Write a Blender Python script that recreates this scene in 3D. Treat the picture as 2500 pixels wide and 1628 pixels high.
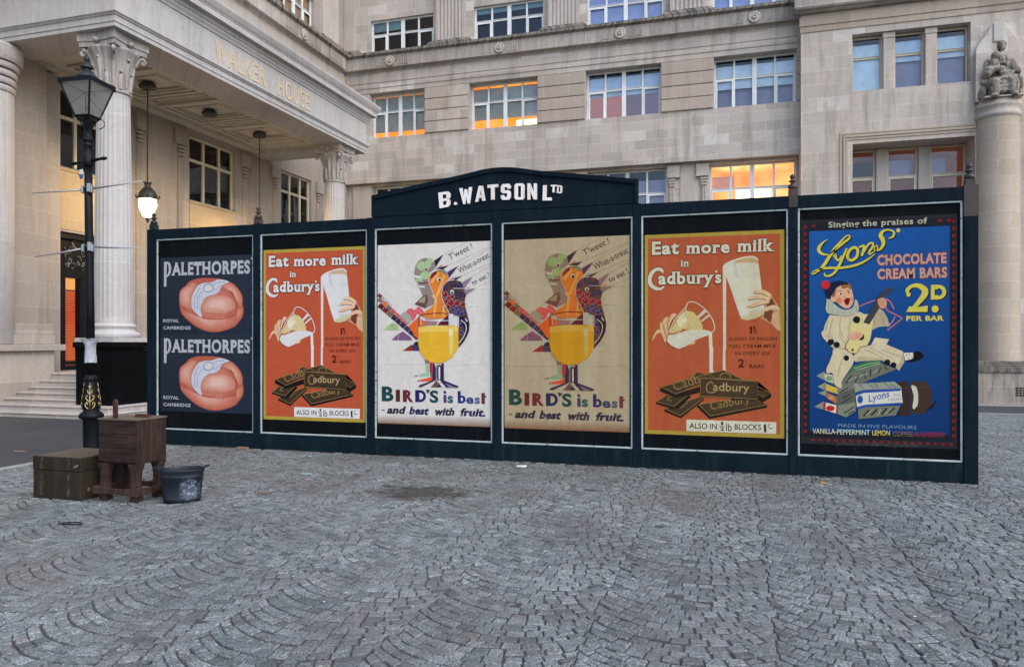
import bpy, math, random
from mathutils import Vector, Matrix
from mathutils.geometry import tessellate_polygon
random.seed(7)
for o in list(bpy.data.objects): bpy.data.objects.remove(o)
SC = bpy.context.scene
COL = SC.collection
PI = math.pi
# ------------------------------------------------------------------ camera
YAW = math.atan(537 / 1795)
cam = bpy.data.cameras.new("camera"); cam_o = bpy.data.objects.new("camera", cam); COL.objects.link(cam_o)
cam_o.location = (0, 0, 1.6); cam_o.rotation_euler = (PI / 2, 0, YAW)
cam.sensor_width = 36.0; cam.lens = 36.0 * 1795 / 2500; cam.shift_y = 19 / 2500; cam.clip_end = 500; cam.clip_start = .05
SC.camera = cam_o
# ------------------------------------------------------------------ sky, sun, exposure
SUN_EL, SUN_AZ = math.radians(42), math.radians(122)      # azimuth clockwise from +Y: soft light from behind the camera
w = bpy.data.worlds.new("World"); SC.world = w; w.use_nodes = True
nt = w.node_tree; nt.nodes.clear()
sky = nt.nodes.new("ShaderNodeTexSky"); sky.sky_type = 'NISHITA'; sky.sun_disc = False
sky.sun_elevation = SUN_EL; sky.sun_rotation = SUN_AZ; sky.dust_density = 2.0; sky.ozone_density = 1.6; sky.air_density = 1.0
bg = nt.nodes.new("ShaderNodeBackground"); bg.inputs[1].default_value = .15
wo = nt.nodes.new("ShaderNodeOutputWorld")
nt.links.new(sky.outputs[0], bg.inputs[0]); nt.links.new(bg.outputs[0], wo.inputs[0])
sl = bpy.data.lights.new("sun", 'SUN'); sl.energy = 1.1; sl.angle = math.radians(90); sl.color = (1, .95, .9)
so = bpy.data.objects.new("sun", sl); COL.objects.link(so)
sd = Vector((math.sin(SUN_AZ) * math.cos(SUN_EL + .3), math.cos(SUN_AZ) * math.cos(SUN_EL + .3), math.sin(SUN_EL + .3)))
so.rotation_euler = (-sd).to_track_quat('-Z', 'Y').to_euler(); so.location = (0, -10, 20)
vs = SC.view_settings
vs.view_transform = 'Standard'; vs.look = 'None'; vs.exposure = 1.05; vs.gamma = 1; vs.use_curve_mapping = False

# ------------------------------------------------------------------ helpers
def lin(c):
    return tuple(((x / 255) / 12.92 if x / 255 <= .04045 else ((x / 255 + .055) / 1.055) ** 2.4) for x in c)

class MB:
    """collects faces and links them as ONE mesh object"""
    def __init__(s): s.v = []; s.f = []; s.mi = []; s.sm = []; s.c = []
    def add(s, vs, fs, mi=0, smooth=False, col=None):
        b = len(s.v); s.v += [tuple(p) for p in vs]
        for f in fs:
            s.f.append([b + i for i in f]); s.mi.append(mi); s.sm.append(smooth); s.c.append(col)
    def box(s, x0, x1, y0, y1, z0, z1, mi=0):
        s.add([(x0, y0, z0), (x1, y0, z0), (x1, y1, z0), (x0, y1, z0), (x0, y0, z1), (x1, y0, z1), (x1, y1, z1), (x0, y1, z1)],
              [(0, 3, 2, 1), (4, 5, 6, 7), (0, 1, 5, 4), (1, 2, 6, 5), (2, 3, 7, 6), (3, 0, 4, 7)], mi)
    def bf(s, F, u0, u1, z0, z1, n0, n1, mi=0):   # box in a wall frame (u along the wall, n outwards)
        P = [F(u, z, n) for n in (n0, n1) for (u, z) in ((u0, z0), (u1, z0), (u1, z1), (u0, z1))]
        s.add(P, [(0, 1, 2, 3), (7, 6, 5, 4), (0, 4, 5, 1), (1, 5, 6, 2), (2, 6, 7, 3), (3, 7, 4, 0)], mi)
    def qf(s, F, u0, u1, z0, z1, n, mi=0):
        s.add([F(u0, z0, n), F(u1, z0, n), F(u1, z1, n), F(u0, z1, n)], [(0, 1, 2, 3)], mi)
    def lathe(s, prof, cx=0, cy=0, seg=24, mi=0, smooth=True, sx=1, sy=1, a0=0, a1=2 * PI, flute=None):
        full = abs(a1 - a0 - 2 * PI) < 1e-6; n = seg if full else seg + 1
        V = []
        for (r, z) in prof:
            for i in range(n):
                a = a0 + (a1 - a0) * i / seg; rr = r * (flute(a, z) if flute else 1)
                V.append((cx + rr * math.cos(a) * sx, cy + rr * math.sin(a) * sy, z))
        F = []
        for k in range(len(prof) - 1):
            for i in range(seg):
                j = (i + 1) % n
                F.append((k * n + i, k * n + j, (k + 1) * n + j, (k + 1) * n + i))
        s.add(V, F, mi, smooth)
        if full:
            s.add([V[i] for i in range(n)], [tuple(reversed(range(n)))], mi)
            s.add([V[(len(prof) - 1) * n + i] for i in range(n)], [tuple(range(n))], mi)
    def tube(s, pts, r, seg=8, mi=0, cap=True):
        pts = [Vector(p) for p in pts]; rs = r if isinstance(r, (list, tuple)) else [r] * len(pts)
        V = []; up = Vector((0, 0, 1))
        for i, p in enumerate(pts):
            t = (pts[min(i + 1, len(pts) - 1)] - pts[max(i - 1, 0)])
            t = t.normalized() if t.length > 1e-9 else Vector((1, 0, 0))
            a = up if abs(t.dot(up)) < .95 else Vector((1, 0, 0))
            x = t.cross(a).normalized(); y = t.cross(x)
            for k in range(seg):
                q = 2 * PI * k / seg; V.append(p + x * (rs[i] * math.cos(q)) + y * (rs[i] * math.sin(q)))
        F = []
        for i in range(len(pts) - 1):
            for k in range(seg):
                j = (k + 1) % seg; F.append((i * seg + k, i * seg + j, (i + 1) * seg + j, (i + 1) * seg + k))
        s.add(V, F, mi, True)
        if cap:
            s.add(V[:seg], [tuple(range(seg))], mi); s.add(V[-seg:], [tuple(reversed(range(seg)))], mi)
    def prism(s, poly, F, n0, n1, mi=0):   # polygon (u,z) extruded along n in a wall frame
        k = len(poly); A = [F(u, z, n1) for u, z in poly]; B = [F(u, z, n0) for u, z in poly]
        tri = tessellate_polygon([[Vector((u, z, 0)) for u, z in poly]])
        s.add(A + B, [tuple(t) for t in tri] + [tuple(k + i for i in reversed(t)) for t in tri] + [(i, (i + 1) % k, k + (i + 1) % k, k + i) for i in range(k)], mi)
    def build(s, name, mats, parent=None, local=False, bevel=0, seg=2, sub=0, fix=True):
        me = bpy.data.meshes.new(name)
        off = Vector((0, 0, 0))
        if parent is not None and not local:
            p = parent
            while p: off += p.location; p = p.parent
        me.from_pydata([Vector(v) - off for v in s.v] if off.length else s.v, [], s.f)
        for m in (mats if isinstance(mats, (list, tuple)) else [mats]): me.materials.append(m)
        me.polygons.foreach_set("material_index", s.mi); me.polygons.foreach_set("use_smooth", s.sm)
        if any(c is not None for c in s.c):
            ca = me.color_attributes.new("Col", 'FLOAT_COLOR', 'CORNER'); buf = []
            for f, c in zip(s.f, s.c):
                if c is None: c = (.5, .5, .5)
                for i in range(len(f)):
                    cc = c[i] if isinstance(c[0], (tuple, list)) else c
                    buf += [cc[0], cc[1], cc[2], 1.0]
            ca.data.foreach_set("color", buf)
        if fix:
            import bmesh
            bm = bmesh.new(); bm.from_mesh(me)
            bmesh.ops.remove_doubles(bm, verts=bm.verts, dist=1e-5)
            bmesh.ops.recalc_face_normals(bm, faces=bm.faces); bm.to_mesh(me); bm.free()
        me.validate(); me.update()
        o = bpy.data.objects.new(name, me); COL.objects.link(o)
        if parent is not None: o.parent = parent
        if bevel:
            b = o.modifiers.new("bevel", 'BEVEL'); b.width = bevel; b.segments = seg; b.limit_method = 'ANGLE'; b.angle_limit = math.radians(35)
        return o

def empty(name, loc=(0, 0, 0), rz=0):
    o = bpy.data.objects.new(name, None); COL.objects.link(o); o.location = loc; o.rotation_euler = (0, 0, rz); o.empty_display_size = .2
    return o
def tag(o, label=None, cat=None, group=None, kind=None):
    if label: o['label'] = label
    if cat: o['category'] = cat
    if group: o['group'] = group
    if kind: o['kind'] = kind
    return o
def copy_tree(o, parent=None):
    c = o.copy(); COL.objects.link(c)
    if parent is not None: c.parent = parent
    for ch in [x for x in bpy.data.objects if x.parent == o]: copy_tree(ch, c)
    return c

# ------------------------------------------------------------------ materials
class N:
    def __init__(s, name, rough=.7, spec=.3, metal=0):
        s.m = bpy.data.materials.new(name); s.m.use_nodes = True; s.t = s.m.node_tree; s.b = s.t.nodes["Principled BSDF"]
        s.b.inputs["Roughness"].default_value = rough; s.b.inputs["Metallic"].default_value = metal
        s.b.inputs["Specular IOR Level"].default_value = spec
    def n(s, typ, **k):
        x = s.t.nodes.new(typ)
        for a, v in k.items(): setattr(x, a, v)
        return x
    def l(s, a, b): s.t.links.new(a, b)
    def val(s, sock, v):
        if hasattr(v, 'is_linked') or isinstance(v, bpy.types.NodeSocket): s.l(v, sock)
        else: sock.default_value = v
    def math(s, op, a, b=0.0, clamp=False):
        x = s.n("ShaderNodeMath", operation=op, use_clamp=clamp); s.val(x.inputs[0], a); s.val(x.inputs[1], b); return x.outputs[0]
    def ramp(s, f, stops, interp='LINEAR'):
        x = s.n("ShaderNodeValToRGB"); s.l(f, x.inputs[0]); e = x.color_ramp.elements; x.color_ramp.interpolation = interp
        while len(e) < len(stops): e.new(.5)
        for i, (p, c) in enumerate(stops):
            e[i].position = p; e[i].color = (c, c, c, 1) if isinstance(c, (int, float)) else (*c, 1)
        return x.outputs[0]
    def mix(s, f, a, b, mode='MIX'):
        x = s.n("ShaderNodeMix", data_type='RGBA', blend_type=mode, clamp_factor=True)
        s.val(x.inputs[0], f)
        for sock, v in ((x.inputs[6], a), (x.inputs[7], b)):
            if isinstance(v, bpy.types.NodeSocket): s.l(v, sock)
            else: sock.default_value = (*v, 1) if len(v) == 3 else v
        return x.outputs[2]
    def pos(s): return s.n("ShaderNodeNewGeometry").outputs[0]
    def obj(s): return s.n("ShaderNodeTexCoord").outputs["Object"]
    def scale(s, v, k):
        x = s.n("ShaderNodeMapping"); s.l(v, x.inputs[0]); x.inputs["Scale"].default_value = k if isinstance(k, tuple) else (k, k, k); return x.outputs[0]
    def noise(s, v, sc, det=4, rough=.55, dist=0):
        x = s.n("ShaderNodeTexNoise"); s.l(v, x.inputs["Vector"]); x.inputs["Scale"].default_value = sc; x.inputs["Detail"].default_value = det
        x.inputs["Roughness"].default_value = rough; x.inputs["Distortion"].default_value = dist; return x.outputs[0]
    def base(s, c):
        if isinstance(c, bpy.types.NodeSocket): s.l(c, s.b.inputs["Base Color"])
        else: s.b.inputs["Base Color"].default_value = (*c, 1)
    def bump(s, h, st=.3, d=.01):
        x = s.n("ShaderNodeBump"); x.inputs["Strength"].default_value = st; x.inputs["Distance"].default_value = d; s.l(h, x.inputs["Height"]); s.l(x.outputs[0], s.b.inputs["Normal"])
    def rough(s, f, a, b):
        x = s.n("ShaderNodeMapRange"); s.l(f, x.inputs[0]); x.inputs[3].default_value = a; x.inputs[4].default_value = b; s.l(x.outputs[0], s.b.inputs["Roughness"])

def wall_uv(M):   # (X+Y, Z) works on both wall directions
    sx = M.n("ShaderNodeSeparateXYZ"); M.l(M.pos(), sx.inputs[0])
    u = M.math('ADD', sx.outputs[0], sx.outputs[1]); cb = M.n("ShaderNodeCombineXYZ"); M.l(u, cb.inputs[0]); M.l(sx.outputs[2], cb.inputs[1])
    return cb.outputs[0]

def stone(name, col, bw=.95, bh=.40, joints=True, soot=.35, patch=True, grime=0.0, tintvar=.16, streak=.62, zoff=0.0):
    M = N(name, .85, .25); uv = wall_uv(M)
    p = M.pos()
    big = M.noise(p, .35, 4, .6); fine = M.noise(p, 9, 5, .65); grain = M.noise(p, 60, 3, .7)
    strk = M.noise(M.scale(uv, (1.6, .16, 1)), 1.6, 5, .62, .3)
    c = M.mix(M.ramp(big, [(.3, 0.0), (.7, 1.0)]), tuple(x * .88 for x in col), tuple(x * 1.08 for x in col))
    c = M.mix(M.ramp(M.noise(p, 1.3, 3), [(.42, 0.0), (.62, .5)]), c, (col[0] * 1.02, col[1] * .95, col[2] * .90))
    if joints:
        mp = M.n("ShaderNodeMapping"); M.l(uv, mp.inputs[0]); mp.inputs["Location"].default_value = (0, zoff, 0)
        br = M.n("ShaderNodeTexBrick"); M.l(mp.outputs[0], br.inputs[0]); br.inputs["Scale"].default_value = 1.0
        br.inputs["Brick Width"].default_value = bw; br.inputs["Row Height"].default_value = bh; br.inputs["Mortar Size"].default_value = .010; br.inputs["Mortar Smooth"].default_value = .3
        br.inputs["Color1"].default_value = (1 - tintvar, 1 - tintvar, 1 - tintvar, 1); br.inputs["Color2"].default_value = (1 + tintvar * .6,) * 3 + (1,); br.inputs["Mortar"].default_value = (1.25, 1.25, 1.25, 1)
        c = M.mix(1.0, c, br.outputs[0], 'MULTIPLY')
        if patch:
            b2 = M.n("ShaderNodeTexBrick"); M.l(mp.outputs[0], b2.inputs[0]); b2.inputs["Scale"].default_value = 1.0
            b2.inputs["Brick Width"].default_value = bw; b2.inputs["Row Height"].default_value = bh; b2.inputs["Mortar Size"].default_value = 0
            b2.inputs["Color1"].default_value = (0, 0, 0, 1); b2.inputs["Color2"].default_value = (1, 1, 1, 1); b2.inputs["Bias"].default_value = -.72
            pf = M.math('MULTIPLY', M.ramp(b2.outputs[0], [(.16, 0.0), (.22, 1.0)]), M.ramp(M.noise(p, 2.2, 3), [(.35, .2), (.6, .75)]))
            c = M.mix(pf, c, tuple(min(.8, x * k) for x, k in zip(col, (1.28, 1.36, 1.42))))
    dk = M.ramp(strk, [(.50, 0.0), (.72, 1.0)])
    c = M.mix(M.math('MULTIPLY', dk, streak), c, (col[0] * .42, col[1] * .42, col[2] * .43))
    if grime:
        g = M.ramp(M.noise(M.scale(uv, (3.2, .5, 1)), 2.3, 6, .7, .5), [(.45, 0.0), (.62, 1.0)])
        c = M.mix(M.math('MULTIPLY', g, grime), c, (.028, .03, .027))
    c = M.mix(.24, c, M.ramp(fine, [(.3, .62), (.7, 1.2)]), 'MULTIPLY')
    c = M.mix(.16, c, M.ramp(grain, [(.3, .6), (.7, 1.25)]), 'MULTIPLY')
    M.base(c); M.bump(M.math('ADD', grain, M.math('MULTIPLY', fine, 2.0)), .25, .006)
    return M.m

def paint(name, col, rough=.5, var=.3, spec=.4, chips=None, chip_lo=.62, wear=None, metal=0):
    M = N(name, rough, spec, metal); p = M.obj()
    n1 = M.noise(p, 3.5, 5, .6); n2 = M.noise(p, 38, 4, .6)
    c = M.mix(M.ramp(n1, [(.3, 0.0), (.7, 1.0)]), tuple(x * (1 - var) for x in col), tuple(x * (1 + var) for x in col))
    if wear: c = M.mix(M.math('MULTIPLY', M.ramp(M.noise(M.scale(p, (5, 5, .7)), 2.2, 5, .7), [(.52, 0.0), (.75, 1.0)]), wear[1]), c, wear[0])
    if chips: c = M.mix(M.ramp(M.noise(p, 22, 5, .7), [(chip_lo, 0.0), (chip_lo + .05, 1.0)]), c, chips)
    M.base(c); M.rough(n1, rough * .8, min(1, rough * 1.25)); M.bump(n2, .12, .003)
    return M.m

def emit(name, col, st):
    M = N(name); M.base((0, 0, 0)); M.b.inputs["Emission Color"].default_value = (*col, 1); M.b.inputs["Emission Strength"].default_value = st; return M.m
def emit_var(name, cols, st, sc):
    M = N(name); M.base((.02, .01, .01)); n = M.noise(M.obj(), sc, 2, .5)
    M.l(M.ramp(n, cols), M.b.inputs["Emission Color"]); M.b.inputs["Emission Strength"].default_value = st; return M.m

def glass_mat(name, tint=(.9, .95, 1), refl=.025):
    M = N(name); t = M.t; t.nodes.remove(M.b); out = [x for x in t.nodes if x.type == 'OUTPUT_MATERIAL'][0]
    tr = M.n("ShaderNodeBsdfTransparent"); tr.inputs[0].default_value = (*tint, 1)
    gl = M.n("ShaderNodeBsdfGlossy"); gl.inputs["Roughness"].default_value = .03; gl.inputs[0].default_value = (.95, .97, 1, 1)
    bp = M.n("ShaderNodeBump"); bp.inputs["Strength"].default_value = .04; bp.inputs["Distance"].default_value = .02; M.l(M.noise(M.pos(), 1.7, 2), bp.inputs["Height"]); M.l(bp.outputs[0], gl.inputs["Normal"])
    fr = M.n("ShaderNodeFresnel"); fr.inputs[0].default_value = 1.5
    f = M.math('ADD', M.math('MULTIPLY', fr.outputs[0], .9), refl)
    mx = M.n("ShaderNodeMixShader"); M.l(f, mx.inputs[0]); M.l(tr.outputs[0], mx.inputs[1]); M.l(gl.outputs[0], mx.inputs[2]); M.l(mx.outputs[0], out.inputs[0])
    return M.m

ST = (.415, .388, .358)
m_wall = stone("ashlar", ST, .95, .40)
m_wall2 = stone("ashlar_pavilion", (.445, .41, .368), 1.1, .52, tintvar=.09)
m_plain = stone("dressed_stone", (.40, .372, .345), joints=False, patch=False, streak=.35)
m_band = stone("weathered_band", (.385, .362, .335), 1.5, 1.0, grime=.26, streak=.6)
m_ledge = stone("blackened_ledge", (.25, .235, .21), joints=False, patch=False, grime=.9, streak=.6)
m_wing = stone("ashlar_wing", (.30, .275, .252), 1.25, .62, streak=.3, patch=False, tintvar=.07)
m_port = stone("portico_stone", (.425, .42, .42), 1.6, 4.0, grime=.10, streak=.3, patch=False, tintvar=.05)
m_col = stone("column_stone", (.43, .42, .42), 9.0, 1.72, streak=.2, patch=False, tintvar=.04)
m_cap = stone("carved_capital_stone", (.36, .345, .335), joints=False, patch=False, grime=.28, streak=.5)
m_ceil = stone("ceiling_stone", (.50, .48, .40), joints=False, patch=False, streak=.0)
m_statue = stone("statue_stone", (.30, .275, .24), joints=False, patch=False, grime=.85, streak=.5)
m_step = stone("step_stone", (.42, .39, .37), 1.6, 5, streak=.25, patch=False)
m_marble = stone("cream_panel", (.33, .272, .185), .78, .62, streak=.0, patch=False, tintvar=.05)
m_white = paint("white_window_paint", (.62, .66, .68), .45, .08)
m_cream = paint("cream_window_paint", (.48, .45, .36), .5, .08)
m_glass = glass_mat("window_glass")
m_lglass = glass_mat("lantern_glass", (1, 1, .98), .015)
_t = m_lglass.node_tree; _mx = [x for x in _t.nodes if x.type == 'MIX_SHADER'][0]; _o = [x for x in _t.nodes if x.type == 'OUTPUT_MATERIAL'][0]   # dusty panes scatter some light
_d = _t.nodes.new("ShaderNodeBsdfTranslucent"); _d.inputs[0].default_value = (.62, .62, .58, 1); _df = _t.nodes.new("ShaderNodeBsdfDiffuse"); _df.inputs[0].default_value = (.5, .5, .48, 1)
_m1 = _t.nodes.new("ShaderNodeMixShader"); _t.links.new(_d.outputs[0], _m1.inputs[1]); _t.links.new(_df.outputs[0], _m1.inputs[2])
_m2 = _t.nodes.new("ShaderNodeMixShader"); _m2.inputs[0].default_value = .24; _t.links.new(_mx.outputs[0], _m2.inputs[1]); _t.links.new(_m1.outputs[0], _m2.inputs[2]); _t.links.new(_m2.outputs[0], _o.inputs[0])
m_black = paint("black_iron", (.0045, .006, .008), .45, .3, .14)
m_casing = paint("black_casing_paint", (.003, .0038, .0045), .75, .3, .04, wear=((.010, .013, .014), .4))
m_green = paint("dark_green_iron", (.009, .017, .019), .45, .3, .3)
m_hoard = paint("blue_black_paint", (.0050, .0110, .0185), .7, .22, .05, wear=((.018, .028, .036), .45), chips=(.20, .23, .24), chip_lo=.735)
m_hlow = paint("green_black_paint", (.0045, .0125, .0185), .7, .25, .05, wear=((.020, .038, .042), .55), chips=(.16, .18, .18), chip_lo=.73)
m_panel = paint("black_panel_paint", (.004, .0055, .0075), .75, .2, .04, wear=((.02, .024, .026), .3))
m_bead = paint("worn_pale_bead", (.36, .42, .42), .6, .2, .3, chips=(.03, .035, .035), chip_lo=.60)
m_rust = paint("rusty_iron", (.035, .026, .026), .6, .4, .4, wear=((.09, .045, .03), .6))
m_dark = paint("dark_room", (.02, .02, .023), .9, .2, .1)
m_steel = paint("galvanised_steel", (.33, .35, .37), .4, .2, .5, metal=.6)
m_gold = N("gilding", .32, .5, .9); m_gold.base((.46, .35, .15)); m_gold = m_gold.m
m_goldl = N("gilt_lettering", .4, .5, .2); m_goldl.base((.62, .50, .34)); m_goldl = m_goldl.m

def art_mat(name, dirt, dirtcol, rough=.55, fade=0):
    M = N(name, .75, .06); a = M.n("ShaderNodeVertexColor", layer_name="Col"); p = M.obj()
    c = a.outputs[0]
    if dirt:
        f = M.ramp(M.noise(M.scale(p, (4, 1, .5)), 1.6, 6, .65, .2), [(.40, 0.0), (.70, 1.0)])
        c = M.mix(M.math('MULTIPLY', f, dirt), c, dirtcol, 'MULTIPLY')
    c = M.mix(.26, c, M.ramp(M.noise(p, 10, 6, .75), [(.3, .55), (.7, 1.28)]), 'MULTIPLY')
    c = M.mix(.10, c, M.ramp(M.noise(p, 120, 2, .7), [(.3, .5), (.7, 1.3)]), 'MULTIPLY')
    wv = M.n("ShaderNodeTexWave", bands_direction='Z'); M.l(p, wv.inputs[0]); wv.inputs["Scale"].default_value = .16; wv.inputs["Distortion"].default_value = 1.2; wv.inputs["Detail Scale"].default_value = 3
    cr = M.ramp(wv.outputs[0], [(.0, 1.0), (.012, 0.0)])
    M.base(c); M.bump(M.math('ADD', M.math('MULTIPLY', M.noise(p, 6, 3), 1.0), M.math('MULTIPLY', cr, -1.2)), .22, .006)
    return M.m
m_art_new = art_mat("printed_paper", .30, (.80, .76, .72))
m_art_old = art_mat("aged_printed_paper", .7, (.84, .77, .70))
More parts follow.
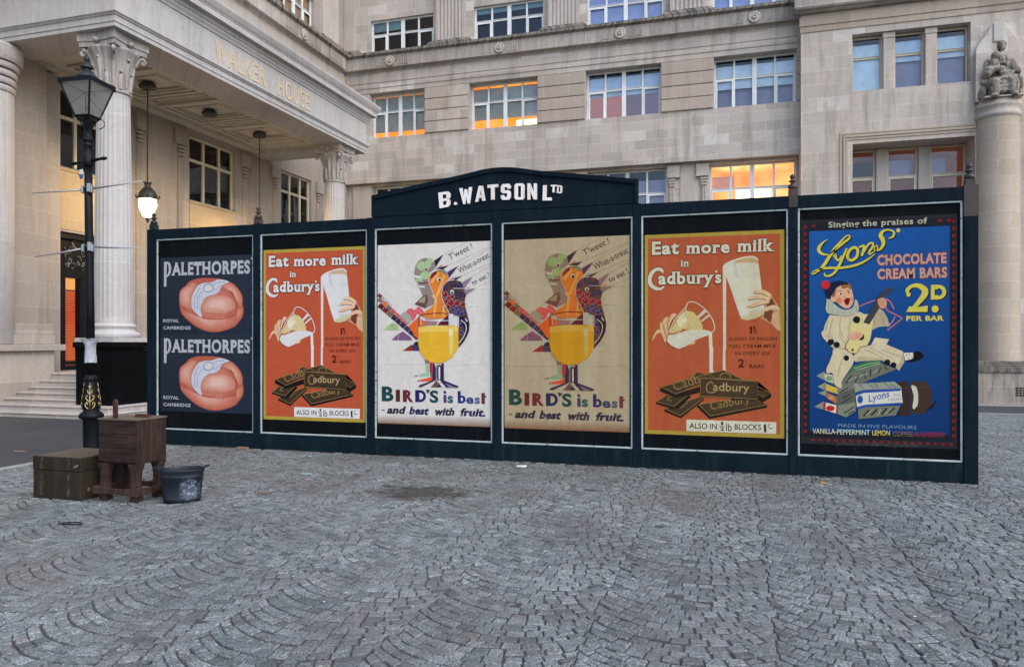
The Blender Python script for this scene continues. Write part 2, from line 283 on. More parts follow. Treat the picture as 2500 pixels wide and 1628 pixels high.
CAD=[
('P',(184,160,62),0,[(0,0),(1687,0),(1687,2508),(0,2508)]),
('P',(200,88,56),0,[(42,48),(1640,48),(1640,2462),(42,2462)]),
('T', (228, 228, 224), 's b35', 'Eat', (91, 2254), (439, 2254), 167, (110, 45, 40)),
('T', (228, 228, 224), 's b35', 'more', (512, 2254), (1047, 2249), 162, (110, 45, 40)),
('T', (228, 228, 224), 's b35', 'milk', (1133, 2256), (1576, 2251), 162, (110, 45, 40)),
('T', (228, 228, 224), 's b30', 'in', (447, 2095), (556, 2094), 99, (110, 45, 40)),
('L',(110,45,40),1,[(234,2022,26),(211,2063,54),(152,2073,54),(93,2030,61),(64,1955,64),(76,1883,64),(130,1837,59),(195,1825,47),(247,1854,28)]),
('L',(228,228,224),1,[(234,2022,12),(211,2063,40),(152,2073,40),(93,2030,47),(64,1955,50),(76,1883,50),(130,1837,45),(195,1825,33),(247,1854,14)]),
('T', (228, 228, 224), 's b35', 'adbury', (171, 1879), (864, 1879), 168, (110, 45, 40)),
('T', (228, 228, 224), 's b35', 's', (873, 1881), (948, 1881), 164, (110, 45, 40)),
('P',(228,228,224),0,[(900,2022),(898,2016),(893,2011),(885,2010),(878,2011),(873,2016),(871,2023),(872,2029),(878,2034),(885,2035),(893,2033),(898,2029)]),
('P',(228,228,224),0,[(964,2083),(1006,2003),(1000,1060),(970,1060)]),
('P',(240,225,205),0,[(996,1963),(1006,2003),(1004,1060),(995,1060)]),
('P',(228,228,224),0,[(720,1310),(834,1282),(843,1060),(802,1060),(795,1240),(766,1250)]),
('P',(228,228,224),0,[(967,1083),(997,1084),(997,826),(1010,805),(964,811)]),
('P',(228,228,224),0,[(803,1093),(850,1093),(845,815),(858,786),(803,781)]),
('P',(228,228,224),0,[(969,2078),(997,2112),(1098,2158),(1220,2186),(1330,2191),(1380,2150),(1398,2032),(1427,1787),(1439,1698),(1462,1541),(1446,1493),(1359,1444),(1260,1421),(1187,1441),(1159,1505),(1113,1644),(1056,1823),(1004,1963),(970,2003)]),
('P',(214,178,135),0,[(1109,2152),(1220,2179),(1325,2181),(1375,2150),(1384,2101),(1325,2122),(1109,2128)]),
('P',(205,214,226),0,[(1087,2149),(1120,2128),(1161,1949),(1139,1930),(1099,2000)]),
('P',(214,204,160),0,[(1182,1456),(1281,1499),(1446,1532),(1457,1497),(1359,1444),(1260,1421),(1191,1438)]),
('L',(240,240,235),1,[(969,2078,12),(1008,2121,12),(1098,2158,12),(1220,2189,12),(1330,2194,12),(1386,2150,12)]),
('L',(150,120,80),1,[(1281,1519,6),(1358,1535,5),(1451,1541,5)]),
('P',(216,150,108),0,[(1438,1786),(1499,1756),(1543,1716),(1609,1608),(1637,1549),(1644,1276),(1579,1325),(1535,1374),(1491,1404),(1403,1444),(1457,1502),(1462,1600),(1445,1698)]),
('P',(120,62,44),0,[(1489,1619),(1543,1692),(1587,1598),(1544,1550),(1566,1501),(1524,1394),(1447,1463),(1468,1551)]),
('P',(230,180,145),0,[(1545,1501),(1631,1539),(1644,1281),(1546,1374)]),
('P',(240,200,166),1,[(1328,1769),(1356,1786),(1438,1790),(1521,1746),(1543,1716),(1499,1707),(1433,1742),(1356,1747)]),
('P',(240,200,166),1,[(1263,1686),(1290,1711),(1422,1728),(1510,1712),(1532,1682),(1478,1668),(1390,1684),(1291,1669)]),
('P',(240,200,166),1,[(1258,1588),(1297,1617),(1423,1664),(1510,1668),(1500,1624),(1423,1610),(1314,1580)]),
('P',(240,200,166),1,[(1424,1542),(1478,1580),(1565,1604),(1625,1578),(1631,1539),(1544,1550),(1468,1527)]),
('L',(120,62,44),1,[(1329,1761,7),(1356,1745,7),(1433,1739,7),(1499,1705,7)]),
('L',(120,62,44),1,[(1266,1679,7),(1291,1667,7),(1390,1681,7),(1478,1666,7)]),
('L',(120,62,44),1,[(1258,1585,7),(1314,1578,7),(1423,1608,7),(1500,1622,7)]),
('P',(228,228,224),1,[(299,1241),(398,1256),(560,1311),(720,1312),(840,1275),(789,1240),(652,1190),(561,1130),(422,1074),(340,1110),(287,1160)]),
('P',(225,205,142),0,[(512,1553),(604,1531),(673,1461),(720,1360),(723,1305),(560,1311),(467,1321),(374,1266),(304,1272),(373,1383),(431,1483)]),
('P',(240,232,200),0,[(396,1423),(489,1528),(506,1512),(420,1397)]),
('P',(240,232,200),0,[(408,1382),(500,1482),(541,1432),(455,1332)]),
('L',(228,228,224),1,[(834,1280,11),(859,1299,11),(864,1359,11),(833,1449,11),(764,1550,11),(672,1626,11),(591,1657,11),(540,1643,12),(517,1593,12),(454,1523,12),(373,1423,12),(298,1262,12)]),
('L',(228,228,224),0,[(517,1593,8),(514,1542,8),(559,1411,8),(646,1310,8)]),
('L',(228,228,224),0,[(559,1406,8),(398,1251,8)]),
('P',(228,228,224),0,[(741,1560),(773,1535),(668,1446),(645,1466)]),
('P',(228,228,224),0,[(790,1496),(808,1479),(708,1405),(697,1420)]),
('P',(236,192,152),1,[(349,1514),(396,1509),(384,1473),(338,1413),(310,1327),(292,1327),(292,1383),(314,1464)]),
('P',(236,192,152),1,[(268,1469),(303,1464),(286,1383),(298,1282),(287,1216),(269,1221),(245,1312),(227,1384),(238,1439)]),
('P',(236,192,152),1,[(209,1409),(233,1384),(245,1302),(275,1201),(270,1155),(252,1160),(210,1262),(192,1313),(192,1374)]),
('P',(236,192,152),1,[(192,1313),(157,1308),(116,1242),(93,1186),(111,1191),(157,1262),(204,1272)]),
('P',(236,192,152),1,[(549,1130),(607,1160),(635,1165),(618,1135),(572,1120)]),
('L',(120,62,44),1,[(310,1327,7),(338,1413,7),(387,1473,7)]),
('L',(120,62,44),1,[(287,1216,7),(301,1282,7),(289,1383,7),(309,1464,7)]),
('L',(120,62,44),1,[(270,1155,7),(279,1201,7),(248,1302,7),(233,1389,7)]),
('L',(120,62,44),1,[(282,1160,7),(340,1105,7),(422,1069,7)]),
('P',(82,28,24),0,[(1277,1335),(1299,1349),(1313,1348),(1314,1258),(1289,1258),(1288,1327)]),
('T', (82, 28, 24), 'b20', '1', (1327, 1312), (1351, 1313), 37, None),
('L',(82,28,24),0,[(1327,1305,6),(1369,1308,5)]),
('T', (82, 28, 24), 'b20', '2', (1331, 1258), (1368, 1258), 41, None),
('T', (82, 28, 24), 's b15', 'GLASSES OF ENGLISH', (1033, 1174), (1602, 1177), 41, None),
('T', (82, 28, 24), 's b15', 'FULL CREAM MILK', (1039, 1085), (1600, 1090), 42, None),
('T', (82, 28, 24), 's b15', 'IN EVERY SIX', (1111, 996), (1530, 998), 43, None),
('T', (82, 28, 24), 'b40', '2', (1148, 844), (1222, 845), 107, None),
('T', (82, 28, 24), 's', 'D', (1230, 921), (1262, 921), 28, None),
('P',(82,28,24),0,[(1253,901),(1252,898),(1250,896),(1247,895),(1243,896),(1241,898),(1240,901),(1241,904),(1243,906),(1247,907),(1250,906),(1252,904)]),
('T', (82, 28, 24), 's b15', 'BARS', (1283, 842), (1458, 843), 43, None),
('P',(66,52,38),0,[(583,725),(655,784),(771,756),(628,716)]),
('L',(88,70,48),0,[(645,744,7),(607,740,7)]),
('L',(88,70,48),0,[(649,748,7),(623,754,7)]),
('L',(88,70,48),0,[(654,751,7),(639,767,7)]),
('L',(88,70,48),0,[(665,753,7),(681,774,7)]),
('L',(88,70,48),0,[(673,752,7),(707,768,7)]),
('L',(88,70,48),0,[(680,750,7),(734,761,7)]),
('L',(88,70,48),0,[(678,746,7),(727,746,7)]),
('L',(88,70,48),0,[(669,743,7),(695,737,7)]),
('L',(88,70,48),0,[(660,741,7),(663,728,7)]),
('L',(88,70,48),0,[(649,739,7),(621,721,7)]),
('L',(88,70,48),0,[(646,739,7),(611,723,7)]),
('L',(88,70,48),0,[(643,740,7),(601,725,7)]),
('L',(158,126,76),0,[(583,725,8),(655,784,8),(771,756,8),(628,716,8),(583,725,8)]),
('P',(30,25,24),0,[(448,238),(742,472),(740,443),(454,204)]),
('P',(30,25,24),0,[(262,319),(448,238),(454,204),(245,286)]),
('P',(66,52,38),0,[(262,319),(696,485),(742,472),(448,238)]),
('L',(88,70,48),0,[(496,374,7),(388,363,7)]),
('L',(88,70,48),0,[(524,385,7),(486,400,7)]),
('L',(88,70,48),0,[(551,395,7),(583,438,7)]),
('L',(88,70,48),0,[(580,405,7),(690,472,7)]),
('L',(88,70,48),0,[(583,404,7),(701,469,7)]),
('L',(88,70,48),0,[(586,403,7),(711,466,7)]),
('L',(88,70,48),0,[(571,388,7),(656,410,7)]),
('L',(88,70,48),0,[(552,373,7),(590,358,7)]),
('L',(88,70,48),0,[(534,358,7),(523,305,7)]),
('L',(88,70,48),0,[(504,349,7),(415,270,7)]),
('L',(88,70,48),0,[(492,354,7),(373,288,7)]),
('L',(88,70,48),0,[(481,359,7),(332,307,7)]),
('L',(158,126,76),0,[(262,319,8),(696,485,8),(742,472,8),(448,238,8),(262,319,8)]),
('L',(158,126,76),1,[(541,405,10),(497,375,10),(453,335,10)]),
('P',(30,25,24),0,[(369,353),(541,497),(585,483),(386,295)]),
('P',(30,25,24),0,[(154,407),(369,353),(369,314),(142,382)]),
('P',(66,52,38),0,[(154,407),(283,497),(396,460),(541,502),(369,353)]),
('L',(88,70,48),0,[(308,440,7),(202,431,7)]),
('L',(88,70,48),0,[(316,446,7),(232,451,7)]),
('L',(88,70,48),0,[(324,451,7),(261,472,7)]),
('L',(88,70,48),0,[(339,455,7),(315,484,7)]),
('L',(88,70,48),0,[(346,453,7),(340,475,7)]),
('L',(88,70,48),0,[(354,450,7),(366,467,7)]),
('L',(88,70,48),0,[(370,451,7),(424,468,7)]),
('L',(88,70,48),0,[(379,453,7),(456,477,7)]),
('L',(88,70,48),0,[(388,456,7),(489,487,7)]),
('L',(88,70,48),0,[(386,449,7),(483,463,7)]),
('L',(88,70,48),0,[(375,440,7),(444,429,7)]),
('L',(88,70,48),0,[(365,430,7),(405,395,7)]),
('L',(88,70,48),0,[(340,424,7),(318,374,7)]),
('L',(88,70,48),0,[(327,428,7),(270,386,7)]),
('L',(88,70,48),0,[(314,431,7),(222,398,7)]),
('L',(158,126,76),0,[(154,407,8),(283,497,8),(396,460,8),(541,502,8),(369,353,8),(154,407,8)]),
('L',(158,126,76),1,[(362,479,10),(300,463,10),(295,434,10),(346,425,10)]),
('P',(30,25,24),0,[(1376,526),(1445,495),(1537,539),(1535,491),(1441,428),(1324,393),(1281,458)]),
('P',(66,52,38),0,[(792,766),(977,811),(1534,543),(1445,495),(1376,526),(1375,687),(880,709)]),
('L',(88,70,48),0,[(1110,680,6),(875,764,7)]),
('L',(88,70,48),0,[(1121,683,6),(917,774,7)]),
('L',(88,70,48),0,[(1133,685,6),(958,785,6)]),
('L',(88,70,48),0,[(1179,671,6),(1126,734,6)]),
('L',(88,70,48),0,[(1214,655,6),(1252,673,6)]),
('L',(88,70,48),0,[(1249,638,6),(1377,613,6)]),
('L',(88,70,48),0,[(1278,618,6),(1481,543,6)]),
('L',(88,70,48),0,[(1273,615,6),(1461,532,6)]),
('L',(88,70,48),0,[(1267,612,6),(1441,521,6)]),
('L',(88,70,48),0,[(1257,611,6),(1405,517,6)]),
('L',(88,70,48),0,[(1253,613,6),(1390,524,6)]),
('L',(88,70,48),0,[(1248,615,6),(1374,531,6)]),
('L',(88,70,48),0,[(1244,627,6),(1358,575,6)]),
('L',(88,70,48),0,[(1244,637,6),(1358,611,6)]),
('L',(88,70,48),0,[(1244,647,6),(1358,647,6)]),
('L',(88,70,48),0,[(1213,659,6),(1247,688,6)]),
('L',(88,70,48),0,[(1182,660,6),(1136,693,6)]),
('L',(88,70,48),0,[(1151,662,6),(1025,698,6)]),
('L',(88,70,48),0,[(1115,666,6),(893,716,7)]),
('L',(88,70,48),0,[(1109,670,6),(873,729,7)]),
('L',(88,70,48),0,[(1104,673,6),(853,741,7)]),
('L',(158,126,76),0,[(792,766,8),(977,811,8),(1534,543,7),(1445,495,7),(1376,526,7),(1375,687,7),(880,709,8),(792,766,8)]),
('L',(158,126,76),1,[(935,720,11),(940,758,11),(994,778,11),(1054,750,11),(1054,721,11)]),
('P',(30,25,24),0,[(390,509),(706,611),(706,539),(390,455)]),
('P',(30,25,24),0,[(209,594),(390,509),(390,455),(192,544)]),
('P',(66,52,38),0,[(209,594),(793,764),(880,709),(390,509)]),
('L',(88,70,48),0,[(517,643,7),(378,638,7)]),
('L',(88,70,48),0,[(553,653,7),(510,676,7)]),
('L',(88,70,48),0,[(590,664,7),(641,714,7)]),
('L',(88,70,48),0,[(632,671,7),(790,740,7)]),
('L',(88,70,48),0,[(637,668,7),(810,728,7)]),
('L',(88,70,48),0,[(643,664,7),(830,715,7)]),
('L',(88,70,48),0,[(618,648,7),(740,658,7)]),
('L',(88,70,48),0,[(587,636,7),(630,613,7)]),
('L',(88,70,48),0,[(556,623,7),(519,568,7)]),
('L',(88,70,48),0,[(514,616,7),(367,542,7)]),
('L',(88,70,48),0,[(503,621,7),(327,561,7)]),
('L',(88,70,48),0,[(492,627,7),(286,580,7)]),
('L',(158,126,76),0,[(209,594,8),(793,764,8),(880,709,8),(390,509,8),(209,594,8)]),
('T', (158, 126, 76), 'b0', 'Cadb', (378, 548), (700, 654), 116, None),
('P',(30,25,24),0,[(813,247),(1488,401),(1491,366),(808,208)]),
('P',(30,25,24),0,[(674,384),(813,247),(808,208),(647,359)]),
('P',(66,52,38),0,[(674,384),(1067,454),(1377,451),(1488,401),(813,247)]),
('L',(88,70,48),0,[(1009,391,6),(805,400,7)]),
('L',(88,70,48),0,[(1033,395,6),(893,416,7)]),
('L',(88,70,48),0,[(1058,400,6),(981,432,6)]),
('L',(88,70,48),0,[(1101,404,6),(1139,447,6)]),
('L',(88,70,48),0,[(1121,404,6),(1209,446,6)]),
('L',(88,70,48),0,[(1140,404,6),(1279,445,6)]),
('L',(88,70,48),0,[(1167,400,6),(1373,433,6)]),
('L',(88,70,48),0,[(1174,397,6),(1398,422,6)]),
('L',(88,70,48),0,[(1181,394,6),(1424,411,6)]),
('L',(88,70,48),0,[(1146,381,6),(1299,365,6)]),
('L',(88,70,48),0,[(1104,372,6),(1147,331,6)]),
('L',(88,70,48),0,[(1061,362,6),(995,296,6)]),
('L',(88,70,48),0,[(1010,361,6),(810,292,7)]),
('L',(88,70,48),0,[(1002,370,6),(778,322,7)]),
('L',(88,70,48),0,[(993,378,6),(747,353,7)]),
('L',(158,126,76),0,[(674,384,8),(1067,454,8),(1377,451,7),(1488,401,7),(813,247,8),(674,384,8)]),
('T', (158, 126, 76), 'b5', 'Cadbury', (823, 319), (1292, 428), 97, None),
('P',(30,25,24),0,[(1067,449),(1377,451),(1377,479),(1067,473)]),
('P',(66,52,38),0,[(700,712),(1380,682),(1377,465),(694,490)]),
('L',(88,70,48),0,[(999,616,6),(889,693,7)]),
('L',(88,70,48),0,[(1041,615,6),(1043,686,6)]),
('L',(88,70,48),0,[(1084,613,6),(1195,680,6)]),
('L',(88,70,48),0,[(1126,598,6),(1346,624,6)]),
('L',(88,70,48),0,[(1126,584,6),(1345,575,6)]),
('L',(88,70,48),0,[(1126,570,6),(1344,526,6)]),
('L',(88,70,48),0,[(1083,558,6),(1192,483,6)]),
('L',(88,70,48),0,[(1040,560,6),(1039,488,6)]),
('L',(88,70,48),0,[(998,561,6),(884,494,7)]),
('L',(88,70,48),0,[(955,577,6),(730,550,7)]),
('L',(88,70,48),0,[(955,591,6),(731,600,7)]),
('L',(88,70,48),0,[(956,604,6),(733,650,7)]),
('L',(158,126,76),0,[(700,712,8),(1380,682,7),(1377,465,7),(694,490,8),(700,712,8)]),
('L',(158,126,76),1,[(854,642,15),(815,665,15),(777,631,15),(767,583,15),(789,540,15),(838,536,15),(887,556,15)]),
('T', (186, 160, 110), 'b10', 'adbury', (847, 560), (1280, 551), 108, None),
('P',(232,232,230),0,[(521,193),(1595,193),(1594,52),(522,50)]),
('T', (34, 34, 48), 'b10', 'ALSO IN', (560, 85), (892, 86), 68, None),
('T', (34, 34, 48), 'b20', '1', (945, 140), (970, 140), 38, None),
('L',(34,34,48),0,[(923,127,7),(985,127,6)]),
('T', (34, 34, 48), 'b20', '2', (934, 68), (983, 68), 48, None),
('T', (34, 34, 48), 'b5', 'lb', (1003, 70), (1070, 68), 98, None),
('T', (34, 34, 48), 'b10', 'BLOCKS', (1108, 89), (1417, 92), 67, None),
('P',(34,34,48),0,[(1448,154),(1474,174),(1481,68),(1454,68)]),
('L',(34,34,48),0,[(1522,175,8),(1496,132,8)]),
('L',(34,34,48),0,[(1509,116,12),(1547,117,12)])]
BIRD=[
('P',(226,221,213),0,[(0,0),(1672,0),(1672,2505),(0,2505)]),
('G',[(150,115,90),(150,115,90),(219,214,210),(219,214,210)],0,[(0,0),(1672,0),(1672,130),(0,110)]),
('L',(150,140,132),0,[(998,2343,5),(1343,2504,4)]),
('L',(150,140,132),0,[(1066,2193,4),(1663,2423,4)]),
('L',(150,140,132),0,[(1212,2180,4),(1664,2404,4)]),
('L',(150,140,132),0,[(1275,2050,4),(1665,2205,4)]),
('L',(150,140,132),0,[(1422,2038,4),(1665,2163,4)]),
('L',(150,140,132),0,[(1481,1883,4),(1667,1950,4)]),
('T', (58, 48, 54), '', "T'weet !", (1088, 2264), (1422, 2413), 79, None),
('T', (58, 48, 54), '', 'What-a-treat', (1230, 2075), (1662, 2285), 79, None),
('T', (58, 48, 54), '', 'to eat !', (1420, 1911), (1661, 2028), 71, None),
('P',(112,62,66),0,[(-11,1795),(37,1753),(75,1791),(27,1832)]),
('P',(178,178,174),0,[(40,1751),(88,1709),(126,1747),(78,1788)]),
('P',(186,186,182),0,[(91,1707),(139,1665),(177,1703),(129,1744)]),
('P',(196,190,186),0,[(142,1663),(189,1622),(227,1659),(180,1700)]),
('P',(140,110,110),0,[(-11,1732),(51,1681),(94,1726),(32,1776)]),
('P',(232,120,60),0,[(54,1678),(116,1628),(159,1673),(98,1723)]),
('P',(120,110,100),0,[(120,1625),(181,1575),(224,1619),(163,1669)]),
('P',(206,92,104),0,[(184,1572),(245,1522),(288,1566),(227,1616)]),
('P',(214,100,106),0,[(249,1518),(310,1469),(353,1513),(292,1563)]),
('P',(212,104,110),0,[(314,1466),(374,1416),(417,1460),(356,1510)]),
('P',(206,96,100),0,[(378,1413),(438,1363),(481,1408),(421,1457)]),
('P',(112,34,40),0,[(-3,1642),(60,1592),(109,1643),(45,1693)]),
('P',(132,38,44),0,[(64,1588),(128,1539),(176,1590),(113,1640)]),
('P',(128,104,70),0,[(132,1535),(195,1486),(243,1537),(180,1587)]),
('P',(52,42,72),0,[(199,1483),(262,1433),(309,1485),(247,1534)]),
('P',(58,48,84),0,[(266,1430),(328,1380),(376,1432),(313,1482)]),
('P',(60,44,72),0,[(332,1377),(395,1328),(442,1380),(380,1429)]),
('P',(66,56,96),0,[(399,1325),(461,1276),(508,1327),(446,1377)]),
('P',(50,44,80),0,[(465,1273),(527,1224),(574,1275),(512,1324)]),
('P',(56,48,84),0,[(531,1221),(593,1172),(640,1223),(578,1272)]),
('P',(225,220,222),0,[(53,1689),(52,1686),(50,1684),(47,1683),(44,1684),(42,1686),(41,1689),(42,1691),(44,1693),(47,1694),(50,1693),(52,1691)]),
('P',(225,220,222),0,[(131,1625),(130,1622),(128,1620),(125,1620),(122,1620),(120,1622),(119,1625),(120,1628),(122,1630),(125,1630),(128,1630),(130,1628)]),
('P',(225,220,222),0,[(209,1561),(208,1559),(206,1557),(203,1556),(200,1557),(198,1559),(197,1561),(198,1564),(200,1566),(203,1567),(206,1566),(208,1564)]),
('P',(225,220,222),0,[(286,1498),(285,1495),(283,1493),(280,1493),(277,1493),(275,1495),(275,1498),(275,1501),(277,1503),(280,1503),(283,1503),(285,1501)]),
('P',(225,220,222),0,[(363,1435),(363,1432),(361,1430),(358,1430),(355,1430),(353,1432),(352,1435),(353,1438),(355,1440),(358,1440),(360,1439),(363,1437)]),
('P',(225,220,222),0,[(440,1372),(440,1369),(438,1367),(435,1367),(432,1367),(430,1369),(429,1372),(430,1375),(432,1377),(435,1377),(438,1377),(440,1375)]),
('P',(225,220,222),0,[(517,1309),(516,1307),(514,1305),(511,1304),(509,1305),(506,1307),(506,1309),(506,1312),(509,1314),(511,1315),(514,1314),(516,1312)]),
('P',(225,220,222),0,[(594,1247),(593,1244),(591,1242),(588,1242),(585,1242),(583,1244),(582,1247),(583,1250),(585,1252),(588,1252),(591,1251),(593,1250)]),
('P',(166,200,132),0,[(97,1314),(155,1369),(237,1417),(307,1379),(325,1312)]),
('P',(120,150,96),0,[(252,1379),(249,1375),(242,1372),(231,1371),(221,1372),(213,1375),(210,1380),(213,1384),(221,1387),(231,1388),(242,1387),(249,1384)]),
('P',(132,92,134),0,[(215,1170),(308,1250),(389,1292),(505,1217),(529,1168)]),
('L',(220,210,220),1,[(315,1170,5),(326,1250,5)]),
('L',(220,210,220),1,[(412,1281,5),(505,1217,5)]),
('P',(168,172,156),1,[(364,1528),(421,1565),(491,1537),(515,1462),(481,1388),(423,1431),(352,1507)]),
('P',(226,92,102),1,[(444,1580),(502,1611),(571,1589),(617,1631),(674,1598),(709,1544),(664,1513),(606,1535),(572,1472),(526,1440),(503,1515),(456,1548)]),
('P',(245,205,205),0,[(498,1574),(497,1571),(494,1569),(491,1568),(487,1569),(485,1571),(484,1574),(485,1578),(487,1580),(491,1581),(494,1580),(497,1577)]),
('P',(245,205,205),0,[(533,1536),(532,1533),(529,1531),(526,1530),(522,1531),(520,1533),(519,1537),(520,1540),(522,1542),(526,1543),(529,1542),(532,1540)]),
('P',(245,205,205),0,[(545,1483),(544,1480),(541,1477),(538,1477),(534,1477),(532,1480),(531,1483),(532,1486),(534,1489),(538,1489),(541,1488),(544,1486)]),
('P',(245,205,205),0,[(613,1588),(612,1585),(609,1583),(606,1582),(602,1583),(600,1585),(599,1589),(600,1592),(602,1594),(606,1595),(609,1594),(612,1592)]),
('P',(245,205,205),0,[(647,1567),(646,1563),(644,1561),(640,1560),(637,1561),(634,1564),(633,1567),(634,1570),(637,1572),(640,1573),(644,1572),(646,1570)]),
('P',(245,205,205),0,[(670,1545),(669,1542),(667,1540),(663,1539),(660,1540),(657,1542),(657,1545),(657,1548),(660,1551),(663,1552),(667,1551),(669,1548)]),
('P',(245,205,205),0,[(573,1552),(572,1549),(569,1546),(566,1545),(562,1546),(560,1549),(559,1552),(560,1555),(562,1557),(566,1558),(569,1557),(572,1555)]),
('P',(152,52,42),0,[(377,1016),(526,1115),(537,1019)]),
('P',(72,62,102),0,[(535,1019),(526,1088),(566,1143),(625,1151),(651,1018)]),
('P',(40,36,60),0,[(623,1124),(619,1111),(609,1102),(596,1098),(582,1102),(571,1111),(568,1124),(571,1137),(581,1146),(595,1150),(609,1146),(619,1137)]),
('P',(152,136,130),0,[(561,2112),(578,2197),(623,2270),(714,2307),(806,2291),(857,2241),(869,2151),(796,2105),(779,2021),(797,1936),(844,1818),(896,1679),(720,1608),(565,1669),(690,1779),(638,1897),(602,1972),(568,2026)]),
('P',(178,210,152),0,[(740,2192),(731,2159),(705,2136),(670,2128),(634,2138),(608,2163),(598,2196),(608,2229),(633,2252),(669,2260),(704,2250),(731,2225)]),
('L',(120,160,100),1,[(631,2248,5),(632,2195,5),(632,2142,5)]),
('L',(120,160,100),1,[(660,2247,5),(669,2194,5),(661,2141,5)]),
('L',(120,160,100),1,[(688,2246,5),(706,2193,5),(689,2141,5)]),
('P',(178,210,152),0,[(846,2263),(839,2245),(820,2232),(795,2227),(769,2233),(750,2247),(743,2266),(750,2285),(769,2298),(794,2302),(820,2296),(839,2282)]),
('L',(120,160,100),1,[(765,2295,5),(768,2265,5),(765,2236,5)]),
('L',(120,160,100),1,[(785,2295,5),(794,2265,5),(786,2235,5)]),
('L',(120,160,100),1,[(806,2294,5),(821,2264,5),(806,2235,5)]),
('P',(178,210,152),0,[(812,2200),(804,2174),(781,2155),(750,2149),(718,2157),(695,2177),(687,2204),(695,2230),(718,2249),(749,2255),(780,2247),(803,2227)]),
('L',(120,160,100),1,[(715,2246,5),(717,2203,5),(715,2161,5)]),
('L',(120,160,100),1,[(740,2245,5),(749,2202,5),(741,2160,5)]),
('L',(120,160,100),1,[(765,2244,5),(782,2201,5),(766,2159,5)]),
('P',(178,210,152),0,[(807,2063),(797,2035),(768,2016),(728,2009),(688,2018),(659,2039),(648,2067),(658,2094),(687,2114),(727,2120),(767,2111),(797,2091)]),
('L',(120,160,100),1,[(686,2110,5),(686,2066,5),(687,2022,5)]),
('L',(120,160,100),1,[(718,2109,5),(728,2065,5),(719,2021,5)]),
('L',(120,160,100),1,[(750,2108,5),(769,2064,5),(751,2020,5)]),
('P',(178,210,152),0,[(688,2002),(681,1981),(663,1966),(637,1961),(611,1967),(592,1983),(585,2004),(592,2026),(611,2041),(636,2046),(662,2039),(681,2023)]),
('L',(120,160,100),1,[(607,2038,5),(610,2004,5),(607,1970,5)]),
('L',(120,160,100),1,[(627,2038,5),(637,2003,5),(628,1969,5)]),
('L',(120,160,100),1,[(648,2037,5),(663,2003,5),(648,1969,5)]),
('P',(230,228,226),0,[(565,2071),(659,2056),(659,2024),(573,2037)]),
('P',(230,228,226),0,[(614,1924),(717,1916),(718,1893),(628,1902)]),
('L',(120,50,56),1,[(625,1977,16),(683,1954,16),(763,1968,16)]),
('P',(118,76,78),0,[(690,1779),(753,1799),(771,1713),(720,1608),(565,1669)]),
('P',(168,160,130),0,[(673,1747),(730,1778),(719,1682),(616,1695)]),
('P',(240,240,238),0,[(767,2151),(763,2139),(754,2130),(741,2127),(728,2131),(718,2140),(714,2152),(718,2164),(727,2173),(740,2176),(754,2172),(763,2163)]),
('P',(104,32,50),0,[(759,2149),(757,2140),(750,2134),(741,2132),(732,2135),(725,2141),(722,2150),(725,2158),(731,2164),(741,2166),(750,2164),(756,2157)]),
('P',(52,42,72),0,[(857,2263),(998,2345),(875,2167)]),
('P',(52,42,72),0,[(869,2154),(1066,2193),(994,2140)]),
('P',(232,140,80),0,[(911,2176),(982,2211),(967,2175)]),
('P',(236,132,48),0,[(774,2010),(807,2084),(898,2129),(988,2132),(1056,2088),(1068,2003),(1068,1950),(979,1868),(968,1784),(1003,1678),(1083,1539),(1027,1477),(937,1467),(835,1458),(733,1480),(652,1513),(896,1679),(844,1818),(792,1925)]),
('L',(246,180,92),1,[(814,1956,39),(921,2097,38)]),
('L',(246,180,92),1,[(832,1786,39),(884,1764,38),(956,1921,38),(1006,2057,38)]),
('L',(246,180,92),1,[(858,1500,38),(884,1743,38)]),
('L',(246,180,92),1,[(988,1488,38),(1009,1656,38)]),
('P',(132,142,122),0,[(898,2129),(988,2137),(1058,2098),(1051,2051),(977,2100)]),
('P',(122,48,44),0,[(796,2031),(841,2104),(898,2126),(898,2081),(808,2010)]),
('P',(240,240,238),0,[(961,2001),(957,1986),(946,1976),(931,1973),(915,1977),(904,1988),(900,2002),(904,2016),(915,2026),(930,2030),(946,2026),(957,2015)]),
('P',(60,28,50),0,[(958,1995),(955,1986),(948,1979),(937,1977),(927,1980),(920,1987),(917,1996),(920,2006),(927,2013),(937,2015),(947,2012),(955,2005)]),
('P',(88,50,102),0,[(1058,2104),(1212,2183),(1074,2014)]),
('P',(88,50,102),0,[(1074,1992),(1275,2050),(1180,1988)]),
('P',(180,180,215),0,[(1088,2013),(1169,2055),(1146,2031)]),
('P',(240,108,50),0,[(469,1361),(629,1492),(664,1460),(722,1427),(733,1369),(631,1354),(620,1194),(574,1216),(528,1291)]),
('P',(96,68,62),0,[(974,1847),(1001,1931),(1068,1980),(1158,1990),(1247,1967),(1292,1903),(1327,1787),(1305,1714),(1311,1630),(1340,1536),(1374,1389),(1364,1284),(1298,1159),(1216,1065),(1213,1348),(1218,1495),(1083,1539),(1003,1678),(969,1773)]),
('P',(48,40,70),0,[(1172,1937),(1166,1917),(1150,1902),(1127,1896),(1105,1903),(1088,1918),(1082,1940),(1088,1960),(1104,1976),(1127,1981),(1149,1974),(1166,1959)]),
('P',(96,88,122),0,[(1158,1938),(1157,1934),(1154,1931),(1149,1930),(1145,1931),(1142,1934),(1140,1938),(1142,1942),(1145,1945),(1149,1946),(1154,1945),(1157,1942)]),
('P',(96,88,122),0,[(1142,1918),(1141,1914),(1138,1911),(1133,1910),(1129,1911),(1125,1914),(1124,1918),(1125,1922),(1129,1925),(1133,1927),(1138,1925),(1141,1922)]),
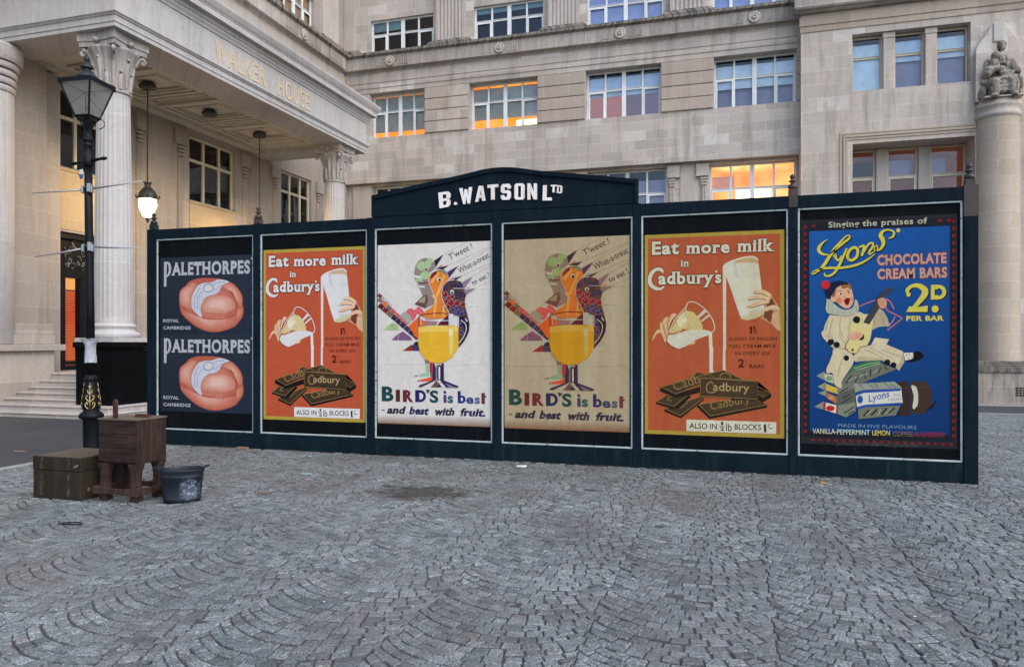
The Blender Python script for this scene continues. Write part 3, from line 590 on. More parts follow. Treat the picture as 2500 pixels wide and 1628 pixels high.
('P',(96,88,122),0,[(1117,1928),(1116,1924),(1112,1921),(1108,1920),(1103,1921),(1100,1924),(1099,1928),(1100,1932),(1103,1936),(1108,1937),(1112,1935),(1116,1932)]),
('P',(96,88,122),0,[(1119,1953),(1118,1949),(1115,1946),(1111,1945),(1106,1946),(1103,1949),(1102,1954),(1103,1958),(1106,1961),(1110,1962),(1115,1961),(1118,1957)]),
('P',(96,88,122),0,[(1146,1957),(1145,1952),(1142,1949),(1137,1948),(1133,1950),(1130,1953),(1128,1957),(1129,1961),(1133,1964),(1137,1965),(1142,1964),(1145,1961)]),
('P',(48,40,70),0,[(1223,1873),(1216,1851),(1199,1836),(1176,1830),(1152,1837),(1135,1853),(1129,1875),(1135,1897),(1152,1913),(1175,1918),(1199,1912),(1216,1895)]),
('P',(96,88,122),0,[(1208,1874),(1207,1869),(1204,1866),(1199,1865),(1194,1866),(1191,1870),(1190,1874),(1191,1878),(1194,1882),(1199,1883),(1204,1881),(1207,1878)]),
('P',(96,88,122),0,[(1191,1853),(1190,1848),(1187,1845),(1182,1844),(1177,1845),(1174,1849),(1173,1853),(1174,1857),(1177,1861),(1182,1862),(1187,1860),(1190,1857)]),
('P',(96,88,122),0,[(1165,1863),(1164,1859),(1160,1856),(1156,1855),(1151,1856),(1147,1859),(1146,1864),(1147,1868),(1151,1871),(1155,1872),(1160,1871),(1164,1868)]),
('P',(96,88,122),0,[(1168,1890),(1167,1885),(1163,1882),(1158,1881),(1154,1882),(1150,1886),(1149,1890),(1150,1894),(1154,1898),(1158,1899),(1163,1897),(1167,1894)]),
('P',(96,88,122),0,[(1196,1893),(1195,1889),(1191,1886),(1187,1885),(1182,1886),(1178,1889),(1177,1894),(1178,1898),(1182,1901),(1186,1902),(1191,1901),(1195,1898)]),
('P',(48,40,70),0,[(1288,1909),(1283,1890),(1268,1876),(1248,1872),(1228,1877),(1213,1891),(1208,1910),(1213,1929),(1228,1943),(1248,1947),(1268,1942),(1282,1928)]),
('P',(96,88,122),0,[(1276,1909),(1275,1905),(1272,1902),(1268,1901),(1264,1903),(1261,1905),(1260,1909),(1261,1913),(1264,1916),(1268,1917),(1272,1915),(1275,1913)]),
('P',(96,88,122),0,[(1261,1891),(1260,1887),(1257,1884),(1253,1884),(1249,1885),(1246,1887),(1245,1891),(1246,1895),(1249,1898),(1253,1899),(1257,1898),(1260,1895)]),
('P',(96,88,122),0,[(1239,1900),(1238,1896),(1235,1893),(1231,1893),(1227,1894),(1224,1896),(1223,1900),(1224,1904),(1227,1907),(1231,1908),(1235,1907),(1238,1904)]),
('P',(96,88,122),0,[(1241,1923),(1240,1919),(1237,1916),(1233,1915),(1229,1916),(1226,1919),(1225,1923),(1226,1927),(1229,1929),(1233,1930),(1237,1929),(1240,1926)]),
('P',(96,88,122),0,[(1265,1926),(1264,1922),(1261,1919),(1257,1918),(1253,1919),(1250,1922),(1249,1926),(1250,1930),(1253,1933),(1257,1933),(1261,1932),(1264,1930)]),
('P',(48,40,70),0,[(1249,1778),(1242,1755),(1224,1738),(1199,1732),(1174,1739),(1155,1756),(1148,1780),(1155,1804),(1173,1821),(1198,1827),(1224,1820),(1242,1802)]),
('P',(96,88,122),0,[(1234,1779),(1233,1774),(1229,1770),(1224,1769),(1219,1771),(1215,1774),(1214,1779),(1215,1784),(1219,1787),(1224,1788),(1229,1787),(1232,1783)]),
('P',(96,88,122),0,[(1216,1756),(1214,1751),(1211,1748),(1206,1747),(1201,1748),(1197,1752),(1196,1756),(1197,1761),(1201,1765),(1206,1766),(1211,1764),(1214,1761)]),
('P',(96,88,122),0,[(1187,1767),(1186,1763),(1182,1759),(1177,1758),(1172,1759),(1169,1763),(1167,1768),(1168,1772),(1172,1776),(1177,1777),(1182,1776),(1186,1772)]),
('P',(96,88,122),0,[(1190,1796),(1189,1791),(1185,1788),(1180,1786),(1175,1788),(1172,1791),(1170,1796),(1172,1801),(1175,1804),(1180,1805),(1185,1804),(1189,1800)]),
('P',(96,88,122),0,[(1220,1800),(1219,1795),(1215,1792),(1210,1790),(1205,1792),(1202,1795),(1200,1800),(1202,1805),(1205,1808),(1210,1809),(1215,1808),(1219,1804)]),
('P',(48,40,70),0,[(1319,1787),(1313,1768),(1298,1753),(1277,1748),(1256,1754),(1240,1769),(1234,1789),(1240,1809),(1255,1823),(1276,1828),(1298,1822),(1313,1807)]),
('P',(96,88,122),0,[(1306,1788),(1305,1784),(1302,1781),(1298,1780),(1294,1781),(1291,1784),(1289,1788),(1290,1792),(1294,1795),(1298,1796),(1302,1795),(1305,1792)]),
('P',(96,88,122),0,[(1291,1769),(1290,1765),(1287,1762),(1283,1761),(1278,1762),(1275,1765),(1274,1769),(1275,1773),(1278,1776),(1282,1777),(1287,1776),(1290,1773)]),
('P',(96,88,122),0,[(1267,1778),(1266,1774),(1263,1771),(1259,1770),(1254,1771),(1251,1774),(1250,1778),(1251,1782),(1254,1785),(1259,1786),(1263,1785),(1266,1782)]),
('P',(96,88,122),0,[(1270,1802),(1269,1798),(1266,1795),(1261,1794),(1257,1795),(1254,1798),(1253,1802),(1254,1806),(1257,1809),(1261,1810),(1265,1809),(1269,1806)]),
('P',(96,88,122),0,[(1295,1805),(1294,1801),(1291,1799),(1287,1798),(1282,1799),(1279,1802),(1278,1806),(1279,1810),(1282,1813),(1286,1814),(1291,1812),(1294,1809)]),
('P',(48,40,70),0,[(1058,1887),(1053,1872),(1041,1860),(1024,1857),(1007,1861),(995,1873),(990,1889),(995,1905),(1007,1916),(1024,1920),(1041,1915),(1053,1903)]),
('P',(96,88,122),0,[(1048,1888),(1047,1884),(1044,1882),(1041,1881),(1038,1882),(1035,1885),(1034,1888),(1035,1891),(1037,1893),(1041,1894),(1044,1893),(1047,1891)]),
('P',(96,88,122),0,[(1035,1873),(1034,1870),(1032,1867),(1029,1866),(1025,1867),(1023,1870),(1022,1873),(1023,1876),(1025,1878),(1029,1879),(1032,1878),(1034,1876)]),
('P',(96,88,122),0,[(1016,1880),(1015,1877),(1013,1875),(1010,1874),(1006,1875),(1004,1877),(1003,1880),(1004,1884),(1006,1886),(1009,1887),(1013,1886),(1015,1883)]),
('P',(96,88,122),0,[(1018,1899),(1017,1896),(1015,1894),(1012,1893),(1008,1894),(1006,1896),(1005,1899),(1006,1903),(1008,1905),(1012,1906),(1015,1905),(1017,1902)]),
('P',(96,88,122),0,[(1039,1902),(1038,1899),(1035,1896),(1032,1896),(1028,1897),(1026,1899),(1025,1902),(1026,1905),(1028,1908),(1032,1908),(1035,1907),(1038,1905)]),
('P',(214,170,170),0,[(1064,1792),(1058,1771),(1042,1756),(1019,1751),(997,1757),(980,1773),(974,1794),(980,1815),(996,1830),(1019,1836),(1041,1829),(1058,1814)]),
('P',(132,28,44),0,[(1060,1792),(1054,1774),(1040,1760),(1019,1755),(999,1761),(984,1775),(978,1794),(984,1813),(999,1827),(1019,1831),(1039,1826),(1054,1812)]),
('P',(220,150,150),0,[(1015,1805),(1014,1801),(1011,1798),(1007,1797),(1003,1798),(1000,1801),(999,1805),(1000,1809),(1003,1812),(1007,1813),(1011,1811),(1014,1809)]),
('P',(214,170,170),0,[(1113,1739),(1107,1719),(1092,1705),(1070,1700),(1049,1705),(1033,1720),(1027,1740),(1033,1760),(1049,1775),(1070,1780),(1091,1774),(1107,1759)]),
('P',(132,28,44),0,[(1108,1739),(1103,1721),(1090,1708),(1070,1704),(1051,1709),(1037,1722),(1032,1740),(1037,1758),(1051,1771),(1070,1775),(1089,1770),(1103,1757)]),
('P',(220,150,150),0,[(1066,1750),(1065,1747),(1062,1744),(1059,1743),(1055,1744),(1052,1747),(1051,1751),(1052,1754),(1055,1757),(1059,1758),(1062,1757),(1065,1754)]),
('P',(214,170,170),0,[(1160,1764),(1155,1747),(1142,1735),(1124,1731),(1106,1736),(1093,1749),(1088,1766),(1093,1782),(1106,1794),(1124,1799),(1142,1794),(1155,1781)]),
('P',(132,28,44),0,[(1155,1764),(1151,1750),(1140,1739),(1124,1735),(1108,1740),(1097,1751),(1092,1766),(1097,1780),(1108,1791),(1124,1794),(1139,1790),(1151,1779)]),
('P',(220,150,150),0,[(1121,1774),(1120,1771),(1118,1769),(1114,1768),(1111,1769),(1109,1771),(1108,1774),(1109,1777),(1111,1779),(1114,1780),(1117,1779),(1120,1777)]),
('P',(214,170,170),0,[(1151,1680),(1145,1657),(1127,1641),(1102,1635),(1078,1641),(1059,1659),(1053,1682),(1059,1705),(1077,1722),(1102,1727),(1126,1721),(1145,1703)]),
('P',(132,28,44),0,[(1147,1680),(1141,1659),(1125,1644),(1102,1639),(1080,1645),(1063,1661),(1057,1682),(1063,1703),(1079,1718),(1102,1723),(1124,1717),(1141,1701)]),
('P',(220,150,150),0,[(1097,1694),(1096,1690),(1093,1687),(1089,1686),(1084,1687),(1081,1690),(1080,1694),(1081,1698),(1084,1701),(1088,1702),(1093,1701),(1096,1698)]),
('P',(214,170,170),0,[(1232,1674),(1226,1653),(1210,1638),(1189,1633),(1167,1639),(1151,1654),(1145,1675),(1150,1695),(1166,1710),(1188,1715),(1210,1709),(1226,1694)]),
('P',(132,28,44),0,[(1227,1674),(1222,1655),(1208,1642),(1189,1638),(1169,1643),(1155,1656),(1149,1675),(1154,1693),(1169,1707),(1188,1711),(1208,1706),(1222,1692)]),
('P',(220,150,150),0,[(1184,1685),(1183,1682),(1181,1679),(1177,1678),(1173,1679),(1170,1682),(1169,1686),(1170,1689),(1173,1692),(1176,1693),(1180,1692),(1183,1689)]),
('P',(214,170,170),0,[(1318,1656),(1313,1638),(1298,1624),(1278,1619),(1258,1625),(1243,1639),(1238,1658),(1243,1677),(1257,1690),(1277,1695),(1298,1689),(1312,1675)]),
('P',(132,28,44),0,[(1313,1656),(1309,1640),(1296,1628),(1278,1623),(1260,1628),(1247,1641),(1242,1658),(1247,1674),(1260,1686),(1277,1691),(1295,1686),(1308,1673)]),
('P',(220,150,150),0,[(1274,1667),(1273,1664),(1271,1661),(1267,1661),(1263,1662),(1261,1664),(1260,1667),(1261,1671),(1263,1673),(1267,1674),(1270,1673),(1273,1671)]),
('P',(214,170,170),0,[(1067,1703),(1062,1686),(1049,1674),(1031,1670),(1013,1674),(1000,1687),(995,1704),(1000,1721),(1013,1733),(1031,1737),(1049,1732),(1062,1720)]),
('P',(132,28,44),0,[(1063,1703),(1058,1688),(1047,1678),(1031,1674),(1016,1678),(1004,1689),(1000,1704),(1004,1719),(1015,1729),(1031,1733),(1047,1729),(1058,1718)]),
('P',(220,150,150),0,[(1028,1712),(1027,1709),(1025,1707),(1022,1707),(1018,1707),(1016,1710),(1015,1713),(1016,1715),(1018,1718),(1022,1718),(1025,1718),(1027,1715)]),
('P',(214,170,170),0,[(1099,1618),(1093,1597),(1077,1582),(1055,1576),(1032,1582),(1015,1598),(1009,1619),(1015,1640),(1031,1656),(1054,1661),(1076,1655),(1093,1639)]),
('P',(132,28,44),0,[(1095,1618),(1089,1599),(1075,1585),(1055,1581),(1034,1586),(1019,1600),(1014,1619),(1019,1638),(1034,1652),(1054,1657),(1074,1651),(1089,1637)]),
('P',(220,150,150),0,[(1050,1630),(1049,1626),(1046,1624),(1042,1623),(1038,1624),(1035,1627),(1034,1630),(1035,1634),(1038,1637),(1042,1638),(1046,1637),(1049,1634)]),
('P',(150,140,180),0,[(1170,1580),(1166,1565),(1155,1555),(1139,1551),(1123,1555),(1112,1566),(1107,1581),(1111,1596),(1123,1606),(1139,1610),(1154,1606),(1166,1595)]),
('P',(62,52,112),0,[(1166,1580),(1162,1568),(1152,1558),(1139,1555),(1125,1559),(1116,1568),(1112,1581),(1115,1593),(1125,1603),(1139,1606),(1152,1602),(1162,1593)]),
('P',(150,140,180),0,[(1210,1606),(1207,1593),(1197,1584),(1184,1581),(1170,1584),(1160,1594),(1156,1607),(1160,1619),(1170,1628),(1183,1631),(1197,1628),(1206,1618)]),
('P',(62,52,112),0,[(1206,1606),(1203,1595),(1195,1588),(1183,1585),(1172,1588),(1164,1596),(1161,1606),(1164,1617),(1172,1624),(1183,1627),(1194,1624),(1203,1616)]),
('P',(150,140,180),0,[(1253,1547),(1248,1531),(1235,1518),(1218,1514),(1200,1519),(1186,1531),(1182,1548),(1186,1565),(1199,1577),(1217,1581),(1235,1577),(1248,1564)]),
('P',(62,52,112),0,[(1249,1547),(1244,1533),(1233,1522),(1218,1518),(1202,1523),(1190,1533),(1186,1548),(1190,1563),(1201,1574),(1217,1577),(1233,1573),(1244,1562)]),
('P',(150,140,180),0,[(1298,1526),(1293,1510),(1281,1499),(1265,1495),(1248,1499),(1235,1511),(1231,1527),(1235,1542),(1247,1554),(1264,1558),(1281,1553),(1293,1541)]),
('P',(62,52,112),0,[(1293,1526),(1289,1512),(1279,1502),(1265,1499),(1250,1503),(1239,1513),(1235,1527),(1239,1540),(1250,1550),(1264,1553),(1279,1550),(1289,1539)]),
('P',(150,140,180),0,[(1335,1546),(1332,1533),(1321,1523),(1307,1519),(1292,1523),(1281,1533),(1278,1547),(1281,1561),(1292,1570),(1306,1574),(1321,1570),(1331,1560)]),
('P',(62,52,112),0,[(1331,1546),(1328,1535),(1319,1526),(1307,1523),(1294,1527),(1285,1535),(1282,1547),(1285,1558),(1294,1567),(1306,1570),(1318,1566),(1328,1558)]),
('P',(150,140,180),0,[(1166,1536),(1163,1523),(1153,1514),(1139,1511),(1126,1515),(1116,1524),(1112,1537),(1116,1549),(1126,1558),(1139,1562),(1152,1558),(1162,1549)]),
('P',(62,52,112),0,[(1162,1536),(1159,1526),(1150,1518),(1139,1515),(1128,1518),(1120,1526),(1117,1537),(1120,1547),(1128,1555),(1139,1557),(1150,1554),(1158,1547)]),
('P',(150,140,180),0,[(1277,1573),(1274,1561),(1264,1552),(1251,1548),(1237,1552),(1227,1561),(1224,1574),(1227,1587),(1237,1596),(1250,1599),(1264,1595),(1274,1586)]),
('P',(62,52,112),0,[(1273,1573),(1270,1563),(1262,1555),(1251,1553),(1240,1556),(1231,1563),(1228,1574),(1231,1584),(1239,1592),(1250,1595),(1262,1592),(1270,1584)]),
('P',(150,140,180),0,[(1288,1369),(1283,1352),(1270,1340),(1252,1335),(1235,1340),(1221,1352),(1217,1369),(1221,1386),(1234,1398),(1252,1403),(1270,1398),(1283,1385)]),
('P',(62,52,112),0,[(1283,1369),(1279,1354),(1268,1343),(1252,1340),(1237,1344),(1225,1355),(1221,1369),(1225,1384),(1236,1395),(1252,1398),(1268,1394),(1279,1383)]),
('P',(150,140,180),0,[(1286,1274),(1282,1259),(1270,1247),(1253,1243),(1236,1247),(1224,1259),(1219,1275),(1224,1291),(1236,1302),(1253,1306),(1269,1302),(1282,1290)]),
('P',(62,52,112),0,[(1282,1274),(1278,1261),(1268,1251),(1253,1247),(1239,1251),(1228,1261),(1224,1275),(1228,1288),(1238,1298),(1253,1302),(1267,1298),(1278,1288)]),
('P',(150,140,180),0,[(1275,1442),(1271,1429),(1261,1419),(1246,1415),(1232,1419),(1221,1429),(1217,1443),(1221,1456),(1231,1466),(1246,1470),(1260,1466),(1271,1456)]),
('P',(62,52,112),0,[(1271,1442),(1267,1431),(1258,1422),(1246,1419),(1234,1423),(1225,1431),(1221,1443),(1225,1454),(1234,1463),(1246,1466),(1258,1462),(1267,1454)]),
('L',(230,226,226),1,[(1158,1990,8),(1068,1980,8),(1001,1931,8),(974,1847,8),(971,1773,8),(1003,1678,8),(1083,1539,8)]),
('L',(230,226,226),1,[(898,2129,7),(807,2084,7),(774,2010,7),(792,1925,7),(844,1818,7),(896,1679,7)]),
('P',(240,240,238),0,[(1151,1827),(1148,1814),(1137,1804),(1122,1801),(1108,1805),(1097,1815),(1093,1829),(1097,1842),(1107,1852),(1122,1855),(1137,1851),(1147,1841)]),
('P',(36,30,50),0,[(1141,1820),(1139,1812),(1133,1807),(1125,1805),(1116,1807),(1110,1813),(1108,1821),(1110,1829),(1116,1835),(1124,1836),(1133,1834),(1139,1828)]),
('P',(40,30,58),0,[(1223,1485),(1296,1494),(1357,1420),(1369,1347),(1342,1232),(1276,1138),(1221,1086),(1287,1211),(1297,1316),(1263,1400)]),
('L',(230,226,230),1,[(1252,1442,12),(1313,1389,12),(1325,1316,12),(1287,1211,12),(1221,1128,12)]),
('L',(230,226,230),0,[(1313,1463,16),(1341,1420,15)]),
('P',(152,128,148),0,[(1275,1956),(1422,2038),(1287,1851)]),
('P',(152,128,148),0,[(1287,1840),(1481,1883),(1321,1787)]),
('P',(236,110,60),0,[(1321,1866),(1387,1903),(1362,1868)]),
('P',(96,32,52),0,[(904,1378),(1072,1518),(1073,1371)]),
('P',(168,124,122),0,[(721,1470),(904,1425),(893,1378),(733,1374)]),
('P',(241,186,44),0,[(625,1349),(734,1362),(915,1369),(1073,1371),(1213,1357),(1213,1212),(1215,1130),(1197,1040),(1125,940),(1009,868),(907,849),(804,863),(716,913),(646,1014),(622,1115),(625,1216)]),
('P',(246,205,90),0,[(625,1349),(734,1362),(915,1369),(1073,1371),(1213,1357),(1213,1285),(627,1280)]),
('P',(236,214,126),0,[(1073,1329),(1135,1328),(1142,1139),(1132,1002),(1110,960),(1082,1002)]),
('P',(246,240,215),0,[(1079,1318),(1102,1318),(1102,1281),(1079,1281)]),
('P',(246,240,215),0,[(1107,1318),(1130,1318),(1130,1281),(1108,1281)]),
('P',(246,240,215),0,[(1080,1273),(1102,1273),(1102,1236),(1080,1236)]),
('P',(246,240,215),0,[(1108,1273),(1130,1272),(1130,1236),(1108,1236)]),
('L',(104,36,42),1,[(631,1354,10),(632,1482,10),(664,1511,10),(766,1531,10),(925,1541,10),(1072,1529,10),(1212,1508,10),(1220,1474,10)]),
('L',(236,234,232),1,[(664,1465,9),(733,1443,9),(903,1431,9),(1073,1439,9)]),
('P',(214,220,230),0,[(1072,1529),(1145,1526),(1146,1368),(1073,1371)]),
('L',(230,230,232),0,[(1218,1495,8),(1214,1357,8)]),
('L',(230,230,232),0,[(658,1465,9),(665,1375,9)]),
('P',(152,112,112),0,[(721,904),(785,886),(780,849),(726,849)]),
('P',(160,200,164),0,[(726,831),(785,831),(777,666),(619,661),(609,684),(727,721)]),
('P',(122,96,96),0,[(545,660),(599,688),(611,663)]),
('P',(190,48,58),0,[(793,863),(839,854),(835,721),(794,721)]),
('P',(130,110,100),0,[(794,717),(837,717),(835,676),(794,666)]),
('P',(236,92,50),0,[(649,620),(787,657),(831,674),(826,601),(654,595)]),
('P',(92,62,72),0,[(590,596),(641,620),(644,598)]),
('P',(50,44,90),0,[(844,854),(883,854),(885,621),(670,523),(630,522),(632,542),(831,616)]),
('P',(50,44,90),0,[(966,854),(1000,854),(1002,618),(1215,542),(1210,522),(1051,521),(968,586)]),
('P',(122,116,128),0,[(885,822),(922,822),(924,622),(887,621)]),
('P',(40,34,60),0,[(912,822),(967,822),(969,604),(914,603)]),
('P',(232,232,234),0,[(924,804),(947,804),(948,631),(926,631)]),
('P',(232,232,234),0,[(863,849),(885,849),(885,785)]),
('P',(205,160,130),0,[(907,845),(961,845),(937,818)]),
('P',(116,76,78),0,[(807,522),(866,585),(899,621),(914,576),(900,523)]),
('P',(50,44,90),0,[(900,523),(924,585),(968,524)]),
('P',(232,232,234),0,[(952,605),(950,598),(944,592),(936,590),(927,592),(921,598),(919,605),(921,613),(927,619),(935,621),(944,619),(950,613)]),
('P',(232,232,234),0,[(944,572),(973,577),(1032,525),(983,525)]),
('P',(50,44,90),0,[(973,586),(1002,586),(1080,523),(1032,523)]),
('P',(132,126,152),0,[(1012,586),(1179,524),(1080,523)]),
('T', (30, 78, 80), 'b40', 'B', (63, 309), (245, 310), 210, None),
('P',(30,78,80),0,[(61,520),(130,521),(132,310),(63,309)]),
('P',(98,46,44),0,[(277,477),(344,477),(345,308),(278,307)]),
('T', (112, 46, 56), 'b40', 'R', (385, 306), (545, 307), 170, None),
('P',(112,46,56),0,[(384,475),(447,476),(448,307),(385,306)]),
('T', (32, 44, 104), 'b40', 'D', (573, 309), (736, 311), 169, None),
('P',(32,44,104),0,[(571,477),(635,478),(637,310),(573,309)]),
('P',(60,50,72),0,[(727,492),(796,479),(759,427)]),
('T', (30, 78, 80), 'b60', 'S', (789, 307), (919, 307), 170, None),
('P',(74,64,126),0,[(992,422),(1037,423),(1038,309),(993,309)]),
('P',(74,64,126),0,[(1036,454),(1033,444),(1025,435),(1013,432),(1001,435),(993,443),(989,454),(992,465),(1001,473),(1013,476),(1024,473),(1033,465)]),
('T', (42, 100, 110), 'b60', 's', (1051, 308), (1135, 308), 153, None),
('T', (40, 50, 124), 'b30', 'b', (1200, 311), (1315, 309), 162, None),
('P',(40,50,124),0,[(1199,479),(1244,479),(1246,309),(1201,309)]),
('T', (54, 74, 132), 'b50', 'e', (1322, 305), (1429, 305), 135, None),
('T', (82, 104, 146), 'b60', 's', (1442, 306), (1520, 305), 135, None),
('P',(108,56,66),0,[(1540,457),(1591,456),(1591,305),(1541,306)]),
('P',(108,56,66),0,[(1588,420),(1612,419),(1611,397),(1588,397)]),
('L',(60,54,70),0,[(57,185,14),(108,184,14)]),
('T', (46, 42, 66), 'i b45', 'and', (139, 138), (418, 140), 113, None),
('T', (36, 42, 92), 'i b45', 'best', (478, 138), (774, 136), 116, None),
('T', (58, 48, 72), 'i b45', 'with', (848, 134), (1154, 136), 117, None),
('T', (46, 46, 88), 'i b45', 'fruit.', (1223, 136), (1607, 136), 115, None),
('T', (46, 42, 66), 'i b45', 'and', (146, 138), (425, 140), 113, None),
('T', (36, 42, 92), 'i b45', 'best', (485, 139), (781, 137), 115, None),
('T', (58, 48, 72), 'i b45', 'with', (855, 134), (1160, 136), 117, None),
('T', (46, 46, 88), 'i b45', 'fruit.', (1230, 136), (1614, 136), 115, None),
('L',(240,238,236),0,[(279,1881,6),(523,1882,6)]),
('L',(240,238,236),0,[(1136,1875,6),(1624,1864,5)]),
('L',(240,238,236),0,[(1339,1630,6),(1538,1624,5)]),
('L',(240,238,236),0,[(1408,1367,6),(1507,1354,5)]),
('L',(240,238,236),0,[(58,1732,6),(408,1731,6)]),
('L',(238,236,234),0,[(529,738,5),(619,693,5)]),
('L',(238,236,234),0,[(1291,674,5),(1434,672,5)]),
('L',(238,236,234),0,[(1049,732,5),(1146,736,5)]),
('L',(238,236,234),0,[(6,838,5),(726,844,5)]),
('L',(238,236,234),0,[(1000,840,5),(1660,849,5)]),
('L',(238,236,234),0,[(1501,599,5),(1596,591,5)]),
('L',(196,188,182),1,[(435,176,6),(443,103,6),(430,52,6)]),
('L',(196,188,182),1,[(554,178,6),(562,105,6),(549,54,6)]),
('L',(196,188,182),1,[(574,179,6),(582,105,6),(569,55,6)]),
('L',(196,188,182),1,[(830,183,6),(838,110,6),(825,60,6)]),
('L',(196,188,182),1,[(1247,190,6),(1255,118,6),(1242,68,6)]),
('L',(196,188,182),1,[(1409,193,6),(1417,121,6),(1405,71,6)])]
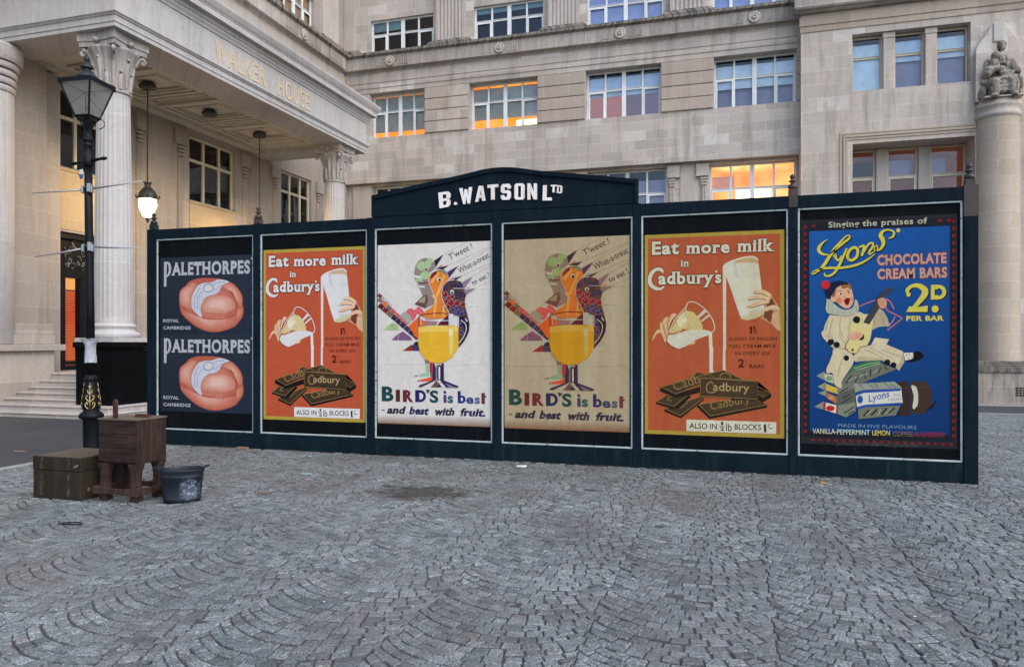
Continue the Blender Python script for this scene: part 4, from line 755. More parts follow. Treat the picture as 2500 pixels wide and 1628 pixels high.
LYON=[
('P',(44,44,50),0,[(0,0),(1655,0),(1655,2665),(0,2665)]),
('P',(33,36,46),0,[(35,80),(1620,80),(1620,2625),(35,2625)]),
('G',[(18,62,120),(16,54,108),(24,84,158),(28,92,168)],0,[(100,150),(1575,150),(1580,2530),(92,2530)]),
('P',(132,34,38),0,[(34,2567),(64,2565),(68,2601),(36,2605)]),
('P',(132,34,38),0,[(1602,2567),(1632,2565),(1636,2601),(1604,2605)]),
('P',(132,34,38),0,[(34,2483),(64,2481),(68,2517),(36,2521)]),
('P',(132,34,38),0,[(1602,2483),(1632,2481),(1636,2517),(1604,2521)]),
('P',(132,34,38),0,[(34,2399),(64,2397),(68,2433),(36,2437)]),
('P',(132,34,38),0,[(1602,2399),(1632,2397),(1636,2433),(1604,2437)]),
('P',(132,34,38),0,[(34,2315),(64,2313),(68,2349),(36,2353)]),
('P',(132,34,38),0,[(1602,2315),(1632,2313),(1636,2349),(1604,2353)]),
('P',(132,34,38),0,[(34,2231),(64,2229),(68,2265),(36,2269)]),
('P',(132,34,38),0,[(1602,2231),(1632,2229),(1636,2265),(1604,2269)]),
('P',(132,34,38),0,[(34,2147),(64,2145),(68,2181),(36,2185)]),
('P',(132,34,38),0,[(1602,2147),(1632,2145),(1636,2181),(1604,2185)]),
('P',(132,34,38),0,[(34,2063),(64,2061),(68,2097),(36,2101)]),
('P',(132,34,38),0,[(1602,2063),(1632,2061),(1636,2097),(1604,2101)]),
('P',(132,34,38),0,[(34,1979),(64,1977),(68,2013),(36,2017)]),
('P',(132,34,38),0,[(1602,1979),(1632,1977),(1636,2013),(1604,2017)]),
('P',(132,34,38),0,[(34,1895),(64,1893),(68,1929),(36,1933)]),
('P',(132,34,38),0,[(1602,1895),(1632,1893),(1636,1929),(1604,1933)]),
('P',(132,34,38),0,[(34,1811),(64,1809),(68,1845),(36,1849)]),
('P',(132,34,38),0,[(1602,1811),(1632,1809),(1636,1845),(1604,1849)]),
('P',(132,34,38),0,[(34,1727),(64,1725),(68,1761),(36,1765)]),
('P',(132,34,38),0,[(1602,1727),(1632,1725),(1636,1761),(1604,1765)]),
('P',(132,34,38),0,[(34,1643),(64,1641),(68,1677),(36,1681)]),
('P',(132,34,38),0,[(1602,1643),(1632,1641),(1636,1677),(1604,1681)]),
('P',(132,34,38),0,[(34,1559),(64,1557),(68,1593),(36,1597)]),
('P',(132,34,38),0,[(1602,1559),(1632,1557),(1636,1593),(1604,1597)]),
('P',(132,34,38),0,[(34,1475),(64,1473),(68,1509),(36,1513)]),
('P',(132,34,38),0,[(1602,1475),(1632,1473),(1636,1509),(1604,1513)]),
('P',(132,34,38),0,[(34,1391),(64,1389),(68,1425),(36,1429)]),
('P',(132,34,38),0,[(1602,1391),(1632,1389),(1636,1425),(1604,1429)]),
('P',(132,34,38),0,[(34,1307),(64,1305),(68,1341),(36,1345)]),
('P',(132,34,38),0,[(1602,1307),(1632,1305),(1636,1341),(1604,1345)]),
('P',(132,34,38),0,[(34,1223),(64,1221),(68,1257),(36,1261)]),
('P',(132,34,38),0,[(1602,1223),(1632,1221),(1636,1257),(1604,1261)]),
('P',(132,34,38),0,[(34,1139),(64,1137),(68,1173),(36,1177)]),
('P',(132,34,38),0,[(1602,1139),(1632,1137),(1636,1173),(1604,1177)]),
('P',(132,34,38),0,[(34,1055),(64,1053),(68,1089),(36,1093)]),
('P',(132,34,38),0,[(1602,1055),(1632,1053),(1636,1089),(1604,1093)]),
('P',(132,34,38),0,[(34,971),(64,969),(68,1005),(36,1009)]),
('P',(132,34,38),0,[(1602,971),(1632,969),(1636,1005),(1604,1009)]),
('P',(132,34,38),0,[(34,887),(64,885),(68,921),(36,925)]),
('P',(132,34,38),0,[(1602,887),(1632,885),(1636,921),(1604,925)]),
('P',(132,34,38),0,[(34,803),(64,801),(68,837),(36,841)]),
('P',(132,34,38),0,[(1602,803),(1632,801),(1636,837),(1604,841)]),
('P',(132,34,38),0,[(34,719),(64,717),(68,753),(36,757)]),
('P',(132,34,38),0,[(1602,719),(1632,717),(1636,753),(1604,757)]),
('P',(132,34,38),0,[(34,635),(64,633),(68,669),(36,673)]),
('P',(132,34,38),0,[(1602,635),(1632,633),(1636,669),(1604,673)]),
('P',(132,34,38),0,[(34,551),(64,549),(68,585),(36,589)]),
('P',(132,34,38),0,[(1602,551),(1632,549),(1636,585),(1604,589)]),
('P',(132,34,38),0,[(34,467),(64,465),(68,501),(36,505)]),
('P',(132,34,38),0,[(1602,467),(1632,465),(1636,501),(1604,505)]),
('P',(132,34,38),0,[(34,383),(64,381),(68,417),(36,421)]),
('P',(132,34,38),0,[(1602,383),(1632,381),(1636,417),(1604,421)]),
('P',(132,34,38),0,[(34,299),(64,297),(68,333),(36,337)]),
('P',(132,34,38),0,[(1602,299),(1632,297),(1636,333),(1604,337)]),
('P',(132,34,38),0,[(34,215),(64,213),(68,249),(36,253)]),
('P',(132,34,38),0,[(1602,215),(1632,213),(1636,249),(1604,253)]),
('P',(132,34,38),0,[(34,131),(64,129),(68,165),(36,169)]),
('P',(132,34,38),0,[(1602,131),(1632,129),(1636,165),(1604,169)]),
('P',(132,34,38),0,[(111,65),(152,64),(154,39),(115,36)]),
('P',(132,34,38),0,[(196,65),(236,64),(238,39),(200,36)]),
('P',(132,34,38),0,[(280,64),(320,64),(322,39),(284,36)]),
('P',(132,34,38),0,[(364,64),(404,64),(406,39),(368,36)]),
('P',(132,34,38),0,[(447,64),(487,64),(489,39),(451,36)]),
('P',(132,34,38),0,[(530,64),(569,64),(571,39),(534,36)]),
('P',(132,34,38),0,[(613,64),(652,63),(654,39),(616,36)]),
('P',(132,34,38),0,[(695,64),(734,63),(736,39),(698,36)]),
('P',(132,34,38),0,[(776,64),(815,63),(817,39),(780,36)]),
('P',(132,34,38),0,[(858,64),(896,63),(898,39),(861,36)]),
('P',(132,34,38),0,[(938,64),(977,63),(979,39),(942,36)]),
('P',(132,34,38),0,[(1019,64),(1057,63),(1059,39),(1023,36)]),
('P',(132,34,38),0,[(1099,64),(1137,63),(1139,39),(1103,36)]),
('P',(132,34,38),0,[(1179,64),(1217,63),(1218,39),(1182,36)]),
('P',(132,34,38),0,[(1258,63),(1296,63),(1297,39),(1262,36)]),
('P',(132,34,38),0,[(1337,63),(1374,63),(1376,39),(1340,36)]),
('P',(132,34,38),0,[(1415,63),(1453,63),(1454,39),(1419,36)]),
('P',(132,34,38),0,[(1493,63),(1531,63),(1532,39),(1497,36)]),
('P',(132,34,38),0,[(1571,63),(1608,62),(1610,39),(1575,36)]),
('P',(132,34,38),0,[(118,2580),(158,2580),(162,2608),(122,2608)]),
('P',(132,34,38),0,[(1458,2580),(1498,2580),(1502,2608),(1462,2608)]),
('P',(132,34,38),0,[(1548,2580),(1588,2580),(1592,2608),(1552,2608)]),
('T', (186, 190, 160), 's b15', 'Singing the praises of', (305, 2565), (1349, 2568), 68, None),
('L',(24,40,64),1,[(308,2411,6),(262,2382,17),(220,2334,35),(211,2284,37),(253,2240,26),(318,2230,13)]),
('L',(24,40,64),1,[(318,2232,11),(401,2298,22),(492,2374,27),(540,2414,24),(547,2447,13),(510,2443,16),(446,2376,24),(382,2298,31),(327,2210,37),(281,2131,37),(240,2077,32),(198,2038,20),(152,2009,17),(135,2019,9),(152,2039,11),(198,2058,15),(309,2075,26),(448,2071,27),(603,2097,27),(720,2148,22),(819,2224,7)]),
('L',(24,40,64),1,[(369,2203,18),(392,2233,24),(399,2188,26),(429,2162,22),(465,2216,24)]),
('L',(24,40,64),1,[(515,2299,20),(466,2176,29),(420,2077,28),(374,2008,26),(319,1980,24),(277,1991,18),(274,2021,7)]),
('L',(24,40,64),1,[(530,2174,31),(525,2224,31),(557,2287,31),(607,2306,31),(634,2270,31),(621,2196,31),(571,2158,31),(530,2174,31)]),
('L',(24,40,64),1,[(647,2309,24),(706,2327,23)]),
('L',(24,40,64),1,[(708,2322,27),(675,2204,27)]),
('L',(24,40,64),1,[(695,2248,22),(747,2336,23),(790,2352,23),(794,2314,23),(758,2251,23),(765,2221,16),(815,2259,9)]),
('L',(24,40,64),1,[(810,2264,9),(812,2304,13),(841,2317,13),(841,2278,14),(819,2264,13),(868,2274,25),(904,2330,37),(897,2389,45),(877,2435,45),(894,2476,32),(934,2496,21),(988,2489,18),(1019,2459,23),(1001,2415,23),(957,2397,7)]),
('L',(214,200,62),1,[(296,2424,6),(250,2396,17),(208,2347,35),(199,2297,37),(241,2254,26),(306,2243,13)]),
('L',(214,200,62),1,[(306,2245,11),(389,2311,22),(480,2388,27),(528,2428,24),(535,2460,13),(498,2457,16),(434,2389,24),(370,2312,31),(315,2223,37),(269,2144,37),(228,2090,32),(186,2051,20),(139,2022,17),(123,2033,9),(139,2052,11),(186,2071,15),(297,2088,26),(436,2085,27),(591,2110,27),(709,2162,22),(807,2238,7)]),
('L',(214,200,62),1,[(357,2217,18),(380,2246,24),(387,2201,26),(417,2175,22),(453,2229,24)]),
('L',(214,200,62),1,[(504,2312,20),(454,2189,29),(408,2090,28),(362,2022,26),(307,1993,24),(265,2004,19),(262,2034,7)]),
('L',(214,200,62),1,[(518,2187,31),(513,2237,31),(545,2301,31),(595,2319,31),(622,2283,31),(609,2209,31),(559,2171,31),(518,2187,31)]),
('L',(214,200,62),1,[(636,2323,24),(694,2340,23)]),
('L',(214,200,62),1,[(696,2335,27),(663,2217,27)]),
('L',(214,200,62),1,[(683,2261,22),(735,2349,23),(778,2365,23),(782,2327,23),(746,2264,23),(753,2234,16),(803,2272,9)]),
('L',(214,200,62),1,[(798,2277,9),(800,2317,13),(830,2331,13),(830,2291,14),(807,2277,13),(857,2287,25),(892,2343,37),(886,2403,45),(865,2448,45),(883,2490,32),(923,2510,21),(976,2503,18),(1007,2472,23),(990,2428,23),(945,2410,7)]),
('P',(214,200,62),0,[(1071,2499),(1068,2487),(1061,2479),(1050,2476),(1039,2480),(1031,2489),(1029,2500),(1031,2512),(1039,2520),(1050,2523),(1060,2520),(1068,2511)]),
('T', (196, 160, 138), 'b45', 'CHOCOLATE', (830, 2103), (1545, 2108), 120, (150, 40, 52)),
('T', (196, 160, 138), 'b45', 'CREAM BARS', (831, 1941), (1550, 1944), 120, (150, 40, 52)),
('L',(24,40,60),1,[(1171,1730,9),(1156,1794,39),(1202,1840,38),(1271,1845,52),(1333,1801,64),(1333,1742,64),(1281,1665,52),(1211,1584,35),(1167,1560,14)]),
('P',(24,40,60),0,[(1145,1545),(1176,1608),(1298,1602),(1359,1616),(1368,1606),(1364,1543)]),
('P',(24,40,60),0,[(1191,1745),(1188,1732),(1180,1723),(1169,1720),(1157,1723),(1149,1733),(1146,1745),(1149,1758),(1157,1767),(1168,1770),(1180,1767),(1188,1757)]),
('P',(24,40,60),0,[(1478,1576),(1473,1555),(1460,1541),(1441,1535),(1423,1541),(1410,1556),(1405,1576),(1410,1597),(1423,1611),(1441,1617),(1459,1611),(1473,1596)]),
('T', (24, 40, 60), 's b50', 'D', (1398, 1683), (1553, 1683), 170, None),
('L',(214,200,70),1,[(1160,1743,9),(1145,1807,39),(1190,1853,38),(1260,1858,52),(1321,1813,64),(1321,1755,64),(1269,1678,52),(1200,1596,35),(1156,1573,14)]),
('P',(214,200,70),0,[(1134,1558),(1165,1621),(1287,1615),(1348,1629),(1356,1619),(1352,1556)]),
('P',(214,200,70),0,[(1180,1758),(1177,1745),(1169,1736),(1157,1733),(1146,1736),(1137,1746),(1134,1758),(1137,1771),(1146,1780),(1157,1783),(1168,1780),(1177,1770)]),
('P',(214,200,70),0,[(1466,1588),(1462,1568),(1448,1553),(1430,1548),(1412,1554),(1399,1569),(1394,1589),(1399,1609),(1412,1624),(1430,1629),(1448,1624),(1461,1609)]),
('T', (214, 200, 70), 's b50', 'D', (1387, 1696), (1542, 1695), 169, None),
('T', (214, 200, 70), 'b50', 'PER BAR', (1134, 1454), (1517, 1455), 58, None),
('L',(206,104,112),1,[(638,1628,12),(719,1666,12),(827,1706,12)]),
('L',(214,112,112),1,[(925,1713,12),(970,1673,12),(1006,1589,11)]),
('L',(206,104,104),1,[(921,1634,13),(935,1580,13),(1050,1513,13),(1088,1483,13),(1033,1432,13),(936,1347,13)]),
('L',(222,140,136),1,[(1015,1506,10),(989,1447,10),(935,1388,10)]),
('P',(184,170,134),0,[(720,1518),(845,1615),(899,1566),(935,1496),(962,1398),(846,1389),(757,1340),(720,1409)]),
('P',(214,200,160),0,[(318,1532),(438,1521),(575,1529),(638,1568),(720,1523),(738,1409),(757,1350),(748,1271),(613,1133),(485,1212),(393,1192),(329,1192),(292,1232),(240,1302),(265,1412)]),
('P',(214,200,160),1,[(235,1288),(261,1348),(527,1316),(650,1172),(584,1080),(490,1111),(386,1121),(338,1157),(291,1208)]),
('P',(184,170,134),0,[(338,1157),(386,1121),(490,1109),(500,1141),(424,1146),(376,1182)]),
('P',(214,200,160),0,[(631,1152),(761,1173),(807,1264),(955,1244),(927,1183),(1101,1102),(1115,982),(1056,880),(1020,920),(873,1000),(688,989),(594,978),(575,1039)]),
('P',(184,170,134),0,[(1101,1102),(1115,982),(1056,880),(1020,920),(1074,991)]),
('L',(184,170,134),1,[(687,1121,13),(799,1081,13),(928,990,13)]),
('L',(188,172,134),1,[(309,1317,12),(367,1224,12),(386,1131,12)]),
('L',(188,172,134),1,[(423,1337,12),(442,1254,12),(518,1152,12)]),
('L',(188,172,134),1,[(271,1286,12),(319,1265,12)]),
('L',(188,172,134),1,[(593,1223,12),(556,1111,12)]),
('L',(186,170,132),1,[(743,1152,11),(836,1102,11),(965,1031,11)]),
('L',(186,170,132),1,[(872,1122,11),(1001,1072,11),(1083,1042,11)]),
('L',(186,170,132),1,[(650,1040,11),(743,1030,11),(854,1020,11)]),
('L',(186,170,132),1,[(631,1111,11),(687,1070,11)]),
('P',(192,176,138),0,[(631,1040),(743,1025),(873,1019),(1020,941),(1020,920),(873,1000),(688,989),(594,978)]),
('L',(188,172,134),1,[(355,1502,12),(328,1382,12),(301,1272,12)]),
('L',(188,172,134),1,[(438,1501,12),(429,1381,12),(457,1272,12)]),
('L',(188,172,134),1,[(539,1500,12),(539,1411,12)]),
('L',(188,172,134),1,[(300,1452,12),(273,1352,12)]),
('L',(166,152,116),1,[(828,1566,11),(882,1497,11),(900,1408,11)]),
('L',(166,152,116),1,[(774,1488,11),(810,1409,11)]),
('L',(166,152,116),1,[(881,1556,11),(926,1487,11)]),
('P',(62,122,74),0,[(557,927),(725,984),(854,998),(884,960),(632,866),(543,865)]),
('L',(190,200,170),0,[(585,901,7),(734,957,6),(854,978,6)]),
('L',(190,200,170),0,[(604,881,7),(744,928,6),(864,962,6)]),
('P',(112,116,100),0,[(444,761),(543,865),(884,960),(1038,900),(688,744),(473,669)]),
('L',(64,70,62),0,[(482,711,15),(557,824,15)]),
('L',(64,70,62),0,[(595,743,15),(632,825,15)]),
('L',(64,70,62),0,[(707,775,15),(688,867,15)]),
('L',(64,70,62),0,[(753,806,15),(762,898,15)]),
('L',(64,70,62),0,[(836,848,15),(873,919,15)]),
('L',(64,70,62),0,[(928,889,15),(910,940,15)]),
('L',(176,180,160),0,[(520,752,8),(614,805,8)]),
('L',(176,180,160),0,[(781,847,8),(836,888,8)]),
('L',(176,180,160),0,[(632,805,8),(725,847,8)]),
('P',(144,148,132),0,[(172,809),(261,862),(266,757)]),
('P',(144,148,132),0,[(183,680),(275,736),(280,635)]),
('P',(144,148,132),0,[(193,608),(280,642),(286,561)]),
('P',(144,148,132),0,[(150,442),(257,511),(252,411)]),
('P',(122,126,110),0,[(359,719),(586,728),(595,671),(459,575),(398,599),(402,668)]),
('P',(92,98,88),0,[(396,599),(595,671),(598,508),(466,433),(391,481)]),
('P',(130,136,116),0,[(406,463),(598,508),(598,401),(495,327),(404,364)]),
('L',(58,64,56),0,[(426,617,13),(520,680,13)]),
('L',(58,64,56),0,[(445,484,13),(558,569,13)]),
('L',(58,64,56),0,[(464,556,13),(539,599,13)]),
('L',(58,64,56),0,[(474,372,13),(587,457,13)]),
('L',(58,64,56),0,[(521,363,13),(578,405,13)]),
('P',(192,202,162),0,[(259,841),(359,822),(359,717),(268,757)]),
('P',(120,160,110),0,[(346,781),(341,767),(329,757),(312,753),(294,757),(282,766),(277,780),(282,793),(294,803),(311,807),(328,804),(341,794)]),
('P',(216,182,72),0,[(275,718),(403,668),(400,599),(276,638)]),
('P',(186,112,62),0,[(283,615),(394,565),(391,481),(284,551)]),
('P',(206,140,96),0,[(369,555),(365,542),(351,533),(333,529),(315,532),(302,541),(297,553),(302,566),(315,575),(333,579),(351,576),(365,567)]),
('P',(226,216,192),0,[(257,501),(410,463),(404,364),(252,411)]),
('P',(192,42,46),0,[(372,429),(366,413),(348,400),(324,395),(301,399),(283,411),(277,427),(283,444),(300,456),(324,461),(348,457),(365,446)]),
('P',(192,42,46),0,[(257,501),(276,496),(271,406),(252,411)]),
('P',(192,42,46),0,[(393,467),(410,463),(404,364),(385,370)]),
('P',(214,200,160),1,[(367,1131),(500,1111),(580,1039),(557,927),(454,761),(445,669),(369,719),(349,842),(292,842),(282,893),(320,986),(348,1069)]),
('L',(184,170,134),1,[(490,1070,13),(434,946,13),(406,802,13)]),
('P',(60,45,39),0,[(1020,747),(1139,761),(1177,691),(1178,370),(1040,366),(1103,519),(1084,669)]),
('P',(72,53,43),0,[(1179,761),(1328,763),(1373,714),(1400,615),(1393,495),(1347,414),(1239,380),(1185,408)]),
('P',(40,30,28),0,[(1393,495),(1449,556),(1418,476),(1311,398)]),
('L',(104,80,64),0,[(1175,689,5),(1373,698,5)]),
('L',(104,80,64),0,[(1093,678,5),(1175,683,5)]),
('P',(206,200,174),1,[(1184,711),(1238,692),(1256,592),(1249,492),(1212,441),(1198,471),(1210,591)]),
('P',(152,156,142),0,[(581,722),(1011,754),(1084,689),(679,650),(595,618)]),
('L',(84,90,80),0,[(633,723,8),(679,673,8)]),
('L',(84,90,80),0,[(726,724,8),(809,675,8)]),
('L',(84,90,80),0,[(800,736,8),(846,676,8)]),
('L',(84,90,80),0,[(901,737,8),(966,688,8)]),
('L',(84,90,80),0,[(966,728,8),(1039,679,8)]),
('P',(216,212,196),0,[(600,580),(679,647),(1080,684),(1096,509),(708,468),(615,435)]),
('P',(40,82,164),0,[(596,608),(679,648),(1075,679),(1075,649),(680,616),(600,578)]),
('P',(40,82,164),0,[(615,452),(699,480),(1083,516),(1083,488),(708,453),(620,425)]),
('P',(40,82,164),0,[(677,540),(673,517),(662,499),(647,493),(632,499),(621,516),(617,539),(621,563),(632,580),(647,587),(662,581),(673,564)]),
('T', (70, 98, 180), 'i b10', 'Lyons', (740, 511), (971, 582), 79, None),
('T', (130, 146, 170), '', 'CHOC', (998, 582), (1074, 589), 26, None),
('T', (130, 146, 170), '', 'CREAM', (943, 528), (1080, 540), 30, None),
('P',(118,120,102),0,[(624,425),(708,453),(1069,478),(1023,366),(629,309)]),
('L',(46,44,38),0,[(681,347,19),(745,420,19)]),
('L',(46,44,38),0,[(764,359,18),(829,432,18)]),
('L',(46,44,38),0,[(875,372,18),(930,449,18)]),
('L',(46,44,38),0,[(948,394,18),(1012,451,18)]),
('L',(196,192,166),0,[(708,358,6),(782,431,6)]),
('L',(196,192,166),0,[(838,361,6),(866,433,6)]),
('L',(196,192,166),0,[(912,383,6),(976,435,6)]),
('P',(222,216,200),0,[(1106,1087),(1210,1088),(1224,1023),(1121,1000)]),
('P',(60,56,54),0,[(1145,1062),(1144,1058),(1141,1055),(1138,1054),(1134,1055),(1131,1058),(1130,1062),(1131,1066),(1134,1069),(1138,1070),(1141,1069),(1144,1066)]),
('P',(60,56,54),0,[(1176,1067),(1176,1063),(1173,1061),(1169,1059),(1166,1060),(1163,1063),(1162,1067),(1163,1071),(1166,1074),(1169,1075),(1173,1074),(1176,1071)]),
('P',(60,56,54),0,[(1168,1027),(1167,1023),(1164,1020),(1160,1019),(1157,1020),(1154,1023),(1153,1027),(1154,1031),(1157,1034),(1160,1035),(1164,1034),(1167,1031)]),
('P',(60,56,54),0,[(1199,1042),(1198,1038),(1196,1036),(1192,1034),(1188,1035),(1186,1038),(1185,1042),(1186,1046),(1188,1049),(1192,1050),(1196,1049),(1198,1046)]),
('P',(24,21,24),1,[(1208,1088),(1264,1108),(1311,1063),(1293,1023),(1210,985),(1142,990),(1203,1027)]),
('P',(222,208,134),0,[(536,1408),(592,1490),(676,1530),(778,1549),(784,1437),(756,1244),(724,1172),(650,1152),(603,1080),(537,1090),(490,1152),(527,1244)]),
('L',(96,66,34),1,[(756,1244,6),(724,1172,6),(650,1152,6),(603,1080,6),(537,1090,6),(490,1152,6),(527,1244,6)]),
('P',(90,62,40),0,[(581,1119),(580,1111),(574,1106),(567,1104),(560,1106),(555,1111),(553,1119),(555,1127),(560,1132),(567,1134),(574,1132),(580,1127)]),
('P',(40,30,26),0,[(692,1274),(687,1253),(675,1237),(657,1232),(639,1237),(626,1253),(621,1275),(626,1296),(639,1312),(656,1317),(674,1312),(687,1296)]),
('P',(226,172,134),1,[(525,1295),(593,1338),(658,1326),(679,1285),(631,1242),(574,1232),(527,1252)]),
('L',(150,90,64),1,[(593,1283,5),(649,1301,5)]),
('L',(150,90,64),1,[(593,1262,5),(640,1270,5)]),
('P',(66,66,72),0,[(680,1439),(747,1417),(934,1762),(1010,1829),(961,1848),(898,1812),(836,1744)]),
('P',(216,156,116),1,[(836,1704),(890,1725),(926,1693),(921,1624),(881,1599),(845,1635)]),
('L',(150,90,64),1,[(845,1684,4),(912,1691,4)]),
('L',(150,90,64),1,[(845,1663,4),(912,1670,4)]),
('L',(150,90,64),1,[(845,1641,4),(912,1648,4)]),
('P',(182,184,156),1,[(290,1723),(327,1702),(391,1641),(447,1601),(520,1590),(575,1629),(592,1708),(624,1678),(629,1579),(575,1529),(484,1518),(392,1531),(300,1552),(272,1603),(281,1673)]),
('L',(148,156,136),0,[(308,1692,6),(299,1572,6)]),
('L',(148,156,136),0,[(345,1662,6),(346,1542,6)]),
('L',(148,156,136),0,[(410,1611,6),(401,1531,6)]),
('L',(148,156,136),0,[(474,1580,6),(475,1520,6)]),
('L',(148,156,136),0,[(538,1580,6),(552,1530,6)]),
('L',(148,156,136),0,[(593,1638,6),(616,1579,6)]),
('P',(226,172,134),1,[(354,1772),(391,1846),(455,1880),(537,1868),(565,1788),(576,1708),(556,1639),(511,1604),(447,1630),(391,1681),(336,1692),(325,1742)]),
('P',(222,130,98),0,[(454,1700),(449,1683),(436,1671),(419,1667),(401,1672),(389,1684),(384,1701),(388,1718),(401,1730),(419,1735),(436,1730),(449,1717)]),
('P',(222,140,108),0,[(571,1718),(568,1705),(562,1696),(554,1693),(546,1696),(540,1706),(538,1719),(540,1732),(546,1741),(554,1744),(562,1741),(568,1731)]),
('P',(152,102,54),0,[(340,1742),(365,1801),(391,1841),(382,1781),(371,1741)]),
('P',(152,102,54),1,[(441,1870),(482,1897),(539,1898),(548,1818),(519,1853),(482,1839),(455,1845)]),
('P',(30,35,60),1,[(263,1833),(298,1893),(372,1926),(455,1931),(528,1888),(455,1882),(391,1846),(345,1782),(325,1720),(285,1753)]),
('P',(202,44,48),0,[(324,1887),(317,1861),(298,1843),(272,1836),(246,1844),(227,1863),(220,1889),(227,1915),(246,1934),(272,1941),(298,1933),(317,1913)]),
('P',(235,225,215),0,[(454,1780),(451,1773),(443,1769),(432,1767),(421,1769),(413,1774),(410,1781),(413,1787),(421,1792),(432,1793),(443,1791),(451,1786)]),
('P',(46,40,46),0,[(448,1780),(446,1774),(442,1770),(437,1768),(431,1770),(427,1774),(426,1780),(427,1786),(431,1791),(437,1792),(442,1790),(446,1786)]),
('P',(46,40,46),0,[(534,1794),(533,1789),(529,1786),(524,1785),(519,1786),(515,1790),(514,1795),(515,1800),(519,1803),(524,1805),(529,1803),(532,1799)]),
('L',(110,70,44),1,[(405,1806,6),(432,1818,6),(455,1810,6)]),
('L',(110,70,44),1,[(505,1817,6),(533,1822,6)]),
('L',(190,110,84),1,[(487,1769,6),(478,1735,6),(494,1729,6)]),
('P',(124,24,28),1,[(474,1700),(510,1731),(538,1714),(522,1654),(497,1648)]),
('P',(28,30,42),0,[(650,1471),(644,1450),(630,1434),(610,1428),(590,1434),(575,1450),(570,1472),(575,1494),(590,1510),(610,1515),(630,1509),(644,1493)]),
('P',(28,30,42),0,[(367,1210),(362,1191),(349,1176),(331,1171),(313,1176),(299,1191),(294,1210),(299,1230),(312,1244),(330,1249),(349,1244),(362,1230)]),
('P',(28,30,42),0,[(429,1179),(425,1161),(413,1147),(396,1142),(378,1147),(366,1161),(361,1179),(366,1198),(378,1211),(395,1216),(412,1211),(425,1198)]),
('P',(28,30,42),0,[(530,1024),(526,1007),(515,995),(500,991),(485,995),(474,1007),(470,1023),(474,1040),(485,1052),(500,1056),(515,1052),(526,1040)]),
('P',(28,30,42),0,[(968,976),(964,957),(952,944),(936,939),(919,944),(907,957),(902,975),(907,993),(919,1007),(935,1012),(952,1007),(964,994)]),
('P',(28,30,42),0,[(1032,946),(1028,929),(1017,916),(1002,911),(986,916),(975,928),(970,945),(974,963),(986,975),(1001,980),(1017,975),(1028,963)]),
('T', (122, 150, 168), '', 'MADE IN FIVE FLAVOURS', (409, 210), (1239, 213), 39, None),
('T', (214, 208, 168), 'b10', 'VANILLA-', (132, 123), (395, 128), 60, None),
('T', (196, 212, 186), 'b10', 'PEPPERMINT', (401, 124), (751, 127), 59, None),
('T', (214, 200, 72), 'b10', 'LEMON', (779, 126), (963, 130), 59, None),
('T', (134, 100, 72), 'b10', 'COFFEE-', (995, 123), (1222, 126), 57, None),
('T', (136, 44, 62), 'b40', 'RASPBERRY', (1229, 125), (1538, 131), 54, None),
('T', (84, 88, 78), '', 'J.LYONS & CO LTD CADBY HALL LONDON W14', (395, -2), (1258, 5), 35, None)]
